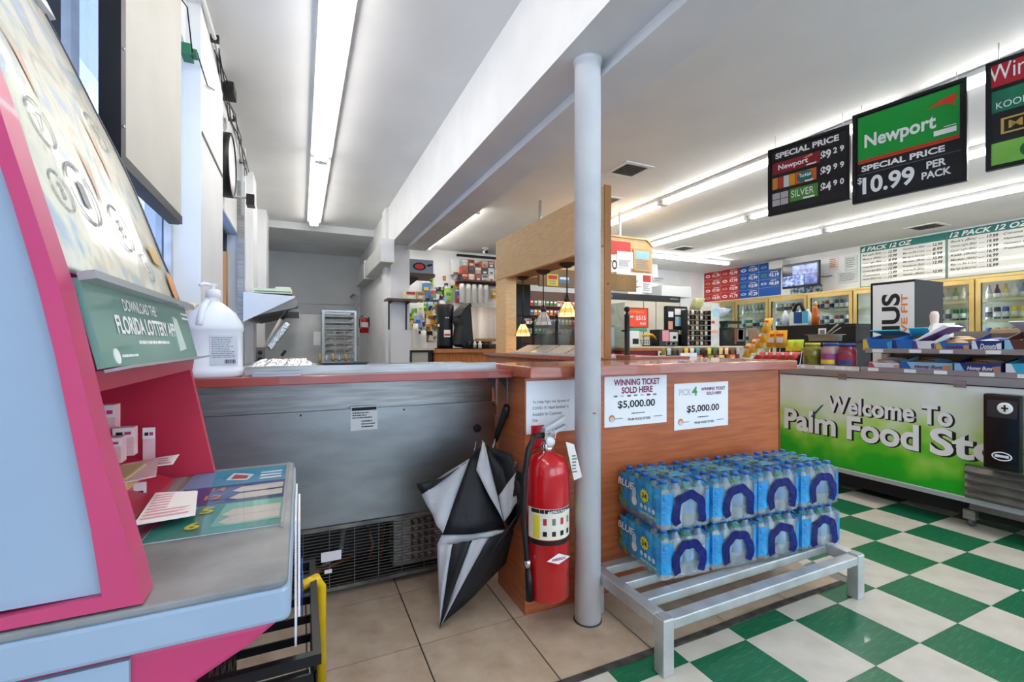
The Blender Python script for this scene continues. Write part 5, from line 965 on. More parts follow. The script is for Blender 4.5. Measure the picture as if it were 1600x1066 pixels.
# lottery jackpot screen
sr = thing('jackpot_screen', 'red jackpot sign reading $515 on a post behind the bananas', 'lottery sign', (4.15, 5.06, 1.26)); a, b_ = PY(981, 482, 5.06), PY(1012, 511, 5.06); W_, H_ = b_.x-a.x, a.z-b_.z
sr.location = (a.x, 5.06, b_.z); part(sr, 'case', G().box(-.015, W_+.01, 0, .03, -.015, H_+.015), M('dark_red_case', '#7d2a24', .4)); part(sr, 'face', G().box(0, W_-.012, -.004, 0, 0, H_), M('jackpot_red', '#d9472f', .35, emit=.25)); lettering(sr, 'POWERBALL', .02, H_*.75, W_*.75, H_*.13, M('jackpot_orange', '#f2a536', .4), -.006, .03); lettering(sr, '$515', W_*.38, H_*.34, W_*.5, H_*.28, wprint, -.006, .02); lettering(sr, 'MILLION', W_*.6, H_*.12, W_*.28, H_*.12, wprint, -.006, .03); patch(sr, .01, W_*.28, H_*.5, H_*.6, M('pale_print'), -.006); patch(sr, 0, W_-.012, -.07, -.02, M('sign_green', '#4aa487', .4), -.003, th=.003); part(sr, 'stand', G().box(.05, .09, .0, .03, ZC-b_.z, -.015), blackp)
bs = thing('banana_basket', 'black wire basket on the checkout counter holding bananas', 'basket', (PY(1013, 530, 5.2).x, 5.2, ZC+.0005)); g = G(); n = 22
for k in range(n):
    a0, a1 = 2*math.pi*k/n, 2*math.pi*(k+1)/n
    for r_, z in ((.09, .01), (.105, .05), (.12, .085)): g.tube([(r_*math.cos(a0), r_*math.sin(a0), z), (r_*math.cos(a1), r_*math.sin(a1), z)], .003, 4)
    g.tube([(.09*math.cos(a0), .09*math.sin(a0), .01), (.12*math.cos(a0), .12*math.sin(a0), .085)], .0025, 4)
g.lathe([(.09, 0), (.09, .008)], n=18); part(bs, 'wire_bowl', g, blackp)
ban = M('banana_yellow', '#e3bd2f', .45, 0, '#b98f22', 8)
for k in range(6):
    a0 = -.5+.28*k; cx = bs.location.x-.10+.008*k; pts = [Vector((cx+.2*t, 5.13+.028*k, ZC+.115+.008*(k % 2)+.085*math.sin(math.pi*(.1+.75*t))-.06*t)) for t in (0, .15, .35, .6, .82, 1)]
    solo('banana', G().tube(pts, [.005, .012, .0138, .0138, .012, .004], 8), ban, 'ripe yellow banana in the bunch in the wire basket, %s' % ('leftmost', 'second from left', 'third from left', 'fourth from left', 'fifth from left', 'rightmost')[k], 'banana', 'bananas in the basket', pts[0])
def box_on(name, label, cat, px0, px1, py0, Y, mat, dep=.15, z0_=None, grp=None, parts=()):
    z0_ = ZC+.0005 if z0_ is None else z0_; a, b_ = PY(px0, py0, Y), PY(px1, py0, Y); t = thing(name, label, cat, (a.x, Y, z0_), 0, grp); W_, H_ = b_.x-a.x, a.z-z0_
    part(t, 'body', G().box(0, W_, 0, dep, 0, H_), mat, .003)
    for (nm, u0, u1, v0, v1, mm) in parts: part(t, nm, G().box(u0*W_, u1*W_, -.005, -.0002, v0*H_, v1*H_), mm)
    return t, W_, H_
pink2 = M('pink_card', '#e39aa6', .5); noteg = M('note_grey', '#c9cccb', .5); salm = M('salmon_note', '#e3a68e', .5)
box_on('donation_pyramid', 'white tent card with black print in front of the jackpot screen', 'card', 984, 999, 517, 4.995, wprint, .045, parts=(('print', .3, .9, .15, .5, ink),))
box_on('lottery_terminal', 'dark terminal with pink and grey cards on the checkout counter', 'terminal', 1030, 1060, 515, 5.1, M('terminal_black', '#26272b', .4), .2, parts=(('pink_card', .15, .48, .3, .95, pink2), ('grey_card', .52, .95, .3, .85, noteg), ('yellow_dot', .7, .85, .45, .62, M('label_yellow')), ('keypad', .35, .9, .05, .25, M('keypad_grey', '#6a6a68', .5)), ('key', .42, .56, .08, .22, wprint), ('key', .66, .8, .08, .22, wprint)))
tt, W_, H_ = box_on('register_screen', 'black register screen covered with notes beside the cigar display', 'register', 1043, 1074, 478, 5.28, blackp, .08, parts=(('note', .04, .28, .72, .86, wprint), ('note', .04, .25, .42, .62, salm), ('note', .36, .66, .78, .94, wprint), ('note', .38, .66, .5, .74, M('certificate_blue')), ('note', .7, .9, .8, .94, wprint), ('note', .72, .92, .5, .78, salm), ('note', .55, .75, .3, .4, wprint)))
# cigar display: seven rows of packs
a = PY(1074, 484, 5.1); b_ = PY(1111, 540, 5.1); cg = thing('cigar_display', 'grey tiered display of foil cigar pouches on the checkout counter', 'display rack', (a.x, 5.1, ZC+.0005)); W_, H_ = b_.x-a.x, a.z-ZC
part(cg, 'back', G().box(0, W_, .1, .12, 0, H_), M('display_black', '#222326', .5)); part(cg, 'side', G().box(0, .008, 0, .1, 0, H_), M('display_black')); part(cg, 'side', G().box(W_-.008, W_, 0, .1, 0, H_), M('display_black'))
for j in range(7): part(cg, 'lip', G().box(.008, W_-.008, -.01, .1, H_*j/7, H_*j/7+.012), M('lip_silver', '#8c867c', .35, .6))
pc = [('silver', '#a9a39a'), ('dark', '#3d3a36'), ('tan', '#b09c7c'), ('white', '#d4d0c8'), ('brown', '#6f5a46')]
pm_ = {c_: G().pillow((0, 0, .032), .055, .03, .06, 0, 4).mesh('cigar_pouch', M('pouch_'+c_, h_, .3, .4)) for c_, h_ in pc}
for j in range(7):
    for i in range(5):
        c_ = pc[(i+2*j) % 5][0]; o = link('cigar_pouch', pm_[c_]); o.location = (a.x+.012+.028+(W_-.03)*i/5, 5.12, ZC+.014+H_*j/7)
        tag(o, '%s foil pouch in the cigar display, %s row from the bottom, %s from the left' % (c_, ORD[j], ORD[i]), 'cigar pouch', 'pouches in the cigar display')
o = solo('chip_bag', G().pillow((PY(1090, 472, 5.15).x, 5.16, ZC+H_+.1), .24, .1, .2, 0, 8, .5), M('chip_bag_green', '#b4b36a', .3, 0, '#e0d6b4', 12), 'crumpled green and cream snack bag on top of the cigar display', 'snack bag', loc=(PY(1090, 472, 5.15).x, 5.16, ZC+H_+.001))
o = solo('plastic_bag_roll', G().pillow((PY(1125, 478, 5.2).x, 5.22, 1.68), .36, .12, .22, 0, 10, .9), M('bag_white', '#dfe5ee', .3, 0, '#b9c6dc', 14, .6, 20), 'white plastic shopping bags draped over the receipt stand', 'plastic bags')
tt, W_, H_ = box_on('receipt_column', 'tall white paper covered column beside the cigar display', 'display column', 1111, 1124, 473, 5.15, M('paper_column', '#dadbd6', .5, 0, '#c3c6c2', 16), .2, parts=(('red_dot', .05, .4, .52, .58, redp), ('pink_note', .1, .8, .3, .37, salm), ('print', .1, .8, .15, .24, noteg), ('print', .3, .9, .68, .85, M('certificate_blue'))))
bl = thing('bag_shelf', 'black cantilever shelf beside the white column', 'shelf', (PY(1125.5, 490, 5.2).x, 5.2, 1.5)); part(bl, 'board', G().box(.01, .34, -.12, .1, .01, .05), blackp); part(bl, 'arm', G().tube([(.02, 0, -.2), (.08, 0, .01)], .01, 6), blackp); part(bl, 'post', G().box(.0, .03, -.03, .0, ZC-1.5, .05), blackp)
tt, W_, H_ = box_on('toaster_oven', 'black counter oven with silver end beyond the white column', 'oven', 1128, 1165, 512, 5.34, blackp, .25, parts=(('door', .05, .5, .3, .9, M('oven_glass', '#141316', .1, coat=.6)), ('side', .52, .6, .1, .95, M('dark_cherry')), ('panel', .62, .95, .25, .95, M('lip_silver')), ('jar', .68, .88, .35, .9, M('pale_print'))))
# stainless fridge in the rear
fr = thing('reach_in_fridge', 'double door stainless reach-in fridge near the back wall', 'refrigerator', (6.3, 7.2, 0)); a, b_ = PY(946, 463, 7.0), PY(1063, 463, 7.0); zf = 2.15
wpart(fr, 'cabinet', G().box(a.x, b_.x, 7.03, 7.6, .1, zf), steel); wpart(fr, 'header_band', G().box(a.x, b_.x, 7.0, 7.03, zf-.12, zf), M('fridge_black', '#26292b', .4)); wpart(fr, 'header_badge', G().box(b_.x-.28, b_.x-.06, 6.995, 7.0, zf-.07, zf-.045), M('badge_grey', '#777b7d', .4)); wpart(fr, 'name_plate', G().box(a.x+.04, a.x+.16, 6.995, 7.0, zf-.085, zf-.03), M('certificate_blue2'))
xm = PY(1025, 500, 7.0).x
for x0_, x1_ in ((a.x+.01, xm-.32), (xm-.31, xm-.008), (xm+.008, b_.x-.02)):
    dd = wpart(fr, 'door', G().box(x0_, x1_, 7.0, 7.029, .2, zf-.13), M('door_steel', '#e6e1d4', .3, .45, '#d2cbbb', 1.5))
    wpart(fr, 'door_gap', G().box(x1_+.001, x1_+.012, 6.998, 7.028, .2, zf-.13), blackp)
for x in (a.x+.05, b_.x-.11): wpart(fr, 'foot', G().box(x, x+.06, 7.1, 7.5, .001, .1), blackp)
solo('fridge_top_box', G().box(6.6, 7.4, 7.05, 7.5, zf+.001, zf+.22), M('grey_box', '#bcc0c2', .5), 'grey box lying on top of the stainless fridge', 'box')
pinned('small_wall_sign', 'small grey sign on the wall above the fridge', 'sign', 1021, 433, 1037, 441, 7.55, M('sign_silver', '#a9adaf', .4), gp, 1, 'wall signs')
# ================================================================== CHEST FREEZER WITH WELCOME PANEL (faces -X)
FY = 3.45; fz = thing('chest_freezer', 'long chest freezer with green Welcome To Palm Food Store panel', 'freezer', (3.9, FY, 0), RX); FL = 2.75
def fu(px, X=3.9): return FY-PX(px, 600, X).y
def fzv(px, py, X=3.9): return PX(px, py, X).z
pg_ = ramp_mat('welcome_panel_print', 2, [(.0, '#0aa51c'), (.3, '#22b326'), (.42, '#6cc832'), (.55, '#b4de6a'), (.72, '#dfecd0'), (1., '#f2f5f2')], .3, .75, 3.6, .95)
part(fz, 'cabinet', G().box(0, FL, .0135, .62, .16, .925), M('freezer_grey', '#b9bdbf', .45)); part(fz, 'front_panel', G().box(.01, FL, 0, .013, .2, .925), pg_); part(fz, 'panel_edge', G().box(.01, FL, -.003, .01, .193, .2), white)
part(fz, 'lid_rail', G().box(0, FL, -.012, .62, .9255, .975), M('lid_grey', '#a5a8aa', .35, .6)); part(fz, 'lid_seal', G().box(0, FL, -.006, .01, .918, .925), blackp); part(fz, 'plinth', G().box(.02, FL, .08, .6, .06, .159), M('plinth_black', '#121314', .7))
for px in (1318, 1502): part(fz, 'hinge_clip', G().box(fu(px)-.03, fu(px)+.03, -.022, -.012, .905, .95), steel)
for x in (.3, 2.02):
    part(fz, 'caster_fork', G().box(x-.03, x+.03, .03, .1, .05, .11), steel); part(fz, 'caster_wheel', G().lathe([(.02, -.012), (.03, -.012), (.03, .012), (.02, .012)], (x, .065, .0305), 14, ax=0), M('caster_grey', '#55585a', .5))
def shadowed(root, txt, x, z, wd, ht, bold=.03, y=-.003):
    lettering(root, txt, x+.006, z-.006, wd+.006, ht+.004, ink, y+.0006, bold+.028); lettering(root, txt, x, z, wd, ht, wprint, y-.0006, bold)
x0_ = fu(1292); x1_ = fu(1489); shadowed(fz, 'Welcome To', x0_, .635, x1_-x0_, .135)
x0_ = fu(1226); x1_ = fu(1436); wpf = x1_-x0_; shadowed(fz, 'Palm Food', x0_, .437, wpf, .185); x0_ = fu(1453); shadowed(fz, 'Store', x0_, .437, .62, .185)
tape(fz, [(fu(1267), .575), (fu(1270), .57), (fu(1288), .69), (fu(1284), .68)], M('navy_print', '#1d4a8a', .4), -.0045)
vb = part(fz, 'latch_box', G().box(fu(1547)+.0, fu(1547)+.17, -.1, -.0005, .43, .885), M('latch_black', '#0f1012', .25, coat=.4), .012); xx = fu(1547)
part(vb, 'window', G().box(xx+.02, xx+.15, -.103, -.1002, .745, .85), M('latch_window', '#4c5057', .2, .6)); part(vb, 'dial', G().lathe([(.034, 0), (.034, .004), (.03, .006), (0, .006)], (xx+.1, -.103, .805), 18, ax=1), wprint); part(vb, 'dial_mark', G().box(xx+.085, xx+.115, -.111, -.1095, .8, .81).box(xx+.096, xx+.104, -.111, -.1095, .785, .825), ink)
g = G(); pr, pi_ = disc(xx+.085, .515, .045, .027), disc(xx+.085, .515, .038, .021)
for i in range(20): j = (i+1) % 20; g.add([(p[0], -.1015, p[1]) for p in (pr[i], pr[j], pi_[j], pi_[i])], [(0, 1, 2, 3)])
part(vb, 'oval_emblem', g, wprint); part(vb, 'emblem_bar', G().box(xx+.055, xx+.115, -.1025, -.1012, .508, .523), wprint)
xg = fu(1510); lv = part(fz, 'louvre_panel', G().box(xg, FL, -.02, -.0005, .2, .415), M('louvre_grey', '#63625f', .4, .6, '#7a7873', 6))
for k in range(4): part(lv, 'louvre_slat', G().prism([(-.02, .215+.05*k), (-.045, .222+.05*k), (-.045, .228+.05*k), (-.02, .255+.05*k)], 0, xg+.005, FL), M('louvre_slat', '#8a8780', .35, .6, '#6b6963', 8))
part(fz, 'bottom_tube', G().box(xg+.02, FL, -.015, .02, .13, .16), M('louvre_grey'))
# ------------------------------------------------------------------ gondola on the freezer
GY = 2.062; XG = 3.94
gd = thing('snack_shelf', 'two tier grey snack shelf with price rails on the freezer', 'shelf', (XG, GY, .976), RX); GL = 1.5; zl, zu = .008, .150
railm = M('price_rail', '#9a8f8f', .4, .2); 
for z, u0 in ((zl, -.0), (zu, .03)):
    part(gd, 'shelf_board', G().box(u0, GL, .01, .36, z, z+.012), M('shelf_grey', '#8c8884', .5)); part(gd, 'price_rail', G().box(u0, GL, -.004, .009, z-.006, z+.028), railm)
    for k in range(7): part(gd, 'price_tag', G().box(u0+.05+.2*k+.03*(k % 2), u0+.05+.2*k+.07+.03*(k % 2), -.006, -.0042, z-.002, z+.022), wprint)
part(gd, 'back_panel', G().box(0, GL, .361, .371, 0, .3), M('shelf_grey')); part(gd, 'upright', G().box(.03, .05, .3, .36, 0, .149).box(GL-.02, GL, .3, .36, 0, .149), M('shelf_grey'))
def gu(px): return GY-PX(px, 545, XG).y
def cart(label, u0, u1, z, cols, hf=.075, hb=.15, dep=.26, flap=None, text=None, tcol=None, packs=0, packcol=('#c58a5a', '#e9dcc4'), nm='buns', gold_=None):
    """open display carton on the shelf, front wall low, flap raised"""
    t = thing('snack_carton', label, 'snack carton', (XG+.012, GY-u0, .976+z+.0125), RX, 'open snack cartons on the shelf'); w_ = u1-u0-.006; body, lid_, acc = [paint(c) for c in cols]; kr = M('kraft_inside', '#9a7f62', .7)
    part(t, 'front_wall', G().box(0, w_, 0, .004, 0, hf), body); part(t, 'floor', G().box(0, w_, .004, dep, 0, .004), kr); part(t, 'back_wall', G().box(0, w_, dep, dep+.004, 0, hb), kr)
    for x in (0, w_-.004): part(t, 'side_wall', G().prism([(.0041, .0041), (dep, .0041), (dep, hb), (.0041, hf)], 0, x, x+.004), body)
    if flap: part(t, 'lid_flap', G().prism([(dep-.005, hb), (dep, hb+.004), (dep-flap[0], hb+flap[1]), (dep-flap[0]-.005, hb+flap[1]-.004)], 0, -.0, w_), lid_)
    if text: lettering(t, text, w_*.28, hf*.22, w_*.55, hf*.5, paint(tcol), -.002, .03, .3)
    tape(t, [(.0, .0), (w_*.25, 0), (w_*.12, hf*.99), (0, hf*.99)], acc, -.0012); tape(t, [(w_*.86, hf*.1), (w_*.99, hf*.1), (w_*.99, hf*.8), (w_*.82, hf*.7)], paint(packcol[0]), -.0012)
    for k in range(packs):
        px_, py_ = w_*(.2+.6*((k*37) % 100)/100), .05+.045*k
        o = solo('wrapped_snack', G().pillow((0, 0, 0), min(.13, w_*.8), .04, .075, 0, 6, 1.2), paint(packcol[k % 2], .25), 'wrapped snack, %s from the front, in the %s' % (ORD[k], label.split(' carton')[0].split(' packet row')[0]+(' carton' if 'carton' in label else ' packet row')), 'wrapped snack', 'wrapped snacks in cartons', (XG+.012+py_, GY-u0-w_*(.3+.4*((k*53 % 100)/100)), .976+z+.045+.012*k), RX)
    return t
B, LB, NV, WH, YL, BR, CY_, PP = '#1f6cc0', '#8fc3e6', '#27357f', '#e6eaee', '#e2bf3a', '#5a3026', '#38b4d8', '#5f3f8e'
cart('blue carton with cyan lid at the left end of the upper shelf', gu(1347), gu(1394), zu, (B, CY_, YL), .085, .12, .26, (.16, .035), None, None, 3, (CY_, '#e9a77f'))
cart('deep blue carton second on the upper shelf', gu(1394), gu(1426), zu, (B, CY_, NV), .08, .11, .26, (.05, .06), None, None, 3, (B, '#e8874f'))
tcf = cart('white carton with raised purple flap on the upper shelf', gu(1426), gu(1461), zu, (WH, WH, PP), .07, .15, .26, (-.02, .05), None, None, 2, (PP, WH))
part(tcf, 'raised_flap', G().prism([(.0, .07), (.02, .07), (.2, .165), (.17, .18)], 1, .0, .2), wprint); part(tcf, 'purple_edge', G().prism([(.021, .07), (.033, .07), (.212, .165), (.201, .165)], 1, -.001, .2), paint(PP))
cart('blue and yellow Honey Buns carton on the upper shelf', gu(1461), gu(1515), zu, (B, WH, YL), .055, .1, .26, None, 'Honey Buns', '#7d2f22', 5, ('#d39a62', '#e3c58a'))
cart('blue white and brown carton with kraft flap on the upper shelf', gu(1517), gu(1566), zu, (NV, '#9a7f62', WH), .07, .12, .26, (-.01, .03), 'Donuts', '#e6eaee', 4, (WH, '#4a66b0'))
cart('dark brown carton at the right end of the upper shelf', gu(1568), gu(1640), zu, (BR, WH, LB), .075, .13, .26, (.2, .06), None, None, 4, (BR, '#c9a58a'))
cart('white and red packet row at the left end of the lower shelf', gu(1356), gu(1405), zl, (WH, WH, '#c8525a'), .05, .07, .24, None, None, None, 4, ('#e1a9a9', WH))
cart('pale blue Honey Buns carton on the lower shelf', gu(1406), gu(1488), zl, (LB, WH, B), .062, .1, .24, None, 'Honey Buns', '#8f3022', 5, ('#c99267', LB))
cart('navy Honey Buns carton on the lower shelf', gu(1490), gu(1565), zl, (NV, WH, LB), .065, .1, .24, None, 'Honey Buns', '#e9e2d6', 5, ('#b98a66', '#d9c4a8'))
cart('light blue and white carton at the right end of the lower shelf', gu(1570), gu(1650), zl, (CY_, WH, WH), .07, .1, .24, None, None, None, 4, (WH, B))
for k, px in enumerate((1352, 1364, 1376, 1388, 1399)): pass
# purple flap standing diagonal on the white carton
# jars with price strip
pr_ = thing('jar_price_strip', 'cream price strip in front of the pickle jars on the freezer', 'price strip', (3.93, PX(1248, 570, 3.93).y, .976), RX); jl = PX(1248, 570, 3.93).y-PX(1341, 570, 3.93).y; part(pr_, 'base', G().box(0, jl, .01, .22, 0, .02), M('shelf_grey')); part(pr_, 'strip', G().box(0, jl, 0, .0098, .0, .034), M('strip_cream', '#d9d3c6', .5))
for x in (.02, .14, .18, .3, .34, .38): part(pr_, 'price_tag', G().box(x, x+.035, -.002, -.0003, .006, .028), wprint)
def jar(label, px, r, h_, lidm, body, lab1, lab2):
    p = PX(px, 560, 4.04); t = thing('pickle_jar', label, 'jar', (4.04, p.y, .9965), RX, 'jars on the freezer')
    part(t, 'glass', G().lathe([(0, 0), (r, 0), (r, h_*.62), (r*.92, h_*.78), (r*.74, h_*.86), (r*.74, h_*.9)], n=20), body); part(t, 'lid', G().lathe([(r*.8, h_*.88), (r*.8, h_), (0, h_)], n=20), lidm)
    if lab1: band_on(t, r*1.01, h_*.1, h_*.55, -1.3, 1.3, lab1, 'label'); band_on(t, r*1.02, h_*.12, h_*.3, -.8, .9, lab2, 'label_print')
jar('pickle jar with green-gold contents and yellow lid', 1270, .072, .2, M('lid_yellow', '#c9c03a', .4), M('pickle_brine', '#6a6420', .15, 0, '#8a8a3a', 20, coat=.6), None, None); jar('clear jar of red pickled eggs with purple and yellow label', 1298, .07, .2, M('lid_blue', '#2b4f9a', .4), M('egg_brine', '#a87f86', .12, 0, '#c9b4b4', 8, coat=.6), M('label_purple', '#9a4a8a', .4), M('label_yellow')); jar('jar of red sausages with navy label beside the blue carton', 1324, .066, .195, M('lid_blue'), M('sausage_red', '#7d1f2c', .15, 0, '#a4404a', 8, coat=.6), M('label_red2', '#a32f4a', .4), M('navy_print'))
# yellow chip strips and red pouches left of the jars
yb = M('chips_yellow', '#e8b722', .3, 0, '#d9992a', 10); rb = M('pouch_red', '#c22f34', .3, 0, '#a8262c', 10)
wr = thing('wire_snack_rack', 'low wire rack holding yellow and red snack bags beside the freezer', 'wire rack', (4.05, 3.1, .976)); wg = G()
for k in range(7): wg.tube([(3.94, 2.66+.11*k, .985), (4.3, 2.66+.11*k, .985), (4.34, 2.66+.11*k, 1.15)], .004, 5)
for z, x in ((.985, 3.94), (.985, 4.15), (1.15, 4.34), (1.02, 3.94)): wg.tube([(x, 2.64, z), (x, 3.36, z)], .004, 5)
for y in (2.66, 3.32): wg.tube([(3.94, y, .985), (3.94, y, 1.02)], .004, 5)
wpart(wr, 'wire_frame', wg, chrome); wpart(wr, 'foot', G().box(3.95, 4.3, 2.70, 2.73, .9755, .981).box(3.95, 4.3, 3.28, 3.31, .9755, .981), chrome)
def bag(label, px, py, X, sx, sz, mat, tilt, acc, grp):
    p = PX(px, py, X); t = thing('snack_bag', label, 'snack bag', tuple(p), RX, grp); part(t, 'bag', G().pillow((0, 0, 0), sx, .05, sz, 0, 6, tilt), mat)
    for (a0, z0_, w_, h_, m_) in acc: part(t, 'print', G().add([((a0)*sx, -.028, z0_*sz), ((a0+w_)*sx, -.028, z0_*sz), ((a0+w_)*sx, -.024, (z0_+h_)*sz), (a0*sx, -.024, (z0_+h_)*sz)], [(0, 1, 2, 3)]), m_)
ywp = [(-.3, -.2, .6, .3, M('bag_blue_white', '#d5d9ea', .4)), (-.35, .18, .7, .1, redp)]
for k, (px, py) in enumerate(((1169, 548), (1179, 541), (1189, 533), (1196, 524), (1199, 508))): bag('yellow snack bag in the slanting strip, %s' % ('lowest', 'second from the bottom', 'middle', 'fourth up', 'topmost')[k], px, py, 4.1, .09, .15, yb, -.4, ywp, 'yellow snack bags in the strip')
for k, px in enumerate((1207, 1221)): bag('upright yellow snack pack with blue label, '+('left one', 'right one')[k], px, 530, 4.2, .11, .17, yb, -.1, ywp, 'upright yellow snack packs')
for k, px in enumerate((1188, 1201, 1213, 1226, 1239)): bag('red and white snack pouch in the low wire rack, %s from the left' % ('first', 'second', 'third', 'fourth', 'fifth')[k], px, 556, 3.99, .1, .1, rb, -.9, [(-.3, -.35, .6, .35, M('pouch_beige', '#d9c7b0', .4)), (-.1, .05, .2, .3, wprint)], 'red pouches in the wire rack')
bag('brown and clear snack bag beside the yellow strip', 1176, 525, 4.25, .1, .16, M('bag_brown', '#8a6248', .3, 0, '#cbb5a2', 6), .1, [], 'yellow snack bags in the strip')
for k, px in enumerate((1236, 1248)): bag('lime and yellow candy pack beside the pickle jar, '+('left one', 'right one')[k], px, 540, 4.12, .085, .11, M('candy_lime', '#7fc92e', .3, 0, '#e3d22c', 9), -.2, [(-.4, -.45, .8, .35, M('label_yellow'))], 'lime candy packs')
# ------------------------------------------------------------------ energy drink tower
tw = thing('drink_tower', 'white and black energy drink display fridge behind the snack shelf', 'display fridge', (4.62, 2.335, 0), RX); tz = 1.725; tl = .318
part(tw, 'cabinet', G().box(0.006, tl, .004, .46, .02, tz-.012), M('tower_black', '#161417', .5)); part(tw, 'front_graphic', G().box(.012, tl-.004, 0, .0038, .03, tz-.02), M('tower_white', '#d8dadb', .35)); part(tw, 'top', G().box(-.002, tl+.002, -.002, .462, tz-.0115, tz), blackp); part(tw, 'edge', G().box(-.004, .0058, -.002, .46, .02, tz), blackp); part(tw, 'foot', G().box(.02, tl-.02, .02, .44, .001, .02), blackp)
lettering(tw, 'CELSIUS', .215, .80, .82, .135, ink, -.002, .03, 0, math.pi/2); lettering(tw, 'LIVE FIT', .268, 1.19, .42, .045, M('orange_text', '#e07a33', .4), -.002, .02, 0, math.pi/2); part(tw, 'shelf_strip', G().box(.08, .22, -.004, -.0005, 1.05, 1.1), M('shelf_grey'))
tk = thing('capped_canister', 'pale beige round capped canister behind the cartons', 'canister', (4.75, 1.88, .976)); 
p = PX(1460, 485, 4.42); tk.location = (4.42, p.y, 1.16); part(tk, 'jar', G().lathe([(0, 0), (.05, 0), (.06, .06), (.055, .12), (.03, .16), (.024, .18), (.026, .2), (.028, .25), (.02, .275), (0, .28)], n=18), M('beige_plastic', '#dcc9bd', .5)); part(tk, 'eyes', G().box(-.058, -.054, -.02, -.01, .1, .11).box(-.058, -.054, .01, .02, .1, .11), ink); part(tk, 'stem', G().cyl((0, 0, -.184+.0), (0, 0, 0), .03, n=12), M('beige_plastic'))
# ------------------------------------------------------------------ black bin with water jugs
by0 = PX(1213, 520, 5.0).y; bl_ = by0-PX(1337, 520, 5.0).y; bb = thing('black_display_bin', 'black display bin beyond the jars', 'bin', (5.0, by0, 0), RX); part(bb, 'body', G().box(0, bl_, 0, .5, .001, 1.36), M('bin_black', '#1b1c1e', .5)); part(bb, 'top', G().box(-.005, bl_+.005, -.005, .505, 1.3605, 1.39), M('bin_black')); x = by0-PX(1285, 515, 5.0).y; part(bb, 'barcode_sticker', G().box(x-.04, x+.04, -.003, -.0003, 1.28, 1.35), wprint); part(bb, 'barcode', G().box(x-.025, x+.025, -.004, -.003, 1.29, 1.335), gp)
wc = thing('water_carton', 'white and blue bottled water carrier with dark handle on the black bin', 'water pack', (5.2, PX(1222, 500, 5.2).y, 1.3905), RX); 
wv = PX(1222, 500, 5.2).y-PX(1268, 500, 5.2).y
for k in range(4):
    o = part(wc, 'bottle', G().lathe([(0, 0), (.038, 0), (.038, .12), (.03, .15), (.015, .17), (.015, .19), (0, .19)], (.04+(wv-.08)*k/3, 0, 0), 12), M('pale_bottle', '#cdd9e2', .15, coat=.5))
part(wc, 'wrap', G().box(wv*.35, wv*.98, -.045, -.041, .01, .16), M('pale_print')); part(wc, 'label', G().box(wv*.5, wv*.78, -.048, -.045, .03, .16), M('navy_print')); part(wc, 'label_stripe', G().box(wv*.8, wv*.97, -.048, -.045, .03, .165), M('guide_cyan')); part(wc, 'handle', G().tube([(wv*.4, 0, .17), (wv*.5, 0, .25), (wv*.65, 0, .26), (wv*.75, 0, .17)], .02, 8), M('bin_black'))
p = PX(1274, 500, 5.1); ob = thing('orange_drink_bottle', 'amber drink bottle with orange cap on the black bin', 'bottle', (5.1, p.y, 1.3905)); part(ob, 'bottle', G().lathe([(0, 0), (.035, 0), (.035, .14), (.03, .155), (.033, .17), (.02, .2), (.016, .215)], n=14), M('amber_tea', '#b85a1a', .12, 0, '#c9681f', 5, coat=.6)); part(ob, 'cap', G().lathe([(.02, .213), (.02, .245), (0, .246)], n=14), M('cap_orange', '#e0931f', .4))
pn2 = thing('steel_pan', 'small steel food pan with tongs on the black bin front ledge', 'food pan', (4.7, PX(1289, 525, 4.7).y, 1.215), RX); part(pn2, 'pan', G().prism([(-.12, 0), (.12, 0), (.13, .06), (-.13, .06)], 1, -.06, .06), steel); part(pn2, 'rim', G().box(-.15, .15, -.075, .075, .06, .066), steel); part(pn2, 'tongs', G().tube([(.02, 0, .07), (.12, 0, .16)], .008, 6).tube([(.05, .01, .07), (.14, .01, .13)], .005, 6), steel)
solo('pan_stand', G().box(4.56, 4.84, PX(1289, 525, 4.6).y-.2, PX(1289, 525, 4.6).y+.2, 1.19, 1.2145).box(4.6, 4.8, PX(1289, 525, 4.6).y-.1, PX(1289, 525, 4.6).y+.1, .001, 1.19), blackp, 'dark stand under the steel pan', 'stand')
# ================================================================== GLASS DOOR COOLERS (right wall)
goldm = M('brass_frame', '#c9b173', .35, .55, '#b89f62', 4); xw = 8.42; DW = .76; y_hi = 7.55
cs = thing('walk_in_cooler', 'walk-in cooler wall with gilt framed glass doors under the price boards', 'cooler', (xw, y_hi, 0), RX); CL = DW*8
part(cs, 'header', G().box(0, CL, .0, .44, 2.085, 2.12), goldm); part(cs, 'kick', G().box(0, CL, .02, .44, .001, .2), blackp); part(cs, 'liner', G().box(0, CL, .42, .44, .2, 2.085), M('cooler_liner', '#dde3e6', .6)); part(cs, 'liner_floor', G().box(0, CL, .05, .419, .2, .22), M('cooler_liner'))
for k in range(9): part(cs, 'mullion', G().box(max(0, DW*k-.02), DW*k+.02, .006, .05, .2, 2.085), goldm)
lampm = M('cooler_lamp', '#f4faff', .4, emit=16.)
for k in range(8): part(cs, 'lamp', G().box(DW*k-.009+(.02 if k == 0 else 0), DW*k+.009+(.02 if k == 0 else 0), .0505, .064, .5, 2.05), lampm)
for k in range(8):
    for z in (.6, .94, 1.22, 1.5, 1.78): part(cs, 'shelf', G().box(DW*k+.045, DW*(k+1)-.022, .08, .4, z-.012, z), M('shelf_cream', '#d9d2b4', .5))
    for z in (1.22, 1.5, 1.78): part(cs, 'shelf_lip', G().box(DW*k+.045, DW*(k+1)-.022, .07, .0798, z-.02, z+.022), M('shelf_cream'))
order = ['eighth', 'seventh', 'sixth', 'fifth', 'fourth', 'third', 'second', 'first']
cg2 = thin_glass('cooler_glass', '#dfe7e4', .1, .03)
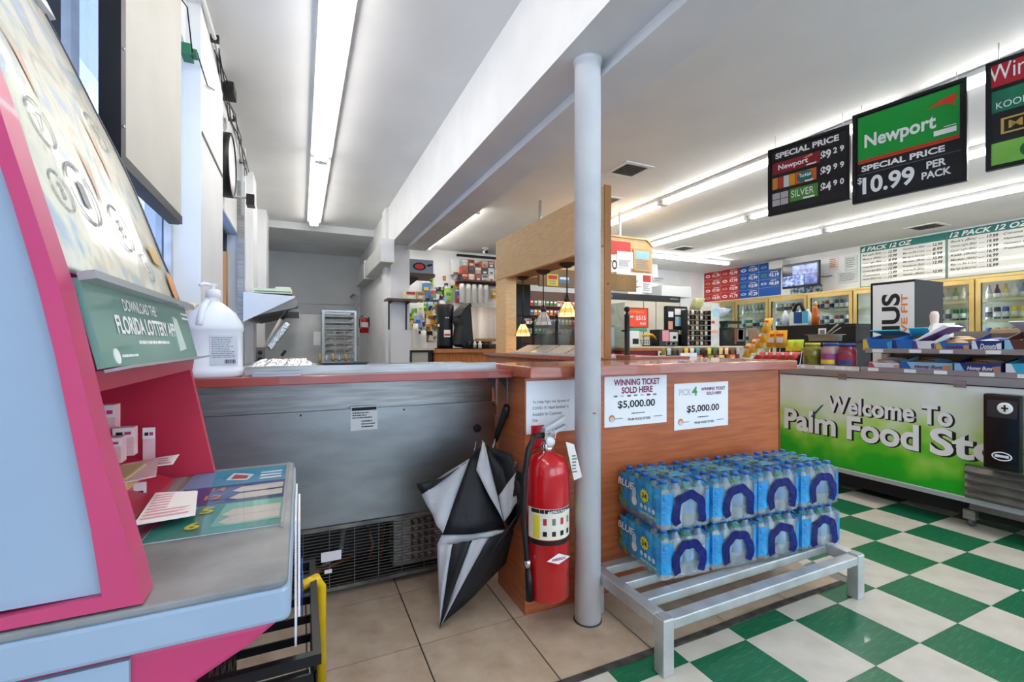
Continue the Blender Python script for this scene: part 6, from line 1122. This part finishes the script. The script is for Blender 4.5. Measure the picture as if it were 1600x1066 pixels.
for k in range(8):
    d_ = thing('cooler_door', 'gilt framed glass cooler door, number %s from the back corner' % ('one', 'two', 'three', 'four', 'five', 'six', 'seven', 'eight')[k], 'cooler door', (xw-.002, y_hi-DW*k, .2), RX, 'glass cooler doors'); w_ = DW
    for bx in ((.008, .06, 0, 1.875), (w_-.06, w_-.008, 0, 1.875), (.0602, w_-.0602, 0, .06), (.0602, w_-.0602, 1.815, 1.875)): part(d_, 'frame_rail', G().box(bx[0], bx[1], -.035, 0, bx[2]+.002, bx[3]), goldm)
    part(d_, 'gasket', G().box(.06, .066, -.03, -.005, .062, 1.814).box(w_-.066, w_-.06, -.03, -.005, .062, 1.814), blackp); part(d_, 'pane', G().box(.067, w_-.067, -.02, -.014, .062, 1.814), cg2); part(d_, 'handle', G().tube([(w_-.04, -.036, .75), (w_-.04, -.07, .78), (w_-.04, -.07, 1.1), (w_-.04, -.036, 1.13)], .01, 8), goldm)
ccol = [('blue', '#2c4fa0'), ('white', '#e6e6e4'), ('pale blue', '#9fc4dc'), ('green', '#2f7a4a'), ('red', '#b93434'), ('yellow', '#dcc04a'), ('silver', '#b9bdc2'), ('teal', '#4fb0ae'), ('navy', '#232c66'), ('cream', '#e3d6b8')]
can_me = {}; bot_me = {}
for c_, h_ in ccol:
    g = G().lathe([(.026, 0), (.034, .008), (.034, .17), (.027, .182), (.027, .185)], n=12); g.lathe([(.0345, .05), (.0345, .12)], n=12, m=1); can_me[c_] = g.mesh('drink_can', [M('can_'+c_, h_, .3, .3), wprint if c_ not in ('white', 'cream', 'silver') else M('can_navy', '#232c66', .3, .3)])
    g = G().lathe([(0, 0), (.033, 0), (.033, .12), (.014, .17), (.013, .21), (0, .212)], n=12); g.lathe([(.0335, .03), (.0335, .09)], n=12, m=1); bot_me[c_] = g.mesh('drink_bottle', [M('bot_'+c_, h_, .15, 0, coat=.5), wprint])
seq = {2: ['navy', 'navy', 'blue', 'navy', 'white', 'silver', 'white', 'cream'], 3: ['blue', 'navy', 'blue', 'white', 'cream', 'silver', 'red', 'white'], 5: ['silver', 'green', 'white', 'red', 'green', 'silver', 'white', 'blue'], 6: ['blue', 'blue', 'white', 'yellow', 'silver', 'navy', 'yellow', 'white'], 0: ['teal', 'pale blue', 'teal', 'white', 'teal', 'pale blue', 'silver', 'white'], 1: ['green', 'green', 'silver', 'white', 'silver', 'green', 'silver', 'white'], 4: ['white']*8, 7: ['green', 'white', 'blue', 'yellow', 'blue', 'white', 'red', 'silver']}
num = ('one', 'two', 'three', 'four', 'five', 'six', 'seven', 'eight')
for k in (0, 1, 2, 3, 5, 6, 7):
    for j, z in enumerate((1.22, 1.5, 1.78)):
        for i in range(8):
            c_ = seq[k][(i*(1 if j == 2 else 3)+j*2) % 8]; isb = (k in (5, 1) and j == 2) or (k in (6, 0) and j == 2 and i < 8)
            o = link('drink_bottle' if isb else 'drink_can', (bot_me if isb else can_me)[c_]); o.location = (xw+.13, y_hi-DW*k-.085-.0825*i, z+.0005); o.rotation_euler.z = random.uniform(0, 6)
            tag(o, '%s %s on the %s shelf behind cooler door number %s, %s from the left' % (c_, 'bottle' if isb else 'can', ('third', 'second', 'top')[j], num[k], ORD[i]), 'bottle' if isb else 'can', 'drinks behind the cooler doors')
# ------------------------------------------------------------------ price boards, television, notices on the wall above
XWL = 8.876
def board(name, label, cat, px0, px1, z0_, z1_, mat, X=XWL, grp=None):
    y0_, y1_ = PX(px0, 450, X).y, PX(px1, 450, X).y; t = thing(name, label, cat, (X, y0_, z0_), RX, grp); part(t, 'panel', G().box(0, y0_-y1_, -.015, 0, 0, z1_-z0_), mat); return t, y0_-y1_, z1_-z0_
bred = M('board_red', '#bf2f2c', .4); bblue = M('board_blue', '#1c56b0', .35)
for nm, lb, px0, px1, mat in (('price_board', 'red price board on the right wall next to the back corner', 1101, 1155, bred), ('price_board', 'blue price board on the right wall beside the television', 1155.5, 1220, bblue)):
    t, W_, H_ = board(nm, lb, 'price board', px0, px1, 2.19, 2.885, mat, grp='cigarette price boards')
    pb = ['$10.99', '$2.99', '$15.99', '$7.29'] if mat is bblue else ['$1.79', '$5.99', '$7.99', '$18.99']
    for i in range(2):
        for j in range(4):
            x, z = W_*(.5*i), H_*(1-(j+1)/4)
            if mat is bblue and i == 1 and j == 3: continue
            if mat is bblue and i == 1: pb2 = ['$13.99', '$3.19', '$8.69'][j]
            else: pb2 = pb[(j+i) % 4]
            lettering(t, pb2, x+W_*.25, z+H_*.04, W_*.22, H_*.12, wprint, -.018, .03); scrib(t, x+W_*.28, x+W_*.46, z+H_*.175, z+H_*.225, 1, wprint, -.018); tape(t, disc(x+W_*.12, z+H_*.12, W_*.07, H_*.035 if (i+j) % 2 else H_*.05), [wprint, M('logo_grey', '#d3b6b0', .5) if mat is bred else M('logo_pale', '#a9c2e0', .5), M('green_print')][(j+i) % 3 if mat is bblue else (j+i) % 2], -.018); tape(t, disc(x+W_*.12, z+H_*.12, W_*.045, H_*.02), mat, -.019)
    part(t, 'divider', G().box(W_*.5-.004, W_*.5+.004, -.017, -.015, 0, H_), M('board_line', '#d89a94', .5) if mat is bred else M('board_line2', '#8fb0dc', .5))
    for j in range(1, 4): part(t, 'divider', G().box(0, W_, -.0168, -.015, H_*j/4-.003, H_*j/4+.003), M('board_line') if mat is bred else M('board_line2'))
tealb = M('board_teal', '#177c78', .4)
def beer_board(label, px0, px1, title, cols):
    t, W_, H_ = board('beer_price_board', label, 'price board', px0, px1, 2.17, 2.875, M('board_white', '#e2e4df', .3, coat=.4), grp='beer price boards'); H2 = H_
    part(t, 'header', G().box(0, W_, -.018, -.015, H_*.84, H_), tealb); part(t, 'frame', G().box(0, .012, -.02, -.015, 0, H_*.84).box(W_-.012, W_, -.02, -.015, 0, H_*.84).box(.012, W_-.012, -.02, -.015, 0, .012), M('frame_green', '#5f8f88', .4))
    lettering(t, title, W_*.02, H_*.865, min(W_*.62, .9), H_*.105, wprint, -.02, .03, .3)
    for (x0_, x1_, rows) in cols:
        for j, (a, b_) in enumerate(rows):
            z = H_*(.74-.098*j); wl_ = min((x1_-x0_)*W_*.55, .033*len(a)); lettering(t, a, x0_*W_, z, wl_, .042, ink, -.017, .01, .3)
            if b_: lettering(t, b_, x1_*W_-.13, z, .12, .045, ink, -.017, .03, .2); part(t, 'leader_line', G().box(x0_*W_+wl_+.02, x1_*W_-.15, -.0165, -.0152, z+.012, z+.017), ink)
beer_board('white beer price board headed 6 PACK 12 OZ', 1345, 1479.5, '6 PACK 12 OZ', ((.03, .47, (('Bud Light (Btls)', '12.99'), ("Beck's (Btls)", '10.99'), ('Coors Light (Btls)', '8.99'), ('Corona (Btls & Cans)', '12.99'), ('Corona Light (Btls)', '12.99'), ('Guinness', '13.99'), ('Heineken (Btls & Cans)', '12.99'))), (.53, .97, (('Heineken Lt (Btls)', '12.99'), ('Miller Lite (Btls & Cans)', '8.99'), ('Miller High Life (Btls & Cans)', '8.99'), ('Modelo (Btls)', '10.99'), ('Presidente (Btls)', '12.99'), ('Smirnoff (Btls)', ''), ('Stella (Btls)', '10.99')))))
beer_board('white beer price board headed 12 PACK 12 OZ at the right edge', 1480.5, 1700, '12 PACK 12 OZ', ((.03, .42, (("Beck's (Btls)", '17.99'), ('Corona Light (Btls)', '19.99'), ('Coors Light (Btls)', '19.99'), ('Kalik (Btls)', '16.99'), ('Modelo (Btls)', '16.99'), ('Miller Lite (Btls & Cans)', '15.99'), ('Miller High Life (Btls & Cans)', '15.99'))), (.45, .9, (('Corona (Btls)', ''), ('Heineken (Btls)', ''), ('Heineken Lt (Btls)', ''), ('Presidente (Btls)', '')))))
for k, (a, b_, c_) in enumerate(((1492, 1520, gp), (1527, 1550, M('guide_navy')), (1556, 1578, M('guide_blue')), (1580, 1596, M('copper_logo', '#b9683a', .5)))):
    y0_, y1_ = PX(a, 440, XWL).y, PX(b_, 440, XWL).y; t = thing('beer_logo_strip', 'small beer brand strip under the price board, %s' % ('first', 'second, navy', 'third, pale blue', 'fourth, copper')[k], 'sticker', (XWL, y0_, 2.13), RX, 'brand strips under the boards'); part(t, 'strip', G().box(0, y0_-y1_, -.004, 0, -.005, .038), wprint); part(t, 'mark', G().box(.02, y0_-y1_-.02, -.006, -.004, .006, .026), c_)
tv = thing('wall_television', 'tilted wall television showing camera views beside the blue board', 'television', (8.45, PX(1222, 430, 8.45).y, 2.24), RX); W_ = PX(1222, 430, 8.45).y-PX(1280, 430, 8.45).y; H_ = .46
part(tv, 'case', G().box(0, W_, .002, .05, 0, H_), blackp, .006); scm = M('tv_view', '#5b6fb4', .3, 0, '#27305c', 9, emit=.0); vv = M('tv_view_lit', '#6f86d0', .3, emit=.5)
part(tv, 'screen', G().box(.012, W_-.012, -.002, .0018, .02, H_-.015), M('screen_dark', '#1d2030', .15, emit=.1))
def glow(name, c1, c2, sc_): 
    m = M(name, c1, .2, 0, c2, sc_, emit=.01); b = m.node_tree.nodes['Principled BSDF']; rr = [n for n in m.node_tree.nodes if n.bl_idname == 'ShaderNodeValToRGB'][0]; m.node_tree.links.new(rr.outputs[0], b.inputs['Emission Color']); b.inputs['Emission Strength'].default_value = .8; return m
part(tv, 'camera_view', G().box(.02, W_*.6, -.004, -.0022, .04, H_*.5), glow('view_a', '#8ea2d8', '#2a2f58', 14)); part(tv, 'camera_view', G().box(W_*.3, W_*.95, -.004, -.0022, H_*.52, H_*.9), glow('view_b', '#7286c8', '#3a3f68', 12)); part(tv, 'camera_view', G().box(W_*.62, W_*.95, -.004, -.0022, .04, H_*.5), glow('view_c', '#3a3d58', '#5a6cb0', 10)); part(tv, 'mount', G().box(W_*.4, W_*.6, .05, .42, H_*.4, H_*.6), blackp); tv.rotation_euler.y = 0
t, W_, H_ = board('snowflake_sticker', 'blue and white frosty sticker below the television', 'sticker', 1236, 1285, 2.15, 2.30, M('frost_blue', '#2a6f9a', .5, 0, '#c9d9e0', 18, contrast=(.45, .55)))
for k, (a, b_, z0_, z1_) in enumerate(((1296, 1310, 2.55, 2.78), (1320, 1340, 2.5, 2.75), (1310, 1340, 2.28, 2.48))):
    t, W_, H_ = board('wall_notice', 'faded white notice on the wall right of the television, %s' % ('small upper one', 'wide pale upper one', 'lower typed sheet')[k], 'notice', a, b_, z0_, z1_, M('notice_%d' % k, ('#e3dfd6', '#d5dcd8', '#d0d6d8')[k], .5), grp='notices by the television'); scrib(t, W_*.1, W_*.9, H_*.15, H_*.9, 5, gp if k else redp, -.0165)
ol = thing('wall_outlet', 'white outlet with cable right of the television', 'outlet', (XWL, PX(1301, 430, XWL).y, 2.44), RX); part(ol, 'plate', G().box(-.04, .04, -.01, 0, -.05, .05), white); part(ol, 'cable', G().tube([(0, -.015, 0), (-.1, -.02, -.01), (-.25, -.02, .02), (-.4, -.02, .0)], .007, 6), blackp); solo('wall_speaker', G().box(8.65, 8.87, PX(1222, 400, 8.7).y-.05, PX(1222, 400, 8.7).y+.25, 2.7, 2.86), M('grey_speaker', '#c4c7c6', .5), 'small grey box on the wall above the television', 'speaker')
# ================================================================== HANGING CIGARETTE PRICE SIGNS
def from_depth(px, py, d): r = (px-800)/FPX*d; return Vector((r*CS+d*SN, d*CS-r*SN, CH+(CYP-py)/FPX*d))
def hang(label, L_, R_, H_):
    v = R_-L_; W_ = math.hypot(v.x, v.y); t = thing('hanging_price_sign', label, 'price sign', (L_.x, L_.y, L_.z-H_), math.atan2(v.y, v.x), 'hanging cigarette price signs')
    part(t, 'panel', G().box(.0, W_, .004, .03, 0, H_), M('sign_black', '#15161b', .35)); fr_ = M('sign_frame', '#1d1f24', .3, .4); b_ = .022
    part(t, 'frame', G().box(0, b_, -.004, .0035, 0, H_).box(W_-b_, W_, -.004, .0035, 0, H_).box(b_, W_-b_, -.004, .0035, 0, b_).box(b_, W_-b_, -.004, .0035, H_-b_, H_), fr_)
    for x in (.05, W_-.05): part(t, 'hook', G().tube([(x, .015, H_), (x, .015, CEIL-L_.z+H_-.001)], .003, 5), alu)
    return t, W_, H_
L1, R1 = from_depth(1200, 238, 3.78), from_depth(1328, 191, 3.32); R1.z = L1.z = (L1.z+R1.z)/2
t, W_, H_ = hang('smaller hanging price sign with three cigarette offers and SPECIAL PRICE heading', L1, R1, .546); G_ = H_
wr_ = M('maroon_strip', '#8d1f2f', .35)
lettering(t, 'SPECIAL PRICE', W_*.1, H_*.83, W_*.78, H_*.085, wprint, .002, .035)
patch(t, W_*.06, W_*.66, H_*.6, H_*.77, wr_, .002); lettering(t, 'Newport', W_*.14, H_*.63, W_*.38, H_*.1, wprint, .0005, .02); tape(t, [(W_*.46, H_*.73), (W_*.56, H_*.765), (W_*.58, H_*.74), (W_*.5, H_*.72)], M('spin_orange', '#e88a5a', .4), .0005); patch(t, W_*.5, W_*.62, H_*.61, H_*.63, wprint, .0005)
for k, c_ in enumerate(('#c9852b', '#b33a2c', '#c9d6da', '#e29a22')): patch(t, W_*(.06+.075*k), W_*(.13+.075*k), H_*.38, H_*.55, paint(c_), .002)
patch(t, W_*.36, W_*.62, H_*.38, H_*.55, M('sign_orange', '#d9601f', .4), .002); tape(t, disc(W_*.48, H_*.465, W_*.1, H_*.085), M('sign_teal', '#1d6f6a', .4), .0012); lettering(t, 'Turkish', W_*.41, H_*.46, W_*.15, H_*.05, wprint, .0004, .02); patch(t, W_*.48, W_*.58, H_*.385, H_*.405, wprint, .0005)
for a_ in (0, 1):
    for b__ in (0, 1): patch(t, W_*(.06+.11*a_), W_*(.16+.11*a_), H_*(.13+.1*b__), H_*(.22+.1*b__), M('pack_grey', '#b9b4ba', .4), .002)
patch(t, W_*.29, W_*.64, H_*.14, H_*.33, M('silver_green', '#4d8a35', .4), .002); lettering(t, 'SILVER', W_*.31, H_*.2, W_*.28, H_*.1, wprint, .0005, .0); patch(t, W_*.46, W_*.6, H_*.145, H_*.17, wprint, .0005)
for z, p_ in ((.61, ('$9', '29')), (.39, ('$9', '99')), (.165, ('$4', '90'))):
    lettering(t, p_[0], W_*.67, H_*z, W_*.12, H_*.14, wprint, .002, .035); lettering(t, p_[1][0], W_*.815, H_*(z+.06), W_*.045, H_*.08, wprint, .002, .03); lettering(t, p_[1][1], W_*.89, H_*(z+.06), W_*.045, H_*.08, wprint, .002, .03)
L2, R2 = from_depth(1332, 184, 3.296), from_depth(1511, 116.5, 2.81); L2.z = R2.z = (L2.z+R2.z)/2
t, W_, H_ = hang('large green and black Newport hanging price sign reading $10.99 per pack', L2, R2, .64); sgr = M('sign_newport_green', '#119c3a', .35)
patch(t, W_*.055, W_*.945, H_*.47, H_*.95, sgr, .002); patch(t, W_*.055, W_*.945, H_*.43, H_*.45, M('sign_orange_red', '#d8401f', .4), .002); patch(t, W_*.055, W_*.945, H_*.455, H_*.468, M('sign_orange_red'), .002)
lettering(t, 'Newport', W_*.12, H_*.55, W_*.64, H_*.19, wprint, .0005, .028); tape(t, [(W_*.68, H_*.8), (W_*.78, H_*.85), (W_*.9, H_*.88), (W_*.93, H_*.85), (W_*.9, H_*.8), (W_*.91, H_*.76), (W_*.86, H_*.8), (W_*.78, H_*.81)], M('sign_orange_red'), .0004); patch(t, W_*.74, W_*.92, H_*.51, H_*.56, wprint, .0005); patch(t, W_*.82, W_*.92, H_*.575, H_*.582, wprint, .0005)
lettering(t, 'SPECIAL PRICE', W_*.09, H_*.335, W_*.74, H_*.065, wprint, .002, .035); part(t, 'divider', G().box(W_*.05, W_*.95, .001, .004, H_*.305, H_*.312), M('strip_grey', '#5a5d63', .4))
lettering(t, '$', W_*.05, H_*.2, W_*.045, H_*.08, wprint, .002, .02); lettering(t, '10.99', W_*.1, H_*.08, W_*.48, H_*.19, wprint, .002, .028); lettering(t, 'PER', W_*.68, H_*.2, W_*.16, H_*.075, wprint, .002, .03); lettering(t, 'PACK', W_*.64, H_*.1, W_*.24, H_*.075, wprint, .002, .03)
L3 = from_depth(1540, 101, 2.62); d3 = (R2-L2).normalized(); R3 = L3+d3*.6
t, W_, H_ = hang('red black and green hanging cigarette sign cut by the right edge', L3, R3, .615); 
patch(t, .0, W_, H_*.76, H_*1., M('winston_red', '#b81f2d', .35), .002); lettering(t, 'Winston', W_*.02, H_*.81, W_*.5, H_*.15, wprint, .0005, .0)
patch(t, W_*.04, W_*.45, H_*.52, H_*.72, M('kool_green', '#0f5a43', .35, 0, '#1d7a55', 6), .002); lettering(t, 'KOOL', W_*.07, H_*.55, W_*.2, H_*.06, wprint, .0005, .0); lettering(t, 'true', W_*.5, H_*.58, W_*.2, H_*.09, wprint, .002, .0, .3)
g = G(); 
for bx in ((.1, .86, .44, .455), (.1, .86, .31, .325), (.1, .12, .325, .44), (.84, .86, .325, .44)): g.box(W_*bx[0], W_*bx[1], .001, .004, H_*bx[2], H_*bx[3])
part(t, 'gold_border', g, gold); lettering(t, 'MAVERICK', W_*.15, H_*.35, W_*.64, H_*.07, gold, .002, .01); lettering(t, 'AMERICAN OWNED', W_*.25, H_*.265, W_*.46, H_*.035, wprint, .002, .03)
patch(t, W_*.02, W_*.98, H_*.02, H_*.24, M('lime_panel', '#6fae3f', .35, 0, '#8cc455', 4), .002); tape(t, disc(W_*.3, H_*.13, W_*.08, H_*.075), M('deep_green', '#1f5a32', .3), .0006); tape(t, disc(W_*.32, H_*.15, W_*.045, H_*.03), M('lime_panel'), -.0004)
